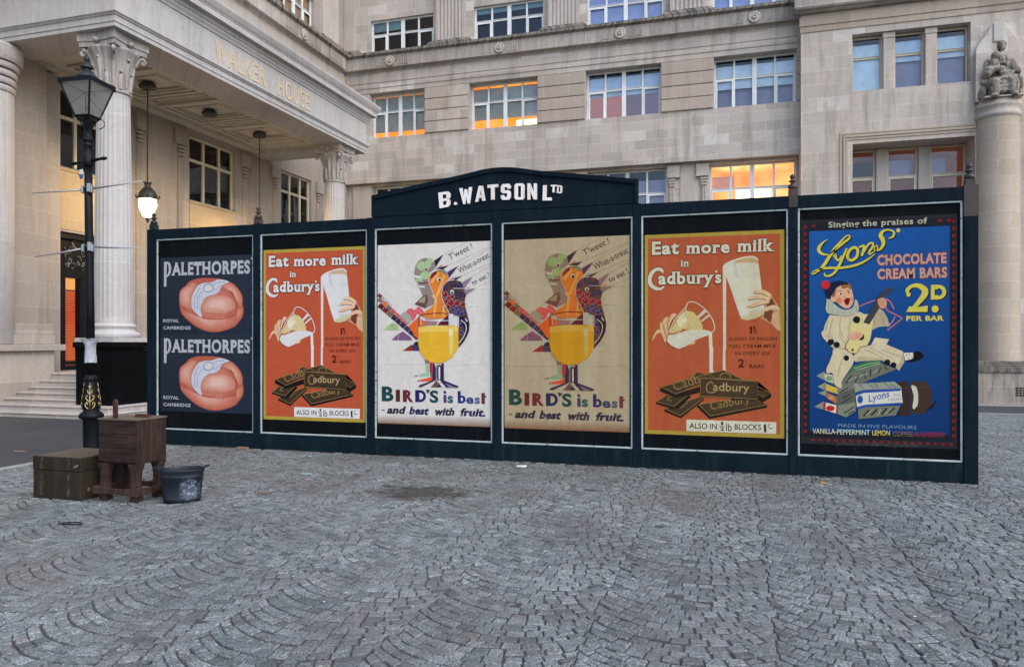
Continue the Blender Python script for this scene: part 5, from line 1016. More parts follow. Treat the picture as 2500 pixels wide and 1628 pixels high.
PALE=[
('G',[(36,45,58),(40,51,68),(46,55,72),(44,52,64)],0,[(0,0),(1680,0),(1680,1195),(0,1195)]),
('P',(186,190,200),0,[(67,1134),(120,1131),(112,748),(66,749)]),
('L',(186,190,200),1,[(84,1120,30),(147,1111,39),(175,1066,45),(179,1003,45),(159,941,39),(117,900,25)]),
('T', (186, 190, 200), 's b45', 'ALETHORPES', (204, 916), (1631, 910), 201, None),
('P',(186,190,200),0,[(1641,1146),(1671,1147),(1664,1120),(1646,1110),(1652,1125)]),
('T', (186, 190, 200), 'b25', 'ROYAL', (53, 189), (344, 187), 50, None),
('T', (186, 190, 200), 'b25', 'CAMBRIDGE', (54, 79), (566, 75), 50, None),
('P',(192,98,78),1,[(353,613),(381,690),(470,751),(537,812),(693,856),(892,861),(1112,842),(1276,795),(1395,717),(1476,621),(1503,536),(1504,452),(1520,367),(1504,273),(1440,189),(1354,114),(1192,59),(1028,32),(885,42),(697,101),(541,198),(405,314),(365,430),(354,527)]),
('P',(200,110,89),1,[(472,587),(494,648),(565,696),(618,744),(741,780),(899,784),(1073,769),(1204,732),(1299,670),(1363,594),(1385,526),(1385,459),(1398,392),(1386,317),(1335,250),(1266,191),(1137,147),(1007,126),(893,134),(744,181),(620,258),(514,350),(482,442),(473,519)]),
('P',(208,122,101),1,[(591,561),(607,606),(659,641),(698,677),(789,703),(906,707),(1035,696),(1131,669),(1202,623),(1250,567),(1266,516),(1266,466),(1276,416),(1267,361),(1229,312),(1178,268),(1082,236),(986,220),(902,226),(791,261),(700,318),(622,386),(598,454),(591,510)]),
('P',(216,134,112),1,[(709,535),(720,564),(753,587),(779,610),(837,627),(913,629),(996,623),(1059,605),(1105,575),(1136,539),(1146,506),(1147,474),(1153,441),(1147,406),(1122,373),(1089,345),(1027,324),(964,314),(910,318),(839,341),(780,378),(729,422),(714,466),(710,502)]),
('P',(210,136,114),1,[(365,594),(392,670),(470,731),(604,796),(671,770),(605,647),(575,475),(595,389),(472,419),(382,478)]),
('P',(214,145,124),1,[(383,598),(406,662),(472,714),(585,769),(642,747),(586,643),(560,497),(578,424),(474,450),(397,500)]),
('P',(219,154,134),1,[(401,602),(420,655),(474,697),(566,741),(612,724),(567,639),(546,520),(560,460),(475,481),(413,522)]),
('P',(224,163,144),1,[(419,606),(433,647),(475,679),(547,714),(583,700),(547,634),(531,542),(542,496),(476,512),(428,544)]),
('P',(228,172,154),1,[(437,610),(447,639),(477,662),(528,686),(553,677),(528,630),(517,564),(524,532),(478,543),(443,566)]),
('P',(206,116,92),1,[(388,391),(495,332),(607,288),(807,243),(1093,211),(1364,265),(1429,246),(1354,138),(1191,78),(1028,51),(874,66),(708,125),(552,217),(428,314)]),
('P',(212,128,106),1,[(460,367),(550,317),(645,279),(814,241),(1055,215),(1285,260),(1340,244),(1276,153),(1139,102),(1000,79),(870,92),(730,141),(598,219),(494,301)]),
('P',(217,141,119),1,[(532,342),(606,302),(683,271),(820,240),(1018,218),(1206,255),(1251,242),(1199,167),(1086,126),(973,107),(867,118),(752,158),(645,222),(560,289)]),
('P',(222,154,132),1,[(604,318),(661,286),(720,262),(827,238),(980,221),(1127,250),(1162,240),(1121,182),(1033,150),(945,135),(863,144),(774,175),(691,224),(625,276)]),
('P',(228,166,146),1,[(676,293),(716,271),(758,254),(834,237),(943,225),(1047,245),(1072,238),(1043,197),(980,174),(918,164),(859,170),(796,192),(737,227),(691,264)]),
('P',(208,126,100),1,[(1145,760),(1276,781),(1384,708),(1465,612),(1490,527),(1487,452),(1439,424),(1396,557),(1298,663),(1156,713)]),
('P',(214,137,112),1,[(1173,742),(1283,760),(1375,698),(1443,617),(1464,545),(1462,481),(1421,458),(1384,570),(1302,659),(1182,702)]),
('P',(220,148,124),1,[(1200,723),(1290,738),(1365,687),(1421,621),(1439,562),(1436,510),(1403,491),(1373,583),(1305,656),(1208,691)]),
('P',(226,159,136),1,[(1228,705),(1297,716),(1356,677),(1399,626),(1413,580),(1411,540),(1385,525),(1362,596),(1309,653),(1234,679)]),
('P',(232,170,148),1,[(1255,686),(1305,694),(1346,667),(1377,630),(1386,598),(1385,569),(1367,559),(1350,609),(1313,649),(1259,668)]),
('P',(216,144,122),1,[(789,472),(883,561),(1091,593),(1276,559),(1363,482),(1353,378),(1190,319),(917,327),(784,367)]),
('P',(220,156,135),1,[(828,472),(907,547),(1083,574),(1240,546),(1314,481),(1305,393),(1167,343),(936,350),(824,384)]),
('P',(225,167,148),1,[(868,472),(932,534),(1076,555),(1204,532),(1264,479),(1257,408),(1144,367),(955,372),(864,400)]),
('P',(230,178,161),1,[(907,472),(956,520),(1068,537),(1167,519),(1214,478),(1208,422),(1121,390),(975,395),(904,416)]),
('P',(234,190,174),1,[(946,472),(981,506),(1060,518),(1131,506),(1164,476),(1160,437),(1098,414),(994,418),(944,433)]),
('P',(204,110,84),1,[(1407,387),(1504,405),(1509,320),(1461,226),(1397,189),(1386,274)]),
('P',(208,119,92),1,[(1408,377),(1490,392),(1494,320),(1454,241),(1399,210),(1390,282)]),
('P',(213,128,100),1,[(1409,367),(1476,379),(1479,321),(1446,256),(1402,231),(1394,289)]),
('P',(218,137,108),1,[(1410,357),(1461,366),(1464,321),(1439,271),(1404,251),(1398,296)]),
('P',(222,146,116),1,[(1410,347),(1447,353),(1449,321),(1431,286),(1407,272),(1402,304)]),
('L',(186,84,62),1,[(612,321,11),(807,257,11),(1082,230,11),(1353,284,11),(1401,406,11),(1363,557,11),(1260,663,11)]),
('P',(204,210,222),1,[(583,513),(596,590),(641,675),(718,758),(837,791),(948,793),(1092,833),(1267,794),(1178,758),(1123,713),(1091,657),(1025,611),(916,592),(828,546),(775,472),(751,377),(776,265),(696,299),(629,360),(590,427)]),
('L',(130,138,160),1,[(805,701,13),(838,757,13),(904,770,13),(970,745,13),(987,697,13),(948,660,13),(882,647,13),(827,662,13),(805,701,13)]),
('P',(222,214,214),0,[(950,703),(943,682),(923,667),(895,662),(868,668),(848,684),(840,705),(847,726),(868,741),(895,746),(923,739),(943,724)]),
('L',(150,158,178),1,[(651,378,10),(639,512,10),(672,627,10),(738,712,10)]),
('L',(150,158,178),1,[(695,387,10),(695,512,10),(739,616,10),(805,672,10)]),
('L',(150,158,178),1,[(981,754,10),(1079,790,10),(1189,788,10)]),
('L',(150,158,178),1,[(1003,659,10),(1080,714,10),(1156,751,10)])]

# ------------------------------------------------------------------ ground
def gz(x, y): return -.0325 * max(0.0, y - 9.5)
def pix(x, y, z=0):
    c, s = math.cos(YAW), math.sin(YAW); d = -x * s + y * c; u = x * c + y * s
    return (1250 + 1795 * u / d, 833 - 1795 * (z - 1.6) / d) if d > .3 else (-9999, 9999)

def ground_mat(name, col, sp=.6):
    M = N(name, .8, .25); p = M.pos()
    n1 = M.noise(p, .5, 4, .6); n2 = M.noise(p, 40, 4, .75); n3 = M.noise(p, 180, 2, .7)
    c = M.mix(M.ramp(n1, [(.35, 0.0), (.65, 1.0)]), tuple(x * .82 for x in col), tuple(x * 1.12 for x in col))
    c = M.mix(sp, c, M.ramp(n2, [(.32, .45), (.68, 1.45)]), 'MULTIPLY'); c = M.mix(.5, c, M.ramp(n3, [(.3, .55), (.7, 1.5)]), 'MULTIPLY')
    M.base(c); M.bump(M.math('ADD', n2, n3), .5, .004); return M.m
m_asph = ground_mat("asphalt", (.044, .049, .054), .35)
m_joint = ground_mat("joint_grit", (.066, .058, .060))
m_kerb = ground_mat("kerb_granite", (.22, .22, .22), .3)

def sett_mat():
    M = N("granite_setts", .62, .35); p = M.pos(); a = M.n("ShaderNodeVertexColor", layer_name="Col")
    sp = M.noise(p, 70, 3, .85); mic = M.noise(p, 130, 2, .8); mid = M.noise(p, 18, 4, .6); big = M.noise(p, .55, 4, .65)
    c = M.mix(.85, a.outputs[0], M.ramp(sp, [(.40, .40), (.50, .84), (.58, 1.7)]), 'MULTIPLY')
    c = M.mix(.5, c, M.ramp(mic, [(.36, .45), (.64, 1.6)]), 'MULTIPLY')
    c = M.mix(.45, c, M.ramp(mid, [(.35, .6), (.65, 1.3)]), 'MULTIPLY')
    c = M.mix(.8, c, M.ramp(big, [(.3, .70), (.7, 1.25)]), 'MULTIPLY')
    # brown grit trodden into the joints by the hoarding, and a damp brown stain
    gr = M.math('MULTIPLY', M.ramp(M.noise(p, .9, 4, .65), [(.46, 0.0), (.60, 1.0)]), .45)
    c = M.mix(gr, c, (.085, .076, .072))
    sx = M.n("ShaderNodeSeparateXYZ"); M.l(p, sx.inputs[0])
    def blot(cx, cy, rx, ry):
        dx = M.math('DIVIDE', M.math('SUBTRACT', sx.outputs[0], cx), rx); dy = M.math('DIVIDE', M.math('SUBTRACT', sx.outputs[1], cy), ry)
        r = M.math('ADD', M.math('MULTIPLY', dx, dx), M.math('MULTIPLY', dy, dy))
        r = M.math('ADD', r, M.math('MULTIPLY', M.math('SUBTRACT', M.noise(p, 4.5, 5, .7), .5), 2.6))
        return M.ramp(r, [(.25, 1.0), (1.0, 0.0)])
    st = blot(-3.15, 7.2, .62, .45)
    c = M.mix(M.math('MULTIPLY', st, .88), c, (.032, .028, .026))
    M.base(c); M.rough(sp, .45, .75); M.bump(M.math('ADD', M.math('MULTIPLY', mid, 2.0), M.math('ADD', sp, mic)), .6, .004)
    return M.m
m_sett = sett_mat()

from mathutils import noise as mn
mb = MB()
def fr(a, b, st): return [a + st * i for i in range(int((b - a) / st + .5))]
ys = [-30, -8, 0] + fr(2.2, 9.5, .11) + [9.5, 12, 15, 20, 25, 32, 50]; xs = [-60, -30, -17, -12] + fr(-8.8, 4.6, .11) + [4.6, 7, 10, 20, 60]
def jz(x, y):
    h = mn.noise(Vector((x * .55 + 3, y * .55, 0))) * .6 + mn.noise(Vector((x * 2.1, y * 2.1, 5))) * .4
    return gz(x, y) - .0090 + (max(-.005, min(.0032, h * .018)) if -8.8 <= x <= 4.6 and 2.2 <= y <= 9.5 else 0)
V = [(x, y, jz(x, y)) for y in ys for x in xs]; nx = len(xs)
mb.add(V, [(j * nx + i, j * nx + i + 1, (j + 1) * nx + i + 1, (j + 1) * nx + i) for j in range(len(ys) - 1) for i in range(nx - 1)])
tag(mb.build("ground", m_joint), kind='structure')

random.seed(11)
mb = MB(); W_, R_, TH, PP = 1.0, .7071, math.radians(45), .086
base = lin((119, 126, 127)); base = tuple(x * .76 for x in base)
for i in range(-9, 11):
    xc = i * W_ - .27
    yo = .03
    for k in range(int(2.2 / PP), int(24.2 / PP)):
        yk = k * PP + yo
        px, py = pix(xc, yk, 0)
        if not -9 < xc < 10: continue
        seam = lambda j: random.Random(j * 1009 + k * 31).uniform(-.055, .055)
        TL, TR = -TH + seam(i), TH + seam(i + 1); th = TL; wob = random.uniform(-.006, .006)
        first = True
        while th < TR - .02:
            dth = random.uniform(.078, .112) / R_ * (.75 + .35 * math.cos(th))
            if first: dth *= random.uniform(.45, 1.0); first = False
            t1 = th + dth
            if TR - t1 < .055 / R_: t1 = TR
            tm = (th + t1) / 2
            cx, cy = xc + R_ * math.sin(tm), yk + R_ * (1 - math.cos(tm)) + PP / 2
            px, py = pix(cx, cy, gz(cx, cy))
            ok = -8.72 - .03 * random.random() < cx < 9 and cy > 1.9
            if cy > 9.40: ok = ok and cx > 1.2 + (cy - 9.4) * .12 and cy < 23.9
            if ok:
                g = random.uniform(.0030, .0056)
                def q(t, e):
                    tt = t - (PP / R_) * math.sin(t) * .85 * e if t not in (TL, TR) else t
                    return (xc + R_ * math.sin(tt), yk + R_ * (1 - math.cos(tt)) + e * PP + wob)
                P4 = [q(th, 0), q(t1, 0), q(t1, 1), q(th, 1)]
                mx, my = sum(p[0] for p in P4) / 4, sum(p[1] for p in P4) / 4
                pts = []
                for (x, y) in P4:
                    x += random.uniform(-.004, .004); y += random.uniform(-.004, .004)
                    dx, dy = mx - x, my - y; L = math.hypot(dx, dy) + 1e-9; pts.append((x + dx / L * g * 1.5, y + dy / L * g * 1.5))
                z0 = gz(mx, my) + random.gauss(0, .0026); tx, ty = random.gauss(0, .022), random.gauss(0, .028)
                zf = lambda x, y: z0 + (x - mx) * tx + (y - my) * ty
                k2 = .89
                bot = [(x, y, gz(x, y) - .02) for x, y in pts]; ed = [(x, y, zf(x, y) - .0055) for x, y in pts]
                top = [(mx + (x - mx) * k2, my + (y - my) * k2, zf(x, y) + random.uniform(-.001, .001)) for x, y in pts]
                v = max(.5, random.gauss(1, .16)); h = random.random()
                c = tuple(b * v for b in base)
                if h < .05: c = (c[0] * 1.10, c[1] * 1.0, c[2] * .98)
                elif h > .93: c = (c[0] * .80, c[1] * .84, c[2] * .86)
                A = bot + ed + top
                mb.add(A, [(0, 1, 5, 4), (1, 2, 6, 5), (2, 3, 7, 6), (3, 0, 4, 7), (4, 5, 9, 8), (5, 6, 10, 9), (6, 7, 11, 10), (7, 4, 8, 11), (8, 9, 10, 11)], 0, False, c)
            th = t1
o = mb.build("cobblestones", m_sett, fix=False)
tag(o, "small grey granite setts laid in scalloped arcs across the square", "cobblestones", kind='stuff')

def sheet(poly_rows, name, mat, dz):
    mb = MB()
    for (x0, x1, y0, y1) in poly_rows:
        n = max(1, int((y1 - y0) / 2)); 
        for j in range(n):
            a, b = y0 + (y1 - y0) * j / n, y0 + (y1 - y0) * (j + 1) / n
            mb.add([(x0, a, gz(0, a) + dz), (x1, a, gz(0, a) + dz), (x1, b, gz(0, b) + dz), (x0, b, gz(0, b) + dz)], [(0, 1, 2, 3)])
    return mb.build(name, mat)
tag(sheet([(-40, -8.86, -10, 9.5), (-40, -8.86, 9.5, 30.9), (-8.86, 60, 24.2, 30.9)], "road", m_asph, .004), kind='structure')
mb = MB(); random.seed(5)
y = 1.0
while y < 9.2:
    L = random.uniform(.5, .9); mb.box(-8.86, -8.73, y + .006, y + L - .006, -.1, .008 + random.uniform(-.003, .003)); y += L
x = -8.7
while x < 22:
    L = random.uniform(.6, 1.0); z = gz(0, 24.05); mb.box(x + .006, x + L - .006, 24.0, 24.18, z - .1, z + .012); x += L
tag(mb.build("kerb", m_kerb, bevel=.006), kind='structure')
mb = MB(); mb.box(2.5, 16, 29.0, 29.64, -1.0, -.60)
tag(mb.build("pavement", m_kerb, bevel=.02), kind='structure')

# ------------------------------------------------------------------ lettering
FC = bpy.data.curves.new("lettering", 'FONT'); FO = bpy.data.objects.new("lettering", FC)
def text_tris(s, off=0.0, serif=False):
    off = min(off, .038); FC.body = s; FC.offset = off; FC.resolution_u = 4; FC.space_character = 1.0 + max(0.0, off) * 2.2 + (.05 if serif else 0)
    me = bpy.data.meshes.new_from_object(FO)
    F2 = []
    V = [(v.co.x, v.co.y) for v in me.vertices]; F = [tuple(p.vertices) for p in me.polygons]
    bpy.data.meshes.remove(me)
    if serif:
        cnt = {}
        for f in F:
            for i in range(len(f)):
                e = tuple(sorted((f[i], f[(i + 1) % len(f)]))); cnt[e] = cnt.get(e, 0) + 1
        key = {}
        for (a, b), n in cnt.items():
            if n == 1:
                k = tuple(sorted((tuple(round(t, 4) for t in V[a]), tuple(round(t, 4) for t in V[b])))); key[k] = key.get(k, 0) + 1
        for ((x0, y0), (x1, y1)), n in key.items():
            L = abs(x1 - x0)
            if n == 1 and abs(y1 - y0) < .004 and .05 < L < .17 + 2 * off:
                lo = y0 < .15; e = .05 + off * .3; t = .05 + off * .3
                if not lo and y0 < .35: continue
                yy = y0 + (t if lo else -t); a, b = min(x0, x1), max(x0, x1); i = len(V)
                V += [(a - e, y0), (b + e, y0), (b + e * .55, yy), (a - e * .55, yy)]; F2.append((i, i + 1, i + 2, i + 3))
    return V, F, F2
def fit_text(s, a, b, cap, st):
    off = 0.0
    for t in st.split():
        if t[0] == 'b': off = min(.038, int(t[1:]) / 1000)
    V, F, F2 = text_tris(s, off, 's' in st.split())
    x0 = min(v[0] for v in V); x1 = max(v[0] for v in V)
    asc = .682 if any(ch.isupper() or ch.isdigit() for ch in s) else .73
    L = math.hypot(b[0] - a[0], b[1] - a[1]); ux, uy = (b[0] - a[0]) / L, (b[1] - a[1]) / L
    kx = L / (x1 - x0); ky = cap / (asc + 2 * off); sh = .28 if 'i' in st.split() else 0
    if sh: kx = (L - sh * cap * .6) / (x1 - x0)
    out = []
    for (x, y) in V:
        X = (x - x0) * kx; Y = (y + off) * ky; X += Y * sh
        out.append((a[0] + ux * X - uy * Y, a[1] + uy * X + ux * Y))
    return out, F, F2

def crom(pts, closed, n=4):
    out = []; N_ = len(pts); rng = range(N_) if closed else range(N_ - 1)
    for i in rng:
        g = lambda k: pts[k % N_] if closed else pts[min(max(k, 0), N_ - 1)]
        p0, p1, p2, p3 = g(i - 1), g(i), g(i + 1), g(i + 2)
        for j in range(n):
            t = j / n
            out.append(tuple(.5 * ((2 * p1[c]) + (-p0[c] + p2[c]) * t + (2 * p0[c] - 5 * p1[c] + 4 * p2[c] - p3[c]) * t * t + (-p0[c] + 3 * p1[c] - 3 * p2[c] + p3[c]) * t ** 3) for c in range(len(p1))))
    if not closed: out.append(pts[-1])
    return out

def draw_art(items, tf, mb, ox=0.0, oz=0.0, kx=1.0, kz=1.0):
    """flat printed artwork as thin layered faces; mm in, metres out"""
    boxes = []
    lin = lambda c: tuple(x * .78 for x in globals()['lin'](c))
    def put(V, F, cols):
        xs_ = [v[0] for v in V]; zs_ = [v[1] for v in V]; bx = (min(xs_), max(xs_), min(zs_), max(zs_))
        lay = 0
        for (b, l) in boxes:
            if b[0] < bx[1] and b[1] > bx[0] and b[2] < bx[3] and b[3] > bx[2]: lay = max(lay, l + 1)
        boxes.append((bx, lay))
        P = [(ox + x * .001 * kx, -.0003 * (lay + 1), oz + z * .001 * kz) for x, z in V]
        base_i = len(mb.v); mb.v += P
        for f in F:
            mb.f.append([base_i + i for i in f]); mb.mi.append(0); mb.sm.append(False); mb.c.append([cols[i] for i in f])
    for it in items:
        if it[0] in 'PG':
            pts = it[3]
            if it[0] == 'P':
                c = lin(tf(it[1]))
                if it[2]: pts = crom(pts, True)
                F = [tuple(t) for t in tessellate_polygon([[Vector((p[0], p[1], 0)) for p in pts]])]; put(pts, F, [c] * len(pts))
            else:
                cs = [lin(tf(c)) for c in it[1]]; n = 10; V = []; C_ = []   # bilinear gradient
                for j in range(n + 1):
                    for i in range(2):
                        t = j / n; a = pts[0 + i]; b = pts[3 - i]; V.append((a[0] + (b[0] - a[0]) * t, a[1] + (b[1] - a[1]) * t))
                        C_.append(tuple(p + (q - p) * t for p, q in zip(cs[0 + i], cs[3 - i])))
                put(V, [(2 * j, 2 * j + 1, 2 * j + 3, 2 * j + 2) for j in range(n)], C_)
        elif it[0] == 'L':
            pts = it[3]; c = lin(tf(it[1]))
            if it[2] and len(pts) > 2: pts = crom(pts, False, 5)
            V = []
            for i, p in enumerate(pts):
                a = pts[max(i - 1, 0)]; b = pts[min(i + 1, len(pts) - 1)]; dx, dy = b[0] - a[0], b[1] - a[1]; L = math.hypot(dx, dy) or 1
                h = max(p[2], 1.5) / 2; V += [(p[0] - dy / L * h, p[1] + dx / L * h), (p[0] + dy / L * h, p[1] - dx / L * h)]
            put(V, [(2 * i, 2 * i + 1, 2 * i + 3, 2 * i + 2) for i in range(len(pts) - 1)], [c] * len(V))
        else:
            _, c, st, s, a, b, cap, oc = it
            if oc:
                c2 = lin(tf(oc)); st2 = []; 
                V0, F0, S0 = fit_text(s, a, b, cap, st); d = max(5.0, cap * .06)
                for dx, dy in ((d, 0), (-d, 0), (0, d), (0, -d), (d * .7, d * .7), (-d * .7, d * .7), (d * .7, -d * .7), (-d * .7, -d * .7)):
                    pass
                n0 = len(V0); V = []; F = []
                for k, (dx, dy) in enumerate(((d, 0), (-d, 0), (0, d), (0, -d), (d * .7, -d * .7), (-d * .7, -d * .7))):
                    V += [(x + dx, y + dy) for x, y in V0]; F += [tuple(i + k * n0 for i in f) for f in F0]
                # each shifted copy sits on its own hair-thin layer
                for k in range(6): put(V[k * n0:(k + 1) * n0], F0, [c2] * n0); S0 and put(V[k * n0:(k + 1) * n0], S0, [c2] * n0)
            V, F, S = fit_text(s, a, b, cap, st); put(V, F, [lin(tf(c))] * len(V)); S and put(V, S, [lin(tf(c))] * len(V))

# ------------------------------------------------------------------ the advertising hoarding
HY = 9.42
hoard = tag(empty("advertising_hoarding", (-3.06, HY, 0)), "long blue-black timber hoarding of six framed posters standing on the cobbles", "hoarding")
HX = [-8.762, -6.83, -4.95, -3.083, -1.205, .651, 2.497]; HXE = [-8.605, -6.722, -4.84, -2.962, -1.107, .748, 2.643]
for i in range(7):
    mb = MB(); t = 3.345 if i < 6 else 3.35
    mb.box(HX[i], HXE[i], HY - .045, HY + .10, -.012, t); mb.build("post", m_hoard, hoard, bevel=.005)
mb = MB(); mb2 = MB(); mb3 = MB()
for i in range(6):
    a, b = HXE[i] + .0015, HX[i + 1] - .0015
    mb.box(a, b, HY - .038, HY + .06, 3.19, 3.338); mb2.box(a, b, HY - .036, HY + .06, .011, .225)
    mb3.box(a, b, HY - .040, HY + .03, 3.3395, 3.352)
mb.build("top_rail", m_hoard, hoard, bevel=.004); mb2.build("kickboard", m_hlow, hoard, bevel=.004)
for i in range(6):
    a, b = HXE[i] + .002, HX[i + 1] - .002
    mb = MB(); mb.box(a, b, HY, HY + .03, .227, 3.188); mb.build("backing_board", m_panel, hoard)
    mb = MB(); t = .022; y0, y1 = HY - .024, HY - .001; a += .003; b -= .003
    mb.box(a, b, y0, y1, 3.165, 3.165 + t); mb.box(a, b, y0, y1, .232, .232 + t); mb.box(a, a + t, y0, y1, .2545, 3.1645); mb.box(b - t, b, y0, y1, .2545, 3.1645)
    mb.build("bead_frame", m_bead, hoard, bevel=.005)
for i, kind in ((0, m_green), (1, m_rust), (5, m_rust), (6, m_rust)):
    xc = (HX[i] + HXE[i]) / 2; z = 3.353
    mb = MB(); mb.box(xc - .048, xc + .048, HY - .03, HY + .066, 3.3525, 3.425)
    prof = [(.03, 3.425), (.048, 3.432), (.056, 3.448), (.052, 3.468), (.034, 3.482), (.022, 3.50), (.026, 3.508), (.046, 3.516), (.046, 3.526), (.026, 3.536), (.02, 3.548), (.03, 3.560), (.034, 3.575), (.028, 3.592), (.012, 3.604), (.004, 3.610)]
    mb.lathe(prof, xc, HY + .018, 16); mb.build("finial", kind, hoard)
mb = MB(); mb.box(HX[6] - .001, HXE[6] + .004, HY - .049, HY + .104, 3.00, 3.356); mb.build("iron_cap", m_rust, hoard, bevel=.004)
mb = MB(); mb.box(HX[5] - .002, HXE[5] + .002, HY - .047, HY + .102, 3.20, 3.352); mb.build("iron_cap", m_rust, hoard, bevel=.004)
# curved sign board
FH = lambda u, z, n: (u, HY - n, z)
arc = crom([(-4.87, 3.640), (-4.2, 3.745), (-3.50, 3.846), (-3.22, 3.893), (-2.99, 3.908), (-2.74, 3.888), (-2.40, 3.822), (-1.9, 3.752), (-1.14, 3.637)], False, 6)
mb = MB(); mb.prism([(-4.868, 3.336)] + arc + [(-1.142, 3.336)], FH, -.03, .03)
sign = mb.build("sign_board", m_hoard, hoard)
mb = MB()
for i in range(len(arc) - 1):
    (x0, z0), (x1, z1) = arc[i], arc[i + 1]
    mb.add([FH(x0, z0 - .045, .058), FH(x1, z1 - .045, .058), FH(x1, z1 + .012, .065), FH(x0, z0 + .012, .065), FH(x0, z0 + .012, -.04), FH(x1, z1 + .012, -.04), FH(x0, z0 - .045, .0305), FH(x1, z1 - .045, .0305)],
           [(0, 1, 2, 3), (3, 2, 5, 4), (0, 6, 7, 1)])
mb.bf(FH, -4.872, -4.83, 3.354, 3.60, .0305, .056); mb.bf(FH, -1.18, -1.138, 3.354, 3.595, .0305, .056)
mb.build("cap_moulding", m_hoard, sign)
mb = MB(); mb.bf(FH, -4.83, -1.18, 3.354, 3.378, .0305, .041); mb.build("ledge", m_hoard, sign)
def strokes(letter):
    o = .16
    Q = lambda *p: p
    G = {
     'B': [[(0, 0), (.82, 0), (1, .13), (1, .40), (.88, .5), (1, .6), (1, .87), (.82, 1), (0, 1)], [(.34, .16), (.66, .16), (.66, .42), (.34, .42)], [(.34, .58), (.66, .58), (.66, .84), (.34, .84)]],
     'O': [[(.16, 0), (.84, 0), (1, .12), (1, .88), (.84, 1), (.16, 1), (0, .88), (0, .12)], [(.34, .15), (.66, .15), (.66, .85), (.34, .85)]],
     'D': [[(0, 0), (.8, 0), (1, .16), (1, .84), (.8, 1), (0, 1)], [(.34, .17), (.66, .17), (.66, .83), (.34, .83)]],
     'L': [[(0, 0), (1, 0), (1, .2), (.42, .2), (.42, 1), (0, 1)]],
     'T': [[(.34, 0), (.66, 0), (.66, .8), (1, .8), (1, 1), (0, 1), (0, .8), (.34, .8)]],
     'N': [[(0, 0), (.32, 0), (.32, .52), (.68, 0), (1, 0), (1, 1), (.68, 1), (.68, .48), (.32, 1), (0, 1)]],
     'A': [[(0, 0), (.30, 0), (.36, .22), (.64, .22), (.70, 0), (1, 0), (.70, 1), (.30, 1)], [(.42, .42), (.58, .42), (.52, .74), (.48, .74)]],
     'W': [[(.16, 0), (.38, 0), (.5, .5), (.62, 0), (.84, 0), (1, 1), (.76, 1), (.70, .42), (.60, .9), (.40, .9), (.30, .42), (.24, 1), (0, 1)]],
     'S': [[(0, .14), (.16, 0), (.84, 0), (1, .14), (1, .48), (.84, .60), (.36, .60), (.36, .80), (.66, .80), (.66, .70), (1, .70), (1, .87), (.84, 1), (.16, 1), (0, .87), (0, .54), (.16, .42), (.64, .42), (.64, .19), (.34, .19), (.34, .30), (0, .30)]],
    }
    return G[letter]
LET = [('B', (-3.838, 3.418), (-3.685, 3.437), (-3.682, 3.646), (-3.858, 3.633)), ('W', (-3.515, 3.456), (-3.378, 3.464), (-3.369, 3.684), (-3.552, 3.675)),
       ('A', (-3.322, 3.477), (-3.178, 3.489), (-3.172, 3.690), (-3.312, 3.690)), ('T', (-3.147, 3.493), (-2.998, 3.499), (-2.998, 3.700), (-3.147, 3.696)),
       ('S', (-2.958, 3.485), (-2.822, 3.481), (-2.820, 3.694), (-2.958, 3.694)), ('O', (-2.770, 3.478), (-2.630, 3.472), (-2.630, 3.688), (-2.770, 3.692)),
       ('N', (-2.590, 3.468), (-2.462, 3.464), (-2.462, 3.676), (-2.590, 3.684)), ('L', (-2.386, 3.447), (-2.262, 3.440), (-2.262, 3.640), (-2.376, 3.646)),
       ('T', (-2.280, 3.548), (-2.196, 3.542), (-2.192, 3.640), (-2.272, 3.644)), ('D', (-2.192, 3.534), (-2.124, 3.524), (-2.118, 3.626), (-2.186, 3.636))]
mb = MB()
for ch, a, b, c, d in LET:
    f = lambda u, v: (a[0] * (1 - u) * (1 - v) + b[0] * u * (1 - v) + c[0] * u * v + d[0] * (1 - u) * v, a[1] * (1 - u) * (1 - v) + b[1] * u * (1 - v) + c[1] * u * v + d[1] * (1 - u) * v)
    loops = [[f(u, v) for u, v in L] for L in strokes(ch)]
    tri = tessellate_polygon([[Vector((p[0], p[1], 0)) for p in L] for L in loops])
    fl = [p for L in loops for p in L]; k = len(fl)
    F = [tuple(t) for t in tri] + [tuple(k + i for i in reversed(t)) for t in tri]; i0 = 0
    for L in loops:
        n = len(L); F += [(i0 + i, i0 + (i + 1) % n, k + i0 + (i + 1) % n, k + i0 + i) for i in range(n)]; i0 += n
    mb.add([FH(x, z, .056) for x, z in fl] + [FH(x, z, .031) for x, z in fl], F)
mb.prism([(-3.607 + .021 * math.cos(t * PI / 5), 3.473 + .021 * math.sin(t * PI / 5)) for t in range(10)], FH, .031, .056)
m_let = paint("white_letter_enamel", (.72, .70, .68), .45, .08, .4, wear=((.42, .30, .22), .8))
mb.build("lettering", m_let, sign)

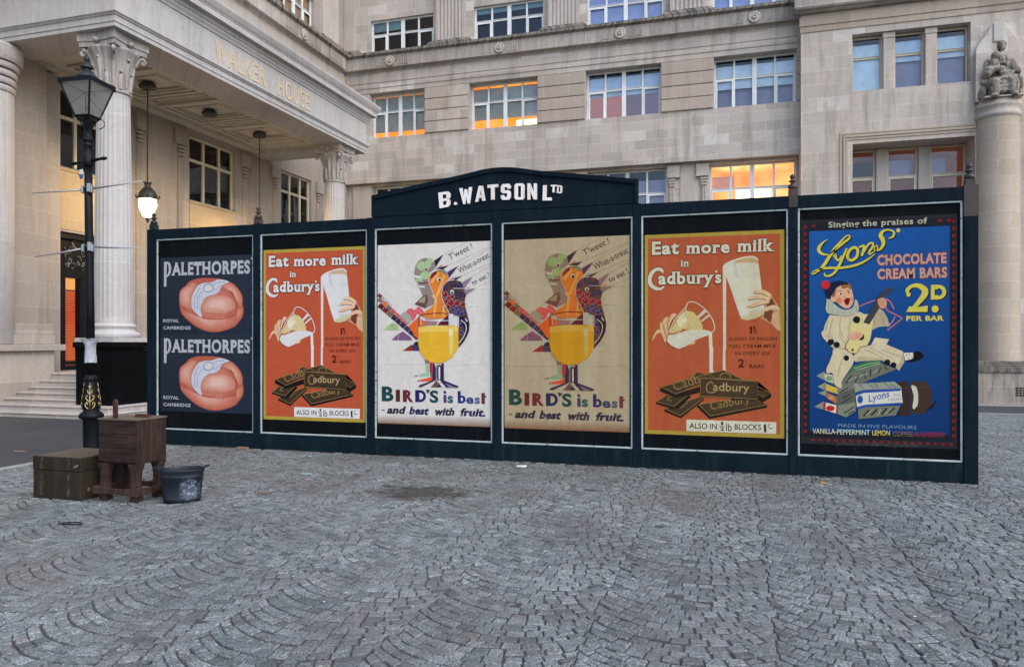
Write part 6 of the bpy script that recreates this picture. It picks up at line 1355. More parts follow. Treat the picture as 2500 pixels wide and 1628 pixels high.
def same(c):
    L = .30 * c[0] + .59 * c[1] + .11 * c[2]
    return tuple(min(255, x + (L - x) * .07) for x in c)
def aged(c):
    L = .30 * c[0] + .59 * c[1] + .11 * c[2]; k = .70 + .30 * (1 - L / 255)
    r, g, b = c[0] * .93 + 8, c[1] * .84 + 6, c[2] * .68 + 6
    return (min(255, r * (.80 + .2 * (1 - L / 255)) + 14 * (1 - L / 255)), g * (.84 + .16 * (1 - L / 255)) + 8 * (1 - L / 255), b * (.86 + .14 * (1 - L / 255)) + 8 * (1 - L / 255))
def aged2(c):
    L = .30 * c[0] + .59 * c[1] + .11 * c[2]
    c = tuple(x + (L - x) * .10 for x in c); return (c[0] * .86 + 16, c[1] * .85 + 14, c[2] * .76 + 10)
def poster(items, x0, x1, z0, z1, W, H, mat, tf, label, rep=None):
    mb = MB()
    if rep: 
        for oz in rep: draw_art(items, tf, mb, 0, oz, (x1 - x0) * 1000 / W, (z1 - z0) * 500 / H)
    else: draw_art(items, tf, mb, 0, 0, (x1 - x0) * 1000 / W, (z1 - z0) * 1000 / H)
    o = mb.build("poster", mat, hoard, local=True, fix=False); o.location = Vector((x0, HY - .0015, z0)) - hoard.location; o['label'] = label
poster(PALE, -8.542, -6.862, .515, 2.897, 1680, 1195, m_art_new, same, "dark blue poster of two banded sausage rings under grey lettering", rep=(0, 1.191))
poster(CAD, -6.675, -4.988, .444, 2.952, 1687, 2508, m_art_new, same, "bright orange poster of hands pouring milk over chocolate bars")
poster(BIRD, -4.800, -3.118, .444, 2.954, 1672, 2505, m_art_new, same, "white poster of fruit birds behind a glass of custard")
poster(BIRD, -2.922, -1.252, .438, 2.952, 1672, 2505, m_art_old, aged, "browned poster of fruit birds behind a glass of custard")
poster(CAD, -1.060, .604, .431, 2.944, 1687, 2508, m_art_old, aged2, "faded orange poster of hands pouring milk over chocolate bars")
poster(LYON, .790, 2.445, .380, 3.044, 1655, 2665, m_art_new, same, "blue poster of a child in a white ruffed costume playing a mandolin")

# ------------------------------------------------------------------ buildings
YF, XW, YP = 31.0, -17.5, 30.4
FAC = lambda u, z, n: (u, YF - n, z)
WING = lambda u, z, n: (XW + n, u, z)
PAV = lambda u, z, n: (u, YP - n, z)

def wall(mb, F, u0, u1, z0, z1, ops, n=0.0, depth=.4, mi=0):
    us = sorted({u0, u1} | {o[0] for o in ops} | {o[1] for o in ops}); zs = sorted({z0, z1} | {o[2] for o in ops} | {o[3] for o in ops})
    for i in range(len(us) - 1):
        for j in range(len(zs) - 1):
            cu, cz = (us[i] + us[i + 1]) / 2, (zs[j] + zs[j + 1]) / 2
            if not any(o[0] < cu < o[1] and o[2] < cz < o[3] for o in ops): mb.qf(F, us[i], us[i + 1], zs[j], zs[j + 1], n, mi)
    for o in ops:
        a, b, c, d = o[:4]; dd = o[4] if len(o) > 4 else depth
        for (p, q) in (((a, c), (a, d)), ((a, d), (b, d)), ((b, d), (b, c)), ((b, c), (a, c))):
            mb.add([F(p[0], p[1], n), F(q[0], q[1], n), F(q[0], q[1], n - dd), F(p[0], p[1], n - dd)], [(0, 1, 2, 3)], mi)

def sweep(mb, F, u0, u1, prof, mi=0):
    k = len(prof); A = [F(u0, z, n) for n, z in prof]; B = [F(u1, z, n) for n, z in prof]
    tri = tessellate_polygon([[Vector((n, z, 0)) for n, z in prof]])
    mb.add(A + B, [(i, (i + 1) % k, k + (i + 1) % k, k + i) for i in range(k)] + [tuple(t) for t in tri] + [tuple(k + i for i in reversed(t)) for t in tri], mi)

def blindmat(name, c, rough=.8):
    M = N(name, rough, .2); M.base(M.mix(M.ramp(M.noise(M.pos(), 2.2, 3), [(.35, 0.0), (.65, 1.0)]), tuple(x * .9 for x in c), tuple(x * 1.08 for x in c))); return M.m
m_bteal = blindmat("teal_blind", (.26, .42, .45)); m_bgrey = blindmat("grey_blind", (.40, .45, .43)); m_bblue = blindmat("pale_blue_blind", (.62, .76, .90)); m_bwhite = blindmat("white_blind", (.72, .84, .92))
m_rlav = blindmat("lavender_reflection", (.34, .33, .46)); m_rsky = blindmat("blue_sky_reflection", (.48, .55, .82)); m_rpink = blindmat("pink_reflection", (.62, .36, .36))  # tints that stand in for dusk sky reflected in the glass
m_orange = emit_var("orange_lit_room", [(.3, (1, .20, .012)), (.55, (1, .30, .03)), (.75, (1, .42, .08))], .75, .9)
m_lampw = emit("room_ceiling_light", (1, .66, .22), 2.6)
m_glow = emit_var("sunset_bright_room", [(.34, (1, .20, .02)), (.52, (1, .40, .07)), (.70, (1, .66, .22))], .75, .8)
m_redglow = emit_var("dim_red_reflection", [(.3, (.06, .016, .01)), (.6, (.22, .06, .03))], .20, .8)  # faint red glow in place of reflections in the lower pavilion panes
m_mauve = emit_var('mauve_glow_reflection', [(.3, (.50, .32, .42)), (.6, (.36, .30, .48))], .16, .3)  # mauve glow imitating a reflected dusk gradient
m_peach = emit_var("peach_glow_reflection", [(.3, (1, .36, .28)), (.6, (.75, .38, .42))], .20, .25)  # peach glow imitating the warmer end of that reflection

def win(parent, F, u0, u1, z0, z1, n, zt=None, lights=(.25, .5, .75), mat=None, backs=(), room=None, cm=.17, th=.075, rd=1.6, casements=True, extra=None):
    """window part: frame mesh, with pane, blind and room as sub-parts. n is the frame's face"""
    mat = mat or m_white; mb = MB(); o = .07; d0, d1 = n - .06, n + .03
    mb.bf(F, u0, u0 + o, z0, z1, d0, d1); mb.bf(F, u1 - o, u1, z0, z1, d0, d1)
    mb.bf(F, u0 + o, u1 - o, z0, z0 + o, d0, d1 - .002); mb.bf(F, u0 + o, u1 - o, z1 - o, z1, d0, d1 - .002)
    iu0, iu1 = u0 + o, u1 - o; xs_ = [iu0]
    for t in lights:
        u = u0 + (u1 - u0) * t; w_ = (cm if abs(t - .5) < .01 else th) / 2
        mb.bf(F, u - w_, u + w_, z0 + o, z1 - o, d0, d1 + (.012 if abs(t - .5) < .01 else -.004)); xs_ += [u - w_, u + w_]
    xs_.append(iu1)
    if zt:
        for i in range(0, len(xs_), 2):
            mb.bf(F, xs_[i], xs_[i + 1], zt - .035, zt + .035, d0, d1 - .008)
            mb.bf(F, xs_[i] , xs_[i + 1], zt + .0352, zt + .05, d0, d1 + .02)
            if casements and (i // 2) in (0, len(xs_) // 2 - 1):
                a, b, c, d = xs_[i], xs_[i + 1], z0 + o, zt - .035; t = .055
                mb.bf(F, a, a + t, c, d, d1 - .007, d1 + .014); mb.bf(F, b - t, b, c, d, d1 - .007, d1 + .014); mb.bf(F, a + t, b - t, c, c + t, d1 - .007, d1 + .013); mb.bf(F, a + t, b - t, d - t, d, d1 - .007, d1 + .013)
    wobj = mb.build("window", mat, parent)
    mb = MB()
    for i in range(0, len(xs_), 2):
        for a, b in (((z0 + o, zt - .035), (zt + .05, z1 - o)) if zt else ((z0 + o, z1 - o),)): (lambda r: mb.add([F(xs_[i], a, n - .02 + r()), F(xs_[i + 1], a, n - .02 + r()), F(xs_[i + 1], b, n - .02 + r()), F(xs_[i], b, n - .02 + r())], [(0, 1, 2, 3)]))(lambda: random.uniform(-.006, .006))
    mb.build("pane", m_glass, wobj, fix=False)
    for bk in backs:
        mb = MB(); a, b, m, dep, nm = bk[:5]; uu = bk[5] if len(bk) > 5 else (u0 + .03, u1 - .03)
        mb.bf(F, uu[0], uu[1], a, b, n - dep - .012, n - dep); mb.build(nm, m, wobj)
    mb = MB(); a, b, c, d = u0, u1, z0, z1; n0, n1 = n - .07, n - rd
    P = [F(a, c, n0), F(b, c, n0), F(b, d, n0), F(a, d, n0), F(a, c, n1), F(b, c, n1), F(b, d, n1), F(a, d, n1)]
    mb.add(P, [(4, 5, 6, 7), (0, 1, 5, 4), (1, 2, 6, 5), (2, 3, 7, 6), (3, 0, 4, 7)]); mb.build("room", room or m_dark, wobj, fix=False)
    if extra:
        for (a, b, c, d, dep, m, nm) in extra:
            mb = MB(); mb.qf(F, a, b, c, d, n - dep); mb.build(nm, m, wobj, fix=False)
    return wobj

def capped_pilaster(parent, F, u0, u1, z0, ztop, n, mat):
    """shallow pier with a plain middle and two stepped, ringed, reeded edges"""
    mb = MB(); mb.bf(F, u0 + .52, u1 - .52, z0, ztop, n, n + .03)
    for a, sg in ((u0, 1), (u1, -1)):
        def bb(w0, w1, za, zb, p): mb.bf(F, min(a + sg * w0, a + sg * w1), max(a + sg * w0, a + sg * w1), za, zb, n, n + p)
        bb(0, .51, ztop - .47, ztop - .01, .14)
        for k in range(9): bb(.03 + k * .053, .06 + k * .053, ztop - .33, ztop - .06, .15)
        bb(.0, .53, ztop - .52, ztop - .474, .17)
        for k in range(3): bb(.04 + .02 * k, .34 - .01 * k, ztop - .64 - k * .12, ztop - .54 - k * .12 - .01, .13 - .012 * k)
        bb(.07, .30, z0, ztop - .90, .06); bb(.12, .17, z0, ztop - .91, .085); bb(.21, .26, z0, ztop - .91, .085)
    return mb.build("pilaster", mat, parent, bevel=.02)

def fluted(mb, F, u0, u1, z0, z1, n0, n1, k=7, mi=0):
    w_ = u1 - u0; m = .10; fw = (w_ - 2 * m) / k; pts = [(u0, n0), (u0, n1), (u0 + m * .7, n1)]
    for i in range(k):
        a = u0 + m + i * fw
        for t in range(7): q = t / 6; pts.append((a + fw * (.12 + .76 * q), n1 - .045 * math.sin(PI * q) ** .6))
    pts += [(u1 - m * .7, n1), (u1, n1), (u1, n0)]
    V = [F(u, z0, n) for u, n in pts] + [F(u, z1, n) for u, n in pts]; K = len(pts)
    mb.add(V, [(i, i + 1, K + i + 1, K + i) for i in range(K - 1)], mi)

def band(parent, F, u0, u1, rounds, flutes, zb=14.15, mat=None):
    mb = MB(); sweep(mb, F, u0, u1, [(0, zb - .10), (.10, zb - .10), (.14, zb - .03), (.30, zb), (.33, zb + .02), (.33, zb + .56), (.0, zb + .56)])
    b = mb.build("string_course", mat or m_band, parent)
    mb = MB(); sweep(mb, F, u0, u1, [(0, zb + .561), (.36, zb + .561), (.40, zb + .60), (.47, zb + .62), (.48, zb + .73), (.0, zb + .76)]); mb.build("ledge", m_ledge, b)
    for u in rounds:
        mb = MB(); prof = [(.0, .0), (.235, .0), (.235, .05), (.20, .075), (.16, .06), (.125, .045), (.10, .06), (.085, .11), (.05, .12), (.045, .09), (.0, .09)]
        mb.lathe(prof, seg=24); mb.v = [F(u + x, zb + .28 + y, .331 + z) for x, y, z in mb.v]; mb.build("roundel", m_plain, b)
    for a, c in flutes:
        mb = MB(); u = a + .03
        while u < c - .06: mb.bf(F, u, u + .055, zb + .09, zb + .50, .331, .355); u += .085
        mb.build("fluting", m_band, b)
    return b

# ---- rear range
office = tag(empty("office_building", (-7.5, YF, -.7)), "long pale stone office range with rows of white four-light windows behind the hoarding", "building")
R3 = [(-16.16, -13.0), (-11.05, -7.83), (-5.93, -2.67), (-.80, 2.36)]; R2 = [(-16.21, -13.44), (-11.28, -8.12), (-5.99, -2.83), (-.70, 2.45)]
R1 = [(-16.2, -13.45), (-11.25, -8.15), (-5.95, -2.62), (-.88, 2.46)]
mb = MB(); wall(mb, FAC, XW, 2.62, 8.98, 14.90, [(a, b, 11.06, 13.13, .55) for a, b in R2])
wall(mb, FAC, XW, 2.62, 14.90, 22, [(a, b, 14.93, 16.52, .28) for a, b in R3])
wall(mb, FAC, XW, 2.62, -1.4, 8.98, [(a, b, 6.3, 8.86, .45) for a, b in R1], n=-.32)
mb.add([FAC(XW, 8.98, 0), FAC(2.62, 8.98, 0), FAC(2.62, 8.98, -.32), FAC(XW, 8.98, -.32)], [(0, 1, 2, 3)])
mb.build("wall", m_wall, office)
mb = MB(); mb.box(XW - 12, 2.6, YF + .8, YF + 14, 21.9, 22.3); mb.build("roof", m_plain, office)
mb = MB()
mb.bf(FAC, XW, 2.56, 13.14, 13.36, .001, .03); mb.bf(FAC, XW, 2.56, 13.362, 13.60, .001, .06); mb.bf(FAC, XW, 2.56, 13.602, 14.045, .001, .085)
mb.build("fascia", stone("fascia_stone", ST, 1.7, .42, zoff=-.05), office)
band(office, FAC, XW + .003, 2.50, [-15.01, -9.75, -4.465, .855], [(-15.75, -15.30), (-14.72, -14.1), (-10.6, -10.05), (-9.45, -8.85), (-5.3, -4.77), (-4.16, -3.55), (-.03, .55), (1.16, 2.30)])
m_rus = stone("rusticated_block", (.375, .33, .29), 1.1, 4.0, streak=.3, tintvar=.07)
for a, b in ((-13.43, -11.29), (-8.11, -6.0), (-2.82, -.71), (2.46, 2.60)):
    mb = MB()
    for k in range(4): mb.bf(FAC, a + .004, b - .004, 11.075 + k * .514, 11.075 + k * .514 + .494, .0, .075)
    mb.build("rusticated_pier", m_rus, office, bevel=.03, seg=3)
for a, b in ((-13.44, -11.26), (-8.14, -5.96), (-2.61, -.89)): capped_pilaster(office, FAC, a + .02, b - .02, 5.0, 8.90, -.319, m_plain)
mb = MB(); mb.bf(FAC, XW + .3, -16.25, 5, 8.90, -.319, -.22); mb.build("pilaster", m_plain, office)
for a, b in ((-12.80, -11.42), (-7.60, -6.26), (-2.44, -1.03)):
    mb = MB(); fluted(mb, FAC, a, b, 15.14, 22, 0.001, .20); mb.build("pilaster", m_plain, office)
    mb = MB()
    for z0, z1, e, p in ((14.911, 15.0, .36, .42), (15.002, 15.08, .26, .34), (15.082, 15.14, .14, .28)): mb.bf(FAC, a - e, b + e, z0, z1, .002, p)
    mb.build("pilaster_base", m_ledge, office, bevel=.02)
mb = MB(); mb.bf(FAC, XW + .02, -16.95, 15.14, 22, .001, .14)
mb.build("corner_pilaster", m_plain, office)
mb = MB(); mb.bf(FAC, XW + .5, -16.55, 14.911, 15.02, .002, .40); mb.bf(FAC, XW + .3, -16.66, 15.022, 15.14, .002, .28); mb.build("pilaster_base", m_ledge, office, bevel=.02)
for k in range(3):   # panel joints above the top windows
    pass
# windows, top row
n3, n2, n1 = -.17, -.42, -.62
win(office, FAC, *R3[0], 14.93, 16.52, n3, 15.85, backs=[(16.08, 16.50, m_bteal, .10, "blind_or_reflection", (R3[0][0] + .03, -14.62))])
win(office, FAC, *R3[1], 14.93, 16.52, n3, 15.85, backs=[(16.26, 16.50, m_bteal, .10, "blind_or_reflection")])
win(office, FAC, *R3[2], 14.93, 16.52, n3, 15.85, backs=[(14.98, 16.50, m_rsky, .10, "blind_or_reflection")])  # blue panel paints the sky's reflection across the whole window
win(office, FAC, *R3[3], 14.93, 16.52, n3, 15.85, backs=[(14.98, 16.50, m_rsky, .10, "blind_or_reflection")])  # reflected sky again given as a flat blue panel
# middle row
def lit(z0, z1, u0, u1): return None
win(office, FAC, *R2[0], 11.055, 13.135, n2, 12.32, backs=[(11.42, 13.06, m_bgrey, .10, "blind_or_reflection")], room=m_orange)
win(office, FAC, *R2[1], 11.055, 13.135, n2, 12.32, backs=[(11.58, 13.0, m_bgrey, .10, "blind_or_reflection")], room=m_orange, extra=[(-9.35, -8.25, 11.15, 11.58, .5, m_lampw, "room_light")])
win(office, FAC, *R2[2], 11.055, 13.135, n2, 12.32, backs=[(12.10, 12.92, m_bblue, .10, "blind_or_reflection"), (11.08, 12.16, m_peach, .30, "reflection_panel", (-5.96, -4.42)), (11.08, 12.16, m_mauve, .31, "reflection_panel", (-4.40, -2.86))])  # real blind above; glowing peach and mauve panels paint reflected dusk below
win(office, FAC, *R2[3], 11.055, 13.135, n2, 12.32, backs=[(11.93, 12.88, m_bwhite, .10, "blind_or_reflection"), (11.08, 12.0, m_rlav, .28, "reflection_panel")])  # white blind above; the lavender panel below paints reflected sky
# row behind the hoarding's top
win(office, FAC, *R1[0], 6.3, 8.865, n1, 7.85); win(office, FAC, *R1[1], 6.3, 8.865, n1, 7.85)
win(office, FAC, *R1[2], 6.3, 8.865, n1, 7.85, backs=[(7.4, 8.45, m_rlav, .12, "blind_or_reflection"), (6.32, 7.39, m_rpink, .2, "reflection_panel")])  # lavender and pink panels both stand in for reflections
win(office, FAC, *R1[3], 6.3, 8.865, n1, 7.85, backs=[(7.9, 8.5, m_rpink, .5, "blind_or_reflection", (-.8, .1))], room=m_glow, extra=[(.15, 1.55, 6.6, 8.05, .9, emit_var("bright_lamp", [(.3, (1, .50, .12)), (.5, (1, .78, .36)), (.62, (1, .9, .6))], 1.9, 1.3), "room_light"), (.0, 2.3, 8.50, 8.56, .3, m_orange, "room_light")])  # pink panel at upper left stands in for a lilac reflection; room is lit

# ---- right-hand pavilion
pav = tag(empty("corner_pavilion", (6.5, YP, -.7)), "projecting stone corner block with three-light windows and a half-round column on the right", "building")
mb = MB()
wall(mb, PAV, 2.553, 14.5, -1.4, 14.2, [(4.37, 8.32, 11.05, 13.21, .5), (4.38, 8.46, 4.4, 9.06, 1.25)])
mb.add([PAV(2.553, -1.4, 0), PAV(2.553, 14.2, 0), PAV(2.553, 14.2, -1.2), PAV(2.553, -1.4, -1.2)], [(0, 1, 2, 3)]); mb.qf(PAV, 2.553, 14.5, 14.2, 22, 0)
mb.build("wall", m_wall2, pav)
mb = MB(); mb.box(2.6, 14.4, YP + .8, YP + 14, 21.7, 22.2); mb.build("roof", m_plain, pav)
mb = MB(); mb.bf(PAV, 2.52, 14.5, 13.47, 13.70, .001, .035); mb.bf(PAV, 2.49, 14.5, 13.702, 14.04, .001, .07); mb.build("fascia", stone("pavilion_fascia", (.38, .33, .28), 2.1, 3, streak=.3), pav)
mb = MB(); sweep(mb, PAV, 2.30, 14.5, [(0, 14.15), (.16, 14.16), (.24, 14.22), (.36, 14.25), (.40, 14.32), (.38, 14.36), (.36, 14.95), (0, 14.95)]); mb.build("string_course", m_band, pav)
mb = MB()
for k, (e, p) in enumerate(((.46, .03), (.34, .055), (.24, .03))):
    a, t = 4.38 - e, 9.06 + e
    mb.bf(PAV, a, a + .09, 4.4, t - .0905, .001, p); mb.bf(PAV, a, 8.46, t - .09, t, .001, p)
mb.build("architrave", stone("architrave_stone", (.39, .34, .285), joints=False, patch=False, streak=.2), pav, bevel=.015)
for a, b in ((5.45, 5.84), (6.87, 7.25)):
    mb = MB(); mb.bf(PAV, a, b, 11.052, 12.98, -.42, -.10); mb.bf(PAV, a - .02, b + .02, 12.982, 13.205, -.44, -.08); mb.build("mullion", m_wall2, pav, bevel=.03)
for a, b in ((5.35, 5.74), (6.82, 7.22)):
    mb = MB(); mb.bf(PAV, a, b, 4.4, 9.055, -1.24, -.95); mb.build("mullion", m_plain, pav, bevel=.03)
for k, (a, b) in enumerate(((4.38, 5.445), (5.845, 6.865), (7.255, 8.31))):
    bks = [(11.08, 12.92, m_bwhite, .08, "blind_or_reflection")] if k == 0 else [(12.15, 12.92, m_bwhite if k == 2 else m_bblue, .08, "blind_or_reflection"), (11.08, 12.2, m_rlav, .2, "reflection_panel")]  # blinds on top, lavender panels below painting the sky's reflection
    win(pav, PAV, a, b, 11.06, 13.18, -.40, 12.38, lights=(), mat=m_cream, backs=bks, casements=False)
for k, (a, b) in enumerate(((4.40, 5.345), (5.745, 6.815), (7.225, 8.44))):
    win(pav, PAV, a, b, 4.5, 9.03, -1.10, 7.95, lights=(), mat=m_cream, room=m_redglow, casements=True,
        backs=[(7.98, 8.65, m_rlav if k else m_dark, .3, "blind_or_reflection", (a + .1, b - (.6 if k == 2 else .08)))])  # lavender panels paint the blue reflection in the upper lights
m_shaft = stone("half_column_stone", (.415, .365, .30), .8, .62, streak=.18, patch=False, tintvar=.07)
mb = MB(); mb.lathe([(.69, .9), (.68, 9.55)], 9.18, YP + .05, 40); mb.build("half_column", m_shaft, pav, fix=False)
mb = MB(); mb.lathe([(.68, 9.551), (.72, 9.60), (.74, 9.64), (.74, 9.72), (.69, 9.76), (.69, 9.90), (.75, 9.96), (.76, 10.02), (.70, 10.06), (.68, 10.22), (.1, 10.24)], 9.18, YP + .05, 40); mb.build("column_cap", m_wall2, pav, fix=False)
mb = MB()
for z0, z1, y in ((.50, .72, .66), (.722, .79, .60), (.792, .90, .55)): mb.box(8.2, 13, YP - y - .06, YP - .002, z0, z1)
mb.build("base_moulding", stone("sooty_base", (.21, .19, .165), joints=False, patch=False, grime=.7), pav, bevel=.02)
mb = MB(); mb.box(8.25, 13, YP - .66, YP - .002, -1.2, .498); pl = mb.build("plinth", stone("plinth_stone", (.36, .32, .28), 1.6, .55, grime=.35, streak=.6, patch=False), pav)
mb = MB()
for i in range(3):
    for j in range(4): mb.box(9.52 + i * .11, 9.60 + i * .11, YP - .668, YP - .6605, -.32 + j * .085, -.265 + j * .085)
mb.build("air_brick", m_black, pl)
# pointed stone hood behind the statue
mb = MB(); mb.prism([(8.42, 10.2), (8.42, 12.05), (8.46, 12.2), (8.95, 12.95), (9.15, 13.05), (9.35, 12.95), (9.78, 12.3), (9.84, 12.1), (9.84, 10.2)], PAV, .001, .22)
mb.prism([(8.97, 12.3), (8.97, 13.0), (9.15, 13.12), (9.33, 13.0), (9.33, 12.3)], PAV, .221, .27); mb.build("niche_hood", m_wall2, pav, bevel=.03)

# ---- statue on the half column
import bmesh
stt = tag(empty("stone_statue", (9.18, YP - .15, 10.2)), "weathered stone statue of a seated robed woman with a child on the half column", "statue")
bm = bmesh.new()
def blob(x, y, z, a, b, c, rx=0, rz=0):
    M_ = Matrix.Translation((x, y, z)) @ Matrix.Rotation(rz, 4, 'Z') @ Matrix.Rotation(rx, 4, 'X') @ Matrix.Diagonal((a, b, c, 1))
    bmesh.ops.create_icosphere(bm, subdivisions=3, radius=1, matrix=M_)
B_ = [(.03, .12, 1.66, .22, .19, .22), (-.13, .14, 1.42, .16, .15, .22), (.24, .12, 1.40, .15, .14, .2), (.46, -.1, .45, .2, .3, .3), (-.34, -.2, .95, .2, .2, .16), (.18, -.38, .66, .3, .08, .07), (-.12, -.42, .22, .3, .1, .09), (0, .05, .12, .62, .42, .14), (0, .08, .55, .44, .34, .42), (.02, .10, 1.0, .34, .27, .42), (.02, .08, 1.35, .40, .22, .20), (.04, .03, 1.74, .155, .17, .20), (.05, .06, 1.84, .20, .19, .15), (.04, .03, 1.55, .10, .10, .14),
      (-.24, -.24, .50, .19, .30, .20), (.26, -.24, .52, .20, .30, .20), (-.27, -.42, .28, .16, .15, .34), (.28, -.42, .28, .16, .15, .34), (-.30, -.48, .05, .12, .17, .07), (.30, -.48, .05, .12, .17, .07),
      (-.38, .0, 1.14, .13, .15, .27), (.42, .0, 1.12, .14, .15, .28), (-.42, -.18, .84, .13, .22, .13), (.42, -.20, .84, .14, .23, .13), (-.46, -.02, .62, .16, .16, .14),
      (-.20, -.22, 1.12, .14, .14, .24), (-.20, -.25, 1.42, .11, .12, .125), (-.10, -.30, .96, .22, .12, .10), (.10, -.34, .80, .22, .10, .10), (0, -.40, .46, .34, .06, .07), (.0, -.44, .34, .26, .06, .06), (.02, -.42, .62, .28, .06, .06), (-.52, .0, .25, .14, .3, .26), (.52, .0, .25, .14, .3, .26), (.10, -.1, 1.12, .10, .2, .09)]
for b in B_: blob(*b)
me = bpy.data.meshes.new("figure"); bm.to_mesh(me); bm.free(); me.materials.append(m_statue)
fo = bpy.data.objects.new("figure", me); COL.objects.link(fo); fo.parent = stt; fo.scale = (1.06, 1.06, 1.10)
r = fo.modifiers.new("skin", 'REMESH'); r.mode = 'VOXEL'; r.voxel_size = .022; r.use_smooth_shade = True
tx = bpy.data.textures.new("folds", 'CLOUDS'); tx.noise_scale = .2; tx.noise_depth = 4
d = fo.modifiers.new("folds", 'DISPLACE'); d.texture = tx; d.strength = .075; d.mid_level = .5
mb = MB(); mb.box(-.62, .62, -.56, .40, .0, .05); mb.build("statue_base", m_wall2, stt, local=True, bevel=.02)

# ---- left wing
wing = tag(empty("entrance_wing", (XW, 19, 0)), "stone wing with dark metal windows and an orange-lit glazed door on the left", "building")
mb_ = MB(); mb_.box(XW - .3, XW - .002, YF - .0035, YF + .5, -1.2, 9.2); mb_.build('wall_return', m_wing, wing)
W1 = [(15.40, 17.75), (20.60, 23.0), (25.86, 28.1)]
DO = (15.40, 17.40, .80, 4.60)
mb = MB(); wall(mb, WING, -4, YF - .004, -.9, 14.06, [(a, b, 6.34, 8.56, .3) for a, b in W1] + [DO + (.30,)])
wall(mb, WING, -4, YF - .004, 14.90, 22, [(25.62, 28.3, 14.93, 16.52, .28), (20.3, 23, 14.93, 16.52, .28)]); mb.build("wall", m_wing, wing)
mb = MB(); mb.box(XW - 14, XW - .8, -4, YF + .78, 21.9, 22.25); mb.build("roof", m_plain, wing)
mb = MB(); mb.bf(WING, -4, YF - .10, 13.14, 13.36, .001, .03); mb.bf(WING, -4, YF - .10, 13.362, 13.60, .001, .06); mb.bf(WING, -4, YF - .10, 13.602, 14.045, .001, .085); mb.build("fascia", m_plain, wing)
band(wing, WING, -4, YF - .485, [27.0, 21.7, 16.4], [(29.0, 30.2), (27.4, 28.4), (25.6, 26.6), (22.1, 23.2)], mat=m_band)
for a, b in ((28.7, 30.1), (23.6, 25.2)):
    mb = MB(); fluted(mb, WING, a, b, 15.14, 22, .001, .2); mb.build("pilaster", m_plain, wing)
    mb = MB()
    for z0, z1, e, p in ((14.911, 15.0, .36, .42), (15.002, 15.08, .26, .34), (15.082, 15.14, .14, .28)): mb.bf(WING, a - e, b + e, z0, z1, .002, p)
    mb.build("pilaster_base", m_ledge, wing, bevel=.02)
m_amber = blindmat("amber_blind", (.55, .33, .15))
win(wing, WING, 25.62, 28.3, 14.93, 16.52, -.17, 15.85, backs=[(14.98, 16.5, m_amber, .1, "blind_or_reflection")]); win(wing, WING, 20.3, 23, 14.93, 16.52, -.17, 15.85, backs=[(14.98, 16.5, m_amber, .1, "blind_or_reflection")])
for a, b in W1: win(wing, WING, a, b, 6.34, 8.56, -.16, 7.75, lights=(.36, .70), mat=m_cream, cm=.10, th=.085, casements=False)
for a, b in W1:
    mb = MB(); mb.bf(WING, a + .003, b - .003, 4.66 if a < 16 else 1.2, 6.26, .001, .022); cp_ = mb.build("cream_panel", m_marble, wing)
    mb = MB(); mb.bf(WING, a - .02, b + .02, 6.265, 6.335, .001, .06); mb.build("sill", m_marble, cp_)
for a, b in ((18.2, 20.35), (23.3, 25.6), (28.4, 30.6)): capped_pilaster(wing, WING, a, b, .8, 8.60, .001, m_wing)
# door
dr = MB(); F = WING; a, b, c, d = DO
dr.bf(F, a, a + .10, c, d, -.28, -.10); dr.bf(F, b - .10, b, c, d, -.28, -.10); dr.bf(F, a + .1, b - .1, d - .16, d, -.28, -.09); dr.bf(F, a + .1, b - .1, 3.36, 3.56, -.28, -.07); dr.bf(F, a + .1, b - .1, c, c + .12, -.28, -.10)
for u, u_ in ((15.70, 15.88), (16.36, 16.60)): dr.bf(F, u, u_, c + .12, 3.36, -.28, -.09)
dr.bf(F, a + .1, 15.70, 2.52, 2.64, -.26, -.12); dr.bf(F, a + .1, 15.70, 1.90, 1.98, -.26, -.12); dr.bf(F, 15.88, 16.36, 1.72 - .86 + .1, 1.06, -.26, -.12)
door = dr.build("door", m_black, wing)
mb = MB(); mb.bf(F, a + .1, b - .1, 3.56, d - .16, -.24, -.20); mb.build("transom_panel", m_black, door)
mb = MB(); random.seed(9)
for k in range(46):
    u = random.uniform(16.0, 16.95); z = random.uniform(3.66, 4.34); r_ = random.uniform(.04, .10); a0 = random.uniform(0, 6)
    mb.tube([F(u + r_ * math.cos(a0 + t * .7) * (1 - t * .08), z + r_ * math.sin(a0 + t * .7) * (1 - t * .08), -.185) for t in range(6)], .011, 5)
mb.build("grille", paint("dull_silver", (.16, .16, .16), .35, .3, .5, metal=.7), door)
mb = MB(); mb.qf(F, a + .1, 15.70, c + .12, 3.36, -.18); mb.qf(F, 15.88, 16.36, c + .12, 3.36, -.18); mb.qf(F, 16.60, b - .1, c + .12, 3.36, -.18); mb.build("door_glass", m_glass, door, fix=False)
mb = MB(); mb.bf(F, a + .05, 15.83, 1.3, 3.34, -.27, -.25); mb.build("net_curtain", blindmat("net_curtain_cloth", (.34, .33, .30)), door)
m_slat = emit_var("orange_slat", [(.35, (.9, .10, .008)), (.65, (1, .26, .02))], .5, .9)
mb = MB()
z = .98
while z < 3.02: mb.bf(F, 15.85, b + .3, z, z + .030, -.40, -.385); z += .0585
mb.build("blind_or_reflection", m_slat, door)
mb = MB(); mb.bf(F, 15.4, b + .4, .9, 3.06, -.60, -.50); mb.build("lobby", emit("red_brown_gloom", (.20, .02, .004), .35), door)
mb = MB(); mb.bf(F, 15.4, b + .4, 3.061, 3.50, -.60, -.50); mb.build("lobby", emit("amber_lobby", (1, .42, .10), .5), door)
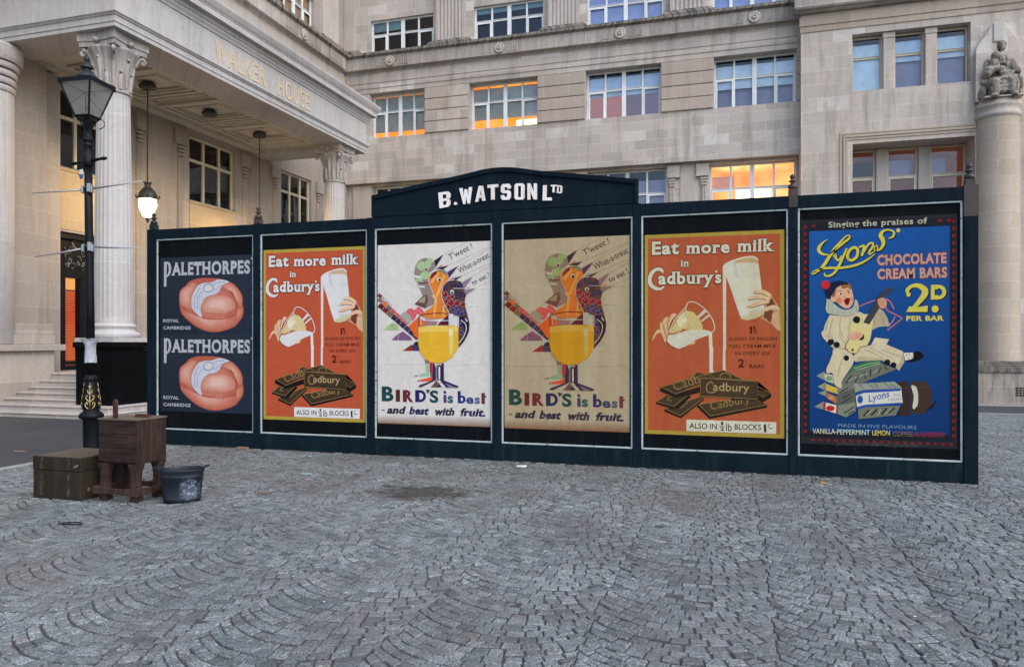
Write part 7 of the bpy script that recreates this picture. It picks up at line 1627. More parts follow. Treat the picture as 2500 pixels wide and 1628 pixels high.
# pier at the near end, with rounded corner shaft and plinth
mb = MB(); mb.box(XW - .2, -17.0, 8, 14.80, -.4, 8.695); mb.box(XW - .2, -17.22, 14.801, 15.395, -.4, 8.66); mb.build("pier", m_wing, wing, bevel=.015)
mb = MB(); P = []
for (r_, z0, z1) in ((.56, 1.53, 7.55), (.585, 7.56, 7.70), (.60, 7.74, 7.88), (.62, 7.92, 8.06), (.66, 8.10, 8.24), (.72, 8.26, 8.66)): mb.lathe([(r_ - .02, z0), (r_, z0 + .02), (r_, z1 - .02), (r_ - .02, z1)], -17.12, 13.28, 36)
for k in range(40):
    t = -PI / 2 + PI * k / 40; mb.box(-17.12 + .72 * math.cos(t) - .012, -17.12 + .72 * math.cos(t) + .014, 13.28 + .72 * math.sin(t) - .012, 13.28 + .72 * math.sin(t) + .012, 8.34, 8.60)
mb.build("rounded_shaft", m_port, wing, fix=False)
mb = MB(); mb.box(-17.6, -16.55, 7.9, 14.62, -.6, 1.36); mb.box(-17.6, -16.42, 7.9, 14.84, 1.362, 1.52); mb.box(-17.6, -16.66, 7.9, 14.74, 1.522, 1.76); mb.box(-17.6, -16.78, 7.9, 14.80, 1.762, 2.04)
mb.build("plinth", stone("wing_plinth", (.38, .345, .315), 1.7, .62, streak=.3, patch=False), wing, bevel=.015)
# steps up to the door
mb = MB(); ZT = [.023, .152, .266, .381, .492, .629, .796]
for k in range(7):
    y = 12.6 + .32 * k; x1 = (-13.0, -13.12, -13.50, -13.53, -13.56, -13.59, -13.62)[k]
    mb.box(-17.0 if k else -19.5, x1 - .02, y + .025, 26.5, -.9, ZT[k] - .05)
    V0 = y
    mb.box(-17.0 if k else -19.5, x1, y, 26.5, ZT[k] - .049, ZT[k])
mb.build("steps", m_step, wing, bevel=.018, seg=3)

# ---- portico
port = tag(empty("portico", (-13.75, 19.2, 0)), "classical stone portico with fluted columns and gilt lettering along its frieze", "portico")
PX, PY0, PY1 = -13.30, 13.28, 25.15
PROF = [(-1.12, 8.70), (0, 8.70), (0, 8.795), (.022, 8.80), (.022, 8.93), (.05, 8.945), (.075, 8.985), (.10, 8.99), (.10, 9.03), (0, 9.035), (0, 9.84), (.03, 9.85), (.045, 9.90), (.085, 9.95), (.095, 10.0), (.13, 10.02), (.15, 10.11), (.30, 10.12), (.30, 10.27), (.315, 10.275), (.32, 10.30), (.35, 10.33), (.39, 10.40), (.42, 10.46), (.425, 10.53), (.2, 10.60), (-1.12, 10.62)]
mb = MB(); K = len(PROF)
def ring(o, z): return [(XW - .3, PY0 - o, z), (PX + o, PY0 - o, z), (PX + o, PY1 + o, z), (XW - .3, PY1 + o, z)]
V = [p for o, z in PROF for p in ring(o, z)]
mb.add(V, [(4 * i + k, 4 * i + k + 1, 4 * i + 4 + k + 1, 4 * i + 4 + k) for i in range(K - 1) for k in range(3)])
mb.add([V[0], V[1], V[2], V[3], V[4 * K - 4], V[4 * K - 3], V[4 * K - 2], V[4 * K - 1]], [(0, 1, 5, 4), (1, 2, 6, 5), (2, 3, 7, 6)])
ent = mb.build("entablature", m_port, port)
mb = MB(); o = -.88; mb.box(XW + .05, PX - 1.1, PY0 + 1.1, PY1 - 1.1, 10.40, 10.60); mb.build("portico_roof", m_port, port)
# gilt letters
FP = lambda u, z, n: (PX + n, u, z)
for s_, u0, u1 in (("WALKER", 16.62, 18.86), ("HOUSE", 19.46, 21.22)):
    mb = MB(); wd_ = {'W': 1.25, 'A': .95, 'L': .70, 'K': .85, 'E': .68, 'R': .82, 'H': .95, 'O': 1.1, 'U': .88, 'S': .68}; tot = sum(wd_[c] for c in s_) + .16 * (len(s_) - 1); u = u0; k_ = (u1 - u0) / tot
    for ch in s_:
        Wd = wd_[ch] * k_
        VV, FF, SS = fit_text(ch, (0, 0), (Wd, 0), .53, 's b-4'); base_i = len(mb.v)
        mb.add([FP(u + x, 9.15 + y, .022) for x, y in VV] + [FP(u + x, 9.15 + y, .0015) for x, y in VV], [tuple(f) for f in FF] + [tuple(len(VV) + i for i in reversed(f)) for f in FF])
        n_ = len(VV)
        if SS: mb.add([FP(u + x, 9.15 + y, .0235) for x, y in VV] + [FP(u + x, 9.15 + y, .0015) for x, y in VV], [tuple(f) for f in SS])
        cnt = {}
        for f in FF:
            for i in range(len(f)):
                e = (f[i], f[(i + 1) % len(f)]); cnt[tuple(sorted((tuple(VV[e[0]]), tuple(VV[e[1]]))))] = cnt.get(tuple(sorted((tuple(VV[e[0]]), tuple(VV[e[1]])))), []) + [e]
        for kk, es in cnt.items():
            if len(es) == 1: i, j = es[0]; mb.f.append([base_i + i, base_i + j, base_i + len(VV) + j, base_i + len(VV) + i]); mb.mi.append(0); mb.sm.append(False); mb.c.append(None)
        u += Wd + .16 * k_
    mb.build("lettering", m_goldl, ent, fix=False)
# ceiling with coffers
mb = MB(); mb.box(XW - .1, PX - 1.115, PY0 + 1.115, PY1 - 1.115, 8.86, 9.0)
cl = mb.build("ceiling", m_ceil, port)
XC = -15.72
def rect_ring(mb, x0, x1, y0, y1, w_, z0, z1):
    mb.box(x0, x1, y0, y0 + w_, z0, z1); mb.box(x0, x1, y1 - w_, y1, z0, z1); mb.box(x0, x0 + w_, y0 + w_ + .001, y1 - w_ - .001, z0, z1); mb.box(x1 - w_, x1, y0 + w_ + .001, y1 - w_ - .001, z0, z1)
mb = MB(); mb.box(PX - 1.12 - .12, PX - 1.121, PY0 + 1.13, PY1 - 1.13, 8.74, 8.858); mb.box(XW + .02, XW + .40, PY0 + 1.13, PY1 - 1.13, 8.74, 8.858)
for yc in (16.85, 19.4, 21.95):
    rect_ring(mb, XC - 1.12, XC + 1.12, yc - .95, yc + .95, .12, 8.775, 8.858); rect_ring(mb, XC - .92, XC + .92, yc - .76, yc + .76, .09, 8.80, 8.858); rect_ring(mb, XC - .74, XC + .74, yc - .60, yc + .60, .05, 8.825, 8.858)
    for k in range(22): mb.box(XC - .70 + k * .065, XC - .665 + k * .065, yc - .55, yc - .47, 8.80, 8.858); mb.box(XC - .70 + k * .065, XC - .665 + k * .065, yc + .47, yc + .55, 8.80, 8.858)
for yc in (15.35, 18.12, 20.68, 23.2):
    rect_ring(mb, XC - 1.05, XC + 1.05, yc - .17, yc + .17, .06, 8.80, 8.858); mb.box(XC - .85, XC + .85, yc - .05, yc + .05, 8.81, 8.858)
mb.build("coffer_moulding", m_ceil, cl)
m_bronze = paint("dull_bronze", (.04, .038, .03), .5, .3, .4)
for yc in (16.85, 19.4, 21.95):
    mb = MB(); mb.lathe([(.10, 8.66), (.20, 8.68), (.235, 8.72), (.235, 8.76), (.20, 8.80), (.15, 8.858)], XC, yc, 24); mb.build("ceiling_rose", m_bronze, cl)
# columns
def column(cx, cy):
    c = empty("column_tmp")
    bpy.data.objects.remove(c)
    mb = MB(); fl = lambda a, z: 1 - .045 * max(0.0, math.sin(a * 12) ** 2) ** .6 if 2.12 < z < 7.30 else 1
    zs = [2.02, 2.10, 2.13, 2.2] + [2.2 + 5.0 * i / 8 for i in range(1, 9)] + [7.28, 7.31, 7.36]
    mb.lathe([(.402 - .052 * max(0, (z - 3.6) / 3.8) ** 1.1, z) for z in zs], cx, cy, 192, flute=fl)
    sh = mb.build("column", m_col, port, fix=False)
    mb = MB(); mb.box(cx - .56, cx + .56, cy - .56, cy + .56, 1.585, 1.68)
    mb.lathe([(.53, 1.68), (.56, 1.72), (.565, 1.76), (.54, 1.80), (.49, 1.82), (.46, 1.86), (.455, 1.90), (.475, 1.92), (.49, 1.95), (.475, 1.98), (.43, 2.0), (.41, 2.02)], cx, cy, 48); mb.build("column_base", m_col, sh, fix=False, bevel=0)
    mb = MB()
    mb.lathe([(.352, 7.36), (.385, 7.37), (.40, 7.395), (.385, 7.42), (.36, 7.43), (.352, 7.45)], cx, cy, 48)
    leaf = lambda a, z: 1 + (.055 + .10 * max(0, (z - 7.8)) ** 1.0) * (abs(math.cos(a * 4 + PI / 4)) ** .7 - .45) * min(1, (z - 7.43) * 3)
    leaf2 = lambda a, z: leaf(a, z) + .018 * math.sin(24 * a)
    mb.lathe([(.352, 7.43), (.356, 7.6), (.362, 7.8), (.375, 7.95), (.40, 8.1), (.44, 8.22), (.50, 8.32), (.53, 8.36), (.50, 8.385)], cx, cy, 128, flute=leaf2)
    for k in range(8):
        a = k * PI / 4 + PI / 8; ca, sa = math.cos(a), math.sin(a)
        mb.tube([(cx + r_ * ca, cy + r_ * sa, z) for r_, z in ((.355, 7.45), (.368, 7.65), (.372, 7.78), (.40, 7.86), (.425, 7.85))], [.05, .06, .055, .04, .02], 8)
        a = k * PI / 4; ca, sa = math.cos(a), math.sin(a)
        mb.tube([(cx + r_ * ca, cy + r_ * sa, z) for r_, z in ((.36, 7.5), (.38, 7.9), (.41, 8.06), (.46, 8.15), (.50, 8.13))], [.03, .055, .05, .04, .02], 8)
    for k in range(4):
        a = k * PI / 2 + PI / 4; ca, sa = math.cos(a), math.sin(a); pts = []
        mb.tube([(cx + r_ * ca, cy + r_ * sa, z) for r_, z in ((.40, 7.95), (.46, 8.15), (.54, 8.31), (.62, 8.33), (.67, 8.26), (.645, 8.18), (.60, 8.20), (.605, 8.26))], [.03, .045, .05, .05, .045, .04, .035, .03], 8)
        a = k * PI / 2; mb.lathe([(.03, 0), (.07, .03), (.07, .07), (.03, .1)], cx + .50 * math.cos(a), cy + .50 * math.sin(a), 10); 
        for i in range(len(mb.v) - 60, len(mb.v)): x, y, z = mb.v[i]; mb.v[i] = (x, y, z + 8.46)
    # abacus with concave sides
    out = []
    for k in range(4):
        a = k * PI / 2 - PI / 4
        for t in range(9):
            q = -1 + t / 4; rr = .46 + .08 * (q * q); x, y = rr, q * .52
            if t < 8: b = k * PI / 2; out.append((x * math.cos(b) - y * math.sin(b), x * math.sin(b) + y * math.cos(b)))
    k = len(out)
    for z0, z1, s_ in ((8.385, 8.50, .94), (8.502, 8.698, 1.0)):
        V = [(cx + x * s_, cy + y * s_, z0) for x, y in out] + [(cx + x * s_, cy + y * s_, z1) for x, y in out]
        mb.add(V, [(i, (i + 1) % k, k + (i + 1) % k, k + i) for i in range(k)] + [tuple(range(k, 2 * k)), tuple(reversed(range(k)))])
    mb.build("capital", m_cap, sh, fix=False)
column(-13.95, 13.90); column(-13.95, 23.95)
mb = MB(); mb.box(-14.55, -13.35, 23.35, 24.55, -.9, 1.583); mb.build("pedestal", m_step, port)
# dark casing boxed round the near pedestal
cas = tag(empty("plinth_casing", (-13.8, 13.7, 0)), "black painted boxing built round the foot of the near portico column", "casing")
mb = MB(); mb.box(-14.32, -13.30, 13.20, 14.24, -.25, 1.40)
mb.box(-13.80, -13.785, 13.192, 13.199, .0, 1.39); mb.build("box_sides", m_casing, cas, bevel=.006)
mb = MB(); mb.box(-14.37, -13.25, 13.15, 14.29, 1.46, 1.58); mb.box(-14.34, -13.28, 13.18, 14.26, 1.402, 1.458); mb.build("box_top", m_casing, cas, bevel=.01)

# ---- pendant lanterns
m_bulb = N("lit_opal_glass"); _t = m_bulb.t; _t.nodes.remove(m_bulb.b); _o = [x for x in _t.nodes if x.type == 'OUTPUT_MATERIAL'][0]
_tr = _t.nodes.new("ShaderNodeBsdfTransparent"); _em = _t.nodes.new("ShaderNodeEmission"); _em.inputs[0].default_value = (1, .77, .44, 1)
_lw = _t.nodes.new("ShaderNodeLayerWeight"); _lw.inputs[0].default_value = .35; _mr = _t.nodes.new("ShaderNodeMapRange"); _t.links.new(_lw.outputs[1], _mr.inputs[0]); _mr.inputs[3].default_value = 3.6; _mr.inputs[4].default_value = 1.3; _t.links.new(_mr.outputs[0], _em.inputs[1])
_mx = _t.nodes.new("ShaderNodeMixShader"); _mx.inputs[0].default_value = .35; _t.links.new(_tr.outputs[0], _mx.inputs[1]); _t.links.new(_em.outputs[0], _mx.inputs[2]); _t.links.new(_mx.outputs[0], _o.inputs[0]); m_bulb = m_bulb.m
def pendant(yc, drop, label):
    r_ = tag(empty("pendant_lantern", (XC, yc, 8.66)), label, "lantern", "lanterns hung from the portico ceiling")
    z0 = -drop
    mb = MB(); mb.tube([(0, 0, 0), (0, 0, z0 + .40)], .014, 8); mb.build("rod", m_bronze, r_, local=True)
    mb = MB(); mb.lathe([(.03, z0 + .47), (.07, z0 + .44), (.085, z0 + .36), (.08, z0 + .33), (.12, z0 + .30), (.19, z0 + .22), (.245, z0 + .11), (.265, z0 + .02), (.275, z0 - .01), (.24, z0 - .015)], seg=28)
    for k in range(8):
        a = k * PI / 4; mb.tube([(.26 * math.cos(a), .26 * math.sin(a), z0 + .02), (.30 * math.cos(a), .30 * math.sin(a), z0 + .06), (.29 * math.cos(a), .29 * math.sin(a), z0 + .13)], [.03, .025, .006], 6)
        mb.tube([(.075 * math.cos(a), .075 * math.sin(a), z0 + .42), (.105 * math.cos(a), .105 * math.sin(a), z0 + .49)], [.02, .006], 6)
    mb.build("lantern_cap", m_bronze, r_, local=True)
    mb = MB(); mb.lathe([(.235, z0 - .016), (.240, z0 - .08), (.230, z0 - .20), (.20, z0 - .32), (.15, z0 - .43), (.10, z0 - .50), (.06, z0 - .53)], seg=28); mb.build("lantern_glass", m_bulb, r_, local=True)
    mb = MB(); mb.lathe([(.062, z0 - .531), (.075, z0 - .55), (.06, z0 - .575), (.04, z0 - .59), (.05, z0 - .605), (.03, z0 - .63), (.015, z0 - .66), (.005, z0 - .675)], seg=16)
    for k in range(4):
        a = k * PI / 2 + .4; mb.tube([(q * math.cos(a), q * math.sin(a), z0 + z) for q, z in ((.252, -.02), (.25, -.18), (.215, -.33), (.12, -.51), (.06, -.545))], .007, 6)
    mb.build("lantern_foot", m_bronze, r_, local=True)
    pl_ = bpy.data.lights.new("lantern_light", 'POINT'); pl_.energy = 210; pl_.color = (1, .68, .34); pl_.shadow_soft_size = .07
    po = bpy.data.objects.new("lantern_light", pl_); COL.objects.link(po); po.parent = r_; po.location = (0, 0, z0 - .2)
    return r_
pendant(16.85, 3.07, "lit pendant lantern on a long rod between the near portico column and the hoarding")
pendant(21.95, 3.45, "pendant lantern whose long rod drops behind the second hoarding finial")

# ------------------------------------------------------------------ street lamp
m_tag = paint("white_tag", (.6, .62, .6), .6, .1)
LX, LY = -8.58, 8.17
lamp = tag(empty("street_lamp", (LX, LY, 0)), "black cast iron street lamp with tapered four-sided glass lantern beside the crates", "street lamp")
lamp.rotation_euler = (0, math.radians(-.9), math.radians(0))
RL = Vector((math.cos(YAW), math.sin(YAW), 0))
mb = MB()
mb.lathe([(.125, -.02), (.125, .03), (.112, .05), (.107, .12), (.107, .50), (.116, .515), (.150, .53), (.158, .55), (.158, .575), (.138, .60), (.105, .625), (.098, .645), (.112, .665), (.118, .70), (.117, .76), (.106, .84), (.092, .93), (.082, 1.02), (.080, 1.05), (.088, 1.06), (.088, 1.085), (.070, 1.10), (.062, 1.13)], seg=24)
mb.build("base", m_black, lamp, local=True)
mb = MB(); mb.lathe([(.060, 1.13), (.055, 2.2), (.053, 3.3), (.052, 4.03)], seg=20); shaft = mb.build("shaft", m_black, lamp, local=True)
mb = MB(); mb.lathe([(.052, 4.03), (.074, 4.05), (.078, 4.11), (.074, 4.20), (.056, 4.22), (.054, 4.31), (.070, 4.33), (.072, 4.345), (.060, 4.36), (.062, 4.385), (.078, 4.40), (.080, 4.425), (.060, 4.44), (.052, 4.46), (.045, 4.55)], seg=20); mb.build("collar", m_black, lamp, local=True)
mb = MB()
mb.tube([(-.31, .0, 4.105), (-.27, 0, 4.107), (-.2, 0, 4.11), (-.08, 0, 4.12), (.08, 0, 4.125), (.2, 0, 4.135), (.275, 0, 4.137), (.315, 0, 4.138)], [.020, .026, .018, .028, .028, .018, .026, .020], 10)
mb.build("ladder_bar", m_black, lamp, local=True)
# gilt scrollwork on the base
mb = MB()
def onvase(a, z):
    rr = {.65: .102, .67: .113, .70: .119, .76: .118, .84: .107, .93: .093, 1.02: .083, 1.05: .081}; ks = sorted(rr)
    for i in range(len(ks) - 1):
        if ks[i] <= z <= ks[i + 1]:
            t = (z - ks[i]) / (ks[i + 1] - ks[i]); r = rr[ks[i]] + (rr[ks[i + 1]] - rr[ks[i]]) * t; break
    else: r = .1
    return (r * math.cos(a), r * math.sin(a), z)
for ac in [math.radians(-60 + 90 * k + 8) for k in range(4)]:
    mb.tube([onvase(ac, z) for z in (.66, .72, .8, .88, .96, 1.03)], [.007, .009, .007, .006, .005, .003], 6)
    for sgn in (-1, 1):
        mb.tube([onvase(ac + sgn * a, z) for a, z in ((.02, .66), (.3, .67), (.5, .70), (.52, .74), (.36, .76), (.26, .73), (.34, .705))], .006, 6)
        mb.tube([onvase(ac + sgn * a, z) for a, z in ((.02, .74), (.2, .78), (.42, .80), (.5, .835), (.36, .85), (.28, .825))], .006, 6)
        mb.tube([onvase(ac + sgn * a, z) for a, z in ((.02, .86), (.22, .885), (.3, .92), (.16, .935))], [.006, .006, .005, .003], 6)
        mb.tube([onvase(ac + sgn * a, z) for a, z in ((.02, .95), (.14, .965), (.16, .985))], [.005, .004, .003], 6)
mb.build("gilt_scrollwork", m_gold, lamp, local=True)
# frog legs and lantern
FR = .152; TOP = .335; ZB, ZE = 4.735, 5.19; rot = math.radians(7 + 45)
lantern = empty("lantern"); lantern.parent = lamp
bpy.data.objects.remove(lantern)
cn = lambda r, z, k: (r * math.cos(rot + k * PI / 2), r * math.sin(rot + k * PI / 2), z)
mb = MB()
for k in range(4):
    mb.tube([(.03 * math.cos(rot + k * PI / 2), .03 * math.sin(rot + k * PI / 2), 4.50), cn(.055, 4.60, k), cn(.10, 4.68, k), cn(FR, ZB, k)], [.011, .011, .010, .012], 6)
    mb.tube([cn(FR, ZB, k), cn(TOP, ZE, k)], .013, 6); mb.tube([cn(FR, ZB, k), cn(FR, ZB, k + 1)], .016, 6)
mb.tube([(0, 0, 4.56), (0, 0, 4.70)], [.04, .075], 10)
V = [cn(FR + .01, ZB - .012, k) for k in range(4)] + [cn(FR + .01, ZB + .004, k) for k in range(4)]
mb.add(V, [(0, 1, 2, 3), (7, 6, 5, 4)] + [(k, (k + 1) % 4, 4 + (k + 1) % 4, 4 + k) for k in range(4)])
lf = mb.build("lantern_frame", m_black, lamp, local=True, fix=False)
mb = MB()
for k in range(4): mb.add([cn(FR, ZB, k), cn(FR, ZB, k + 1), cn(TOP - .01, ZE, k + 1), cn(TOP - .01, ZE, k)], [(0, 1, 2, 3)])
mb.build("lantern_glass", m_lglass, lf, local=True, fix=False)
mb = MB(); mb.lathe([(.02, 4.74), (.03, 4.80), (.012, 4.82), (.012, 4.90)], seg=10); mb.tube([(.02, .0, 4.86), (.06, .03, 4.98), (.075, .05, 5.07)], .006, 6); mb.build("burner", m_steel, lf, local=True)
mb = MB(); R0 = TOP + .025
rings = [(R0, ZE - .03), (R0, ZE + .035), (R0 - .02, ZE + .04), (.19, 5.275), (.155, 5.285)]
V = [cn(r, z, k) for r, z in rings for k in range(4)]; F = [(4 * i + k, 4 * i + (k + 1) % 4, 4 * i + 4 + (k + 1) % 4, 4 * i + 4 + k) for i in range(len(rings) - 1) for k in range(4)]
mb.add(V, F)
mb.build("lantern_roof", m_black, lamp, local=True, fix=False, bevel=.006)
mb = MB(); mb.add([cn(TOP - .02, ZE - .005, k) for k in range(4)] + [cn(.16, 5.262, k) for k in range(4)], [(k, (k + 1) % 4, 4 + (k + 1) % 4, 4 + k) for k in range(4)] + [(4, 5, 6, 7)]); mb.build("added_reflector", m_tag, lf, local=True, fix=False)  # white panel added under the roof to lighten the lantern's panes
mb = MB(); mb.lathe([(.150, 5.27), (.135, 5.30), (.115, 5.33), (.10, 5.335), (.088, 5.36), (.07, 5.375), (.052, 5.40), (.06, 5.41), (.088, 5.415), (.090, 5.43), (.078, 5.455), (.055, 5.48), (.030, 5.50), (.022, 5.515), (.036, 5.53), (.040, 5.55), (.032, 5.575), (.016, 5.60), (.006, 5.63)], seg=18); mb.build("lantern_finial", m_green, lamp, local=True)
mb = MB(); p0 = Vector(cn(FR, ZB, 0))
mb.tube([p0 + Vector(v) for v in ((0, 0, 0), (.03, .01, -.01), (.06, .02, -.05), (.055, .02, -.10), (.02, .01, -.13), (-.02, 0, -.14))], .006, 6); mb.build("cable", m_black, lamp, local=True)
def at(u, z, f=0.0): v = RL * u; return (v.x - f * math.sin(YAW) * -1, v.y - f * math.cos(YAW), z)
for z0, lt_, rt_ in ((3.722, (-.791, 3.686), (.762, 3.836)), (2.903, (-.757, 2.794), (.734, 2.900))):
    for tip, sg in ((lt_, -1), (rt_, 1)):
        mb = MB(); mb.tube([at(.065 * sg, z0 + .015 * (sg > 0)), at(tip[0] * .55, z0 + (tip[1] - z0) * .55), at(tip[0], tip[1])], [.013, .011, .005], 8); mb.build("rod", m_steel, lamp, local=True)
    mb = MB(); c_, s_ = math.cos(YAW), math.sin(YAW)
    for (u0, u1, f0, f1, a, b) in ((-.085, -.052, -.03, .05, -.05, .05), (.02, .062, .03, .085, -.045, .075), (.062, .085, .01, .07, -.055, .05), (-.052, .02, .052, .06, .025, .033)):
        V = [(u * c_ + f * s_, u * s_ - f * c_, z0 + z) for z in (a, b) for u, f in ((u0, f0), (u1, f0), (u1, f1), (u0, f1))]
        mb.add(V, [(0, 3, 2, 1), (4, 5, 6, 7), (0, 1, 5, 4), (1, 2, 6, 5), (2, 3, 7, 6), (3, 0, 4, 7)])
    mb.build("clamp", m_steel, lamp, local=True, bevel=.004)
m_tagb = paint("blue_tag", (.03, .10, .22), .5, .1)
mb = MB(); V = [at(-.11, 3.995, .03), at(-.055, 4.0, .05), at(-.055, 3.93, .05), at(-.10, 3.925, .03)]
mb.add(V + [tuple(Vector(v) + Vector((0, .012, 0))) for v in V], [(0, 1, 2, 3), (7, 6, 5, 4), (0, 4, 5, 1), (1, 5, 6, 2), (2, 6, 7, 3), (3, 7, 4, 0)])
n0 = len(mb.f); V = [at(-.12, 3.93, .035), at(-.055, 3.928, .055), at(-.052, 3.87, .055), at(-.095, 3.865, .035)]
mb.add(V + [tuple(Vector(v) + Vector((0, .012, 0))) for v in V], [(0, 1, 2, 3), (7, 6, 5, 4), (0, 4, 5, 1), (1, 5, 6, 2), (2, 6, 7, 3), (3, 7, 4, 0)], 1)
mb.build("plug", [m_tag, m_tagb], lamp, local=True)
# paper tied round the shaft
m_paper = paint("crumpled_paper", (.30, .335, .38), .8, .2)
mb = MB(); random.seed(3); V = []; seg = 18
for z, r in ((1.30, .075), (1.36, .071), (1.42, .068), (1.49, .066), (1.55, .070), (1.60, .085), (1.64, .108)):
    for i in range(seg):
        a = 2 * PI * i / seg; rr = r + random.uniform(-.004, .006) + (.018 * math.cos(3 * a) if z > 1.57 else 0); V.append((LX - .016 * z + rr * math.cos(a), LY + rr * math.sin(a), z + random.uniform(-.006, .006)))
mb.add(V, [(k * seg + i, k * seg + (i + 1) % seg, (k + 1) * seg + (i + 1) % seg, (k + 1) * seg + i) for k in range(6) for i in range(seg)])
tag(mb.build("paper_wrapping", m_paper, fix=False), "crumpled white paper wrapped round the black lamp post", "paper")

# ------------------------------------------------------------------ trunk, cabinet, bucket
def wood(name, col, axis, dark=.45, rough=.7):
    M = N(name, rough, .15); p = M.obj(); k = {'x': (1.2, 14, 14), 'z': (14, 14, 1.2), 'y': (14, 1.2, 14)}[axis]
    g = M.noise(M.scale(p, k), 2.4, 6, .68, .6); b = M.noise(p, 5, 4, .6)
    c = M.mix(M.ramp(g, [(.34, 0.0), (.66, 1.0)]), tuple(x * dark for x in col), tuple(x * 1.25 for x in col))
    c = M.mix(.6, c, M.ramp(b, [(.3, .55), (.7, 1.4)]), 'MULTIPLY'); c = M.mix(M.ramp(M.noise(p, 11, 5, .7), [(.60, 0.0), (.72, .5)]), c, tuple(x * 2.6 for x in col))
    M.base(c); M.bump(g, .5, .004); return M.m
m_w1 = wood("dark_brown_boards", (.036, .021, .018), 'x'); m_w2 = wood("dark_brown_side", (.040, .024, .020), 'z'); m_wt = wood("worn_board_top", (.105, .085, .066), 'x', .7); m_leg = wood("dark_brown_leg", (.048, .029, .024), 'z'); m_red = wood("reddish_handle", (.075, .030, .026), 'z')
cab = tag(empty("wooden_cabinet", (-5.888, 6.11, 0)), "dark brown boarded wooden cabinet on a four-legged stand between trunk and bucket", "cabinet")
X0, X1, Y0, Y1 = -6.13, -5.646, 5.92, 6.30
mb = MB()
for k in range(3):
    a = .392 + k * .139; mb.box(X0, X1 - .022, Y0, Y0 + .02, a, a + .1345)
mb.build("front_boards", m_w1, cab, bevel=.004)
mb = MB(); mb.box(X1 - .021, X1, Y0 - .003, Y1, .375, .806); mb.box(X0, X0 + .02, Y0 + .022, Y1, .39, .806); mb.box(X0 + .02, X1 - .022, Y1 - .02, Y1, .39, .806)
for i in range(4): mb.box(X1 + .0002, X1 + .004, Y0 + .012 + i * .094, Y0 + .099 + i * .094, .38, .804)
mb.build("side_boards", m_w2, cab, bevel=.003)
mb = MB(); mb.box(X0 - .008, X1 + .012, Y0 - .012, Y1 + .008, .808, .826); top = mb.build("top_board", m_wt, cab, bevel=.004)
mb = MB(); mb.box(X0 + .02, X1 - .024, Y0 + .022, Y1 - .022, .372, .392); mb.build("bottom_board", m_w1, cab)
for lx, ly in ((X0 + .005, Y0), (X1 - .10, Y0), (X0 + .005, Y1 - .09), (X1 - .10, Y1 - .09)):
    mb = MB(); V = []
    for z, e in ((-.008, .0), (.07, .0), (.20, .010), (.30, .004), (.371, -.012)):
        V += [(lx + e, ly + e, z), (lx + .092 - e, ly + e, z), (lx + .092 - e, ly + .085 - e, z), (lx + e, ly + .085 - e, z)]
    mb.add(V, [(3, 2, 1, 0), (16, 17, 18, 19)] + [(4 * k + i, 4 * k + (i + 1) % 4, 4 * k + 4 + (i + 1) % 4, 4 * k + 4 + i) for k in range(4) for i in range(4)])
    mb.build("leg", m_leg, cab, bevel=.004)
def rail(p0, p1, nrm, nm):
    mb = MB(); P0, P1 = Vector(p0), Vector(p1); nn = Vector(nrm); V = []; K = 8
    for i in range(K + 1):
        t = i / K; p = P0.lerp(P1, t); sag = .022 * math.sin(PI * t) * (1 if 0 < t < 1 else 0)
        for z in (.065 + sag * .5, .150 - sag): V += [p + nn * .0 + Vector((0, 0, z)), p + nn * .045 + Vector((0, 0, z))]
    F = []
    for i in range(K):
        a, b = 4 * i, 4 * i + 4; F += [(a, b, b + 1, a + 1), (a + 2, a + 3, b + 3, b + 2), (a, a + 2, b + 2, b), (a + 1, b + 1, b + 3, a + 3)]
    F += [(0, 1, 3, 2), (4 * K, 4 * K + 2, 4 * K + 3, 4 * K + 1)]
    mb.add(V, F); mb.build(nm, m_leg, cab, bevel=.004)
rail((X0 - .035, Y0 - .001, 0), (X1 + .035, Y0 - .001, 0), (0, -1, 0), "stretcher"); rail((X1 - .003, Y0 + .002, 0), (X1 - .003, Y1 + .02, 0), (1, 0, 0), "stretcher")
rail((X0 - .005, Y1 + .002, 0), (X1 - .01, Y1 + .002, 0), (0, 1, 0), "stretcher"); rail((X0 - .001, Y0 + .002, 0), (X0 - .001, Y1, 0), (-1, 0, 0), "stretcher")
mb = MB(); V = [(x, y, z) for z, k in ((.826, 0), (.99, .0), (1.015, .012)) for x, y in ((-5.972 + k, 5.935), (-5.925 - k, 5.935), (-5.925 - k, 5.965), (-5.972 + k, 5.965))]
mb.add(V, [(3, 2, 1, 0), (8, 9, 10, 11)] + [(4 * k + i, 4 * k + (i + 1) % 4, 4 * k + 4 + (i + 1) % 4, 4 * k + 4 + i) for k in range(2) for i in range(4)])
mb.build("handle", m_red, cab, bevel=.006)
mb = MB(); mb.box(-5.86, -5.70, 6.10, 6.17, .8265, .840); mb.box(-5.875, -5.74, 6.12, 6.19, .8405, .853); mb.build("lid_batten", m_red, cab, bevel=.005)

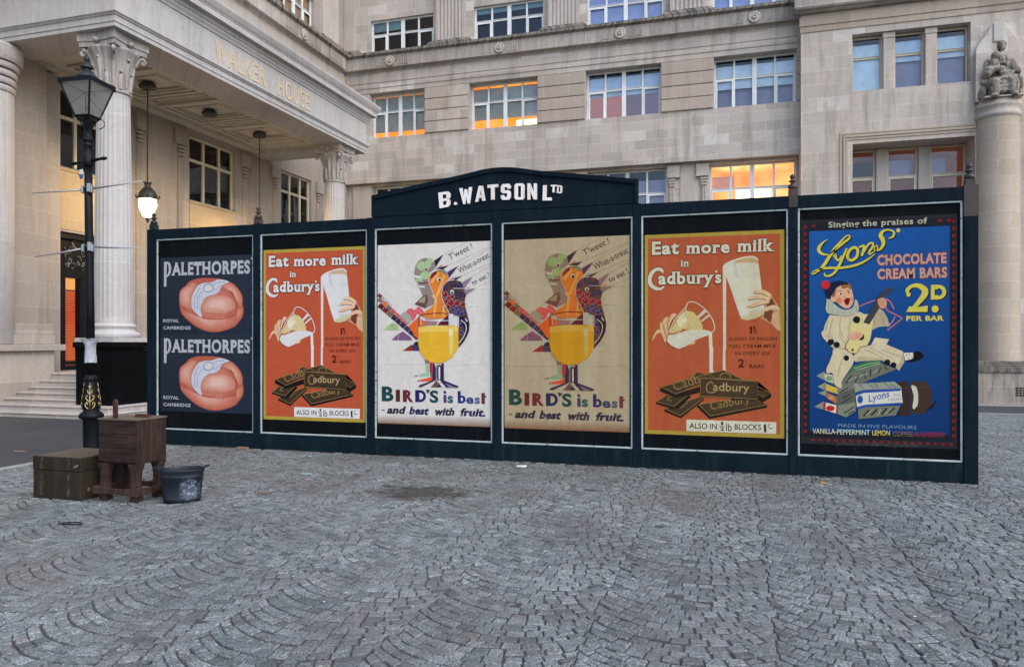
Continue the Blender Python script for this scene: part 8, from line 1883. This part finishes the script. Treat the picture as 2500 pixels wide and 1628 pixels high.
m_canvas = paint("dull_brown_canvas", (.026, .0205, .016), .85, .25, .08, wear=((.055, .045, .032), .5)); m_tape = paint("worn_tan_strap", (.075, .058, .036), .8, .3, .2, chips=(.028, .023, .017), chip_lo=.47)
m_ctop = paint("worn_trunk_top", (.085, .072, .056), .85, .25, .08, wear=((.16, .07, .045), .55)); m_brass = paint("tarnished_brass", (.16, .13, .09), .45, .3, .5, metal=.5)
tr = tag(empty("travelling_trunk", (-6.56, 6.11, 0)), "worn dull brown canvas trunk with tan strap marks beside the wooden cabinet", "trunk")
a0, a1, b0, b1 = -6.868, -6.25, 5.815, 6.40
mb = MB(); mb.box(a0, a1, b0, b1, -.006, .2875); mb.build("body", m_canvas, tr, bevel=.012, seg=3)
mb = MB(); mb.box(a0 - .003, a1 + .003, b0 - .003, b1 + .003, .288, .428); mb.build("lid", m_canvas, tr, bevel=.012, seg=3)
mb = MB(); mb.box(a0 + .008, a1 - .008, b0 + .008, b1 - .008, .4285, .431); mb.build("lid_top", m_ctop, tr)
for xs_ in (-6.745, -6.398):
    random.seed(int(xs_ * -100)); n = 14; mb = MB()
    for k in range(n):
        if k == 10: mb.build("strap", m_tape, tr); mb = MB()
        za, zb = .035 + k * .027, .035 + k * .027 + .0268; wd_ = random.uniform(.010, .022); xo = random.uniform(-.003, .003)
        if .268 < zb and za < .300: continue
        mb.box(xs_ - wd_ + xo, xs_ + wd_ + xo, b0 - .0075, b0 - .001, za, zb)
    mb.build("strap", m_tape, tr)
for x, z in ((-6.29, .35), (-6.315, .335)):
    mb = MB(); mb.lathe([(.004, 0), (.018, .002), (.018, .006), (.006, .011)], seg=12)
    mb.v = [(x + vx, b0 - .003 - vz, z + vy) for vx, vy, vz in mb.v]; mb.build("stud", m_brass, tr)
for z in (.18,):
    mb = MB(); mb.box(a0 + .01, a1 - .01, b0 - .0022, b0 - .0005, z, z + .006); mb.build("seam", m_canvas, tr)
mb = MB(); mb.lathe([(.004, 0), (.022, .002), (.02, .006)], seg=12); mb.v = [(a1 + .001 + vz, b0 + .10 + vx, .10 + vy) for vx, vy, vz in mb.v]; mb.build("stud", m_brass, tr)

def bucket_mat():
    M = N("galvanised_bucket", .5, .25, 0); p = M.obj(); n1 = M.noise(p, 6, 5, .6)
    c = M.mix(M.ramp(n1, [(.3, 0.0), (.7, 1.0)]), (.0065, .0105, .016), (.015, .022, .032))
    sx = M.n("ShaderNodeSeparateXYZ"); M.l(p, sx.inputs[0])
    dx = M.math('DIVIDE', M.math('SUBTRACT', sx.outputs[0], .085), .10); dz = M.math('DIVIDE', M.math('SUBTRACT', sx.outputs[2], .13), .12)
    r2 = M.math('ADD', M.math('ADD', M.math('MULTIPLY', dx, dx), M.math('MULTIPLY', dz, dz)), M.math('MULTIPLY', M.math('SUBTRACT', M.noise(p, 24, 6, .8), .5), 5.5))
    m = M.ramp(r2, [(.25, 1.0), (.9, 0.0)])
    c = M.mix(M.math('MULTIPLY', m, .62), c, M.mix(M.ramp(M.noise(p, 26, 4, .7), [(.45, 0.0), (.6, 1.0)]), (.055, .08, .12), (.32, .37, .45)))
    M.base(c); M.rough(n1, .3, .6); return M.m
m_buck = bucket_mat()
bk_ = tag(empty("bucket", (-5.285, 6.12, 0), math.radians(30)), "oval galvanised metal bucket with white paint splashes right of the cabinet", "bucket")
mb = MB(); SY = .72
mb.lathe([(.0, .03), (.166, .03), (.200, .300), (.206, .325), (.210, .328), (.212, .318), (.208, .305), (.203, .296), (.1985, .262), (.2015, .258), (.2015, .250), (.1975, .246), (.176, .045), (.180, .040), (.180, .028), (.174, .020), (.170, -.005), (.0, -.005)], seg=40, sy=SY)
mb.build("tub", m_buck, bk_, local=True, fix=False)
for sg in (-1, 1):
    mb = MB(); mb.tube([(sg * .19, -.05, .318), (sg * .215, -.052, .338), (sg * .245, -.04, .345), (sg * .25, 0, .346), (sg * .245, .04, .345), (sg * .215, .052, .338), (sg * .19, .05, .318)], .008, 8); mb.build("handle", m_buck, bk_, local=True)

# ------------------------------------------------------------------ litter
def scrap(name, label, cat, x, y, pts, mat, h=.012, rz=0.0, wav=.004):
    random.seed(len(label)); c, s = math.cos(rz), math.sin(rz); z = gz(x, y) + .006; mb = MB(); k = len(pts)
    T = [(x + px * c - py * s, y + px * s + py * c, z + h + random.uniform(-wav, wav)) for px, py in pts]; B = [(a, b, z) for a, b, _ in T]
    tri = tessellate_polygon([[Vector(p + (0,)) for p in pts]])
    mb.add(T + B, [tuple(t) for t in tri] + [(i, (i + 1) % k, k + (i + 1) % k, k + i) for i in range(k)]); tag(mb.build(name, mat), label, cat)
m_lpaper = paint("litter_paper", (.72, .72, .70), .8, .06); m_leaf = paint("yellow_leaf", (.42, .25, .04), .7, .2); m_leafr = paint("red_brown_leaf", (.20, .06, .03), .7, .2); m_timber = paint("raw_timber", (.30, .17, .11), .8, .2)
scrap("paper_scrap", "crumpled white paper scrap lying in front of the browned poster", "paper", -2.565, 9.00, [(-.06, -.03), (.05, -.035), (.062, .02), (.01, .035), (-.055, .03)], m_lpaper, .014)
scrap("yellow_leaf", "small yellow leaf below the blue poster", "leaf", .976, 8.92, [(-.03, 0), (-.012, -.018), (.02, -.014), (.035, .004), (.008, .02), (-.016, .016)], m_leaf, .012)
scrap("timber_offcut", "pale timber offcut against the foot of the hoarding near its left end", "timber", -6.95, 9.30, [(-.085, -.03), (.085, -.035), (.08, .03), (-.08, .028)], m_timber, .028, wav=.001)
scrap("wood_splinter", "thin pale stick lying on the asphalt behind the trunk", "stick", -9.87, 8.15, [(-.10, -.008), (.10, .0), (.10, .012), (-.09, .008)], m_timber, .01, .1)
scrap("brown_leaf", "red-brown leaf lying on the cobbles right of the bucket", "leaf", -4.72, 6.62, [(-.04, 0), (-.01, -.02), (.04, .006), (.0, .018)], m_leafr, .01)
scrap("foil_wrapper", "flat pale green wrapper lying on the cobbles behind the bucket", "wrapper", -4.9, 7.75, [(-.07, -.02), (.06, -.02), (.07, .012), (-.05, .022)], paint("green_wrapper", (.25, .36, .33), .5, .1), .008)
mb = MB(); mb.tube([(-5.62, 5.00, .010), (-5.60, 5.06, .012), (-5.52, 5.10, .012), (-5.44, 5.08, .012), (-5.41, 5.045, .011), (-5.50, 5.03, .010), (-5.59, 5.015, .010)], .005, 6)
tag(mb.build("cable_tie", m_black), "loop of black cable tie lying on the cobbles in front of the trunk", "cable tie")
random.seed(21); mchip = paint("paper_chips", (.62, .62, .62), .8, .1); mb = MB()
for i in range(150):
    x, y = random.gauss(-3.2, 1.6), random.uniform(5.6, 9.1)
    if i > 110: x, y = random.uniform(-5, 2), random.uniform(3.2, 6)
    r = random.uniform(.004, .011); a = random.random() * 3
    z = .010; mb.add([(x + r * math.cos(a + k * 1.57), y + r * .7 * math.sin(a + k * 1.57), z + random.uniform(0, .004)) for k in range(4)], [(0, 1, 2, 3)])
tag(mb.build("litter", mchip, fix=False), "tiny white paper flecks scattered over the cobbles", "litter", kind='stuff')
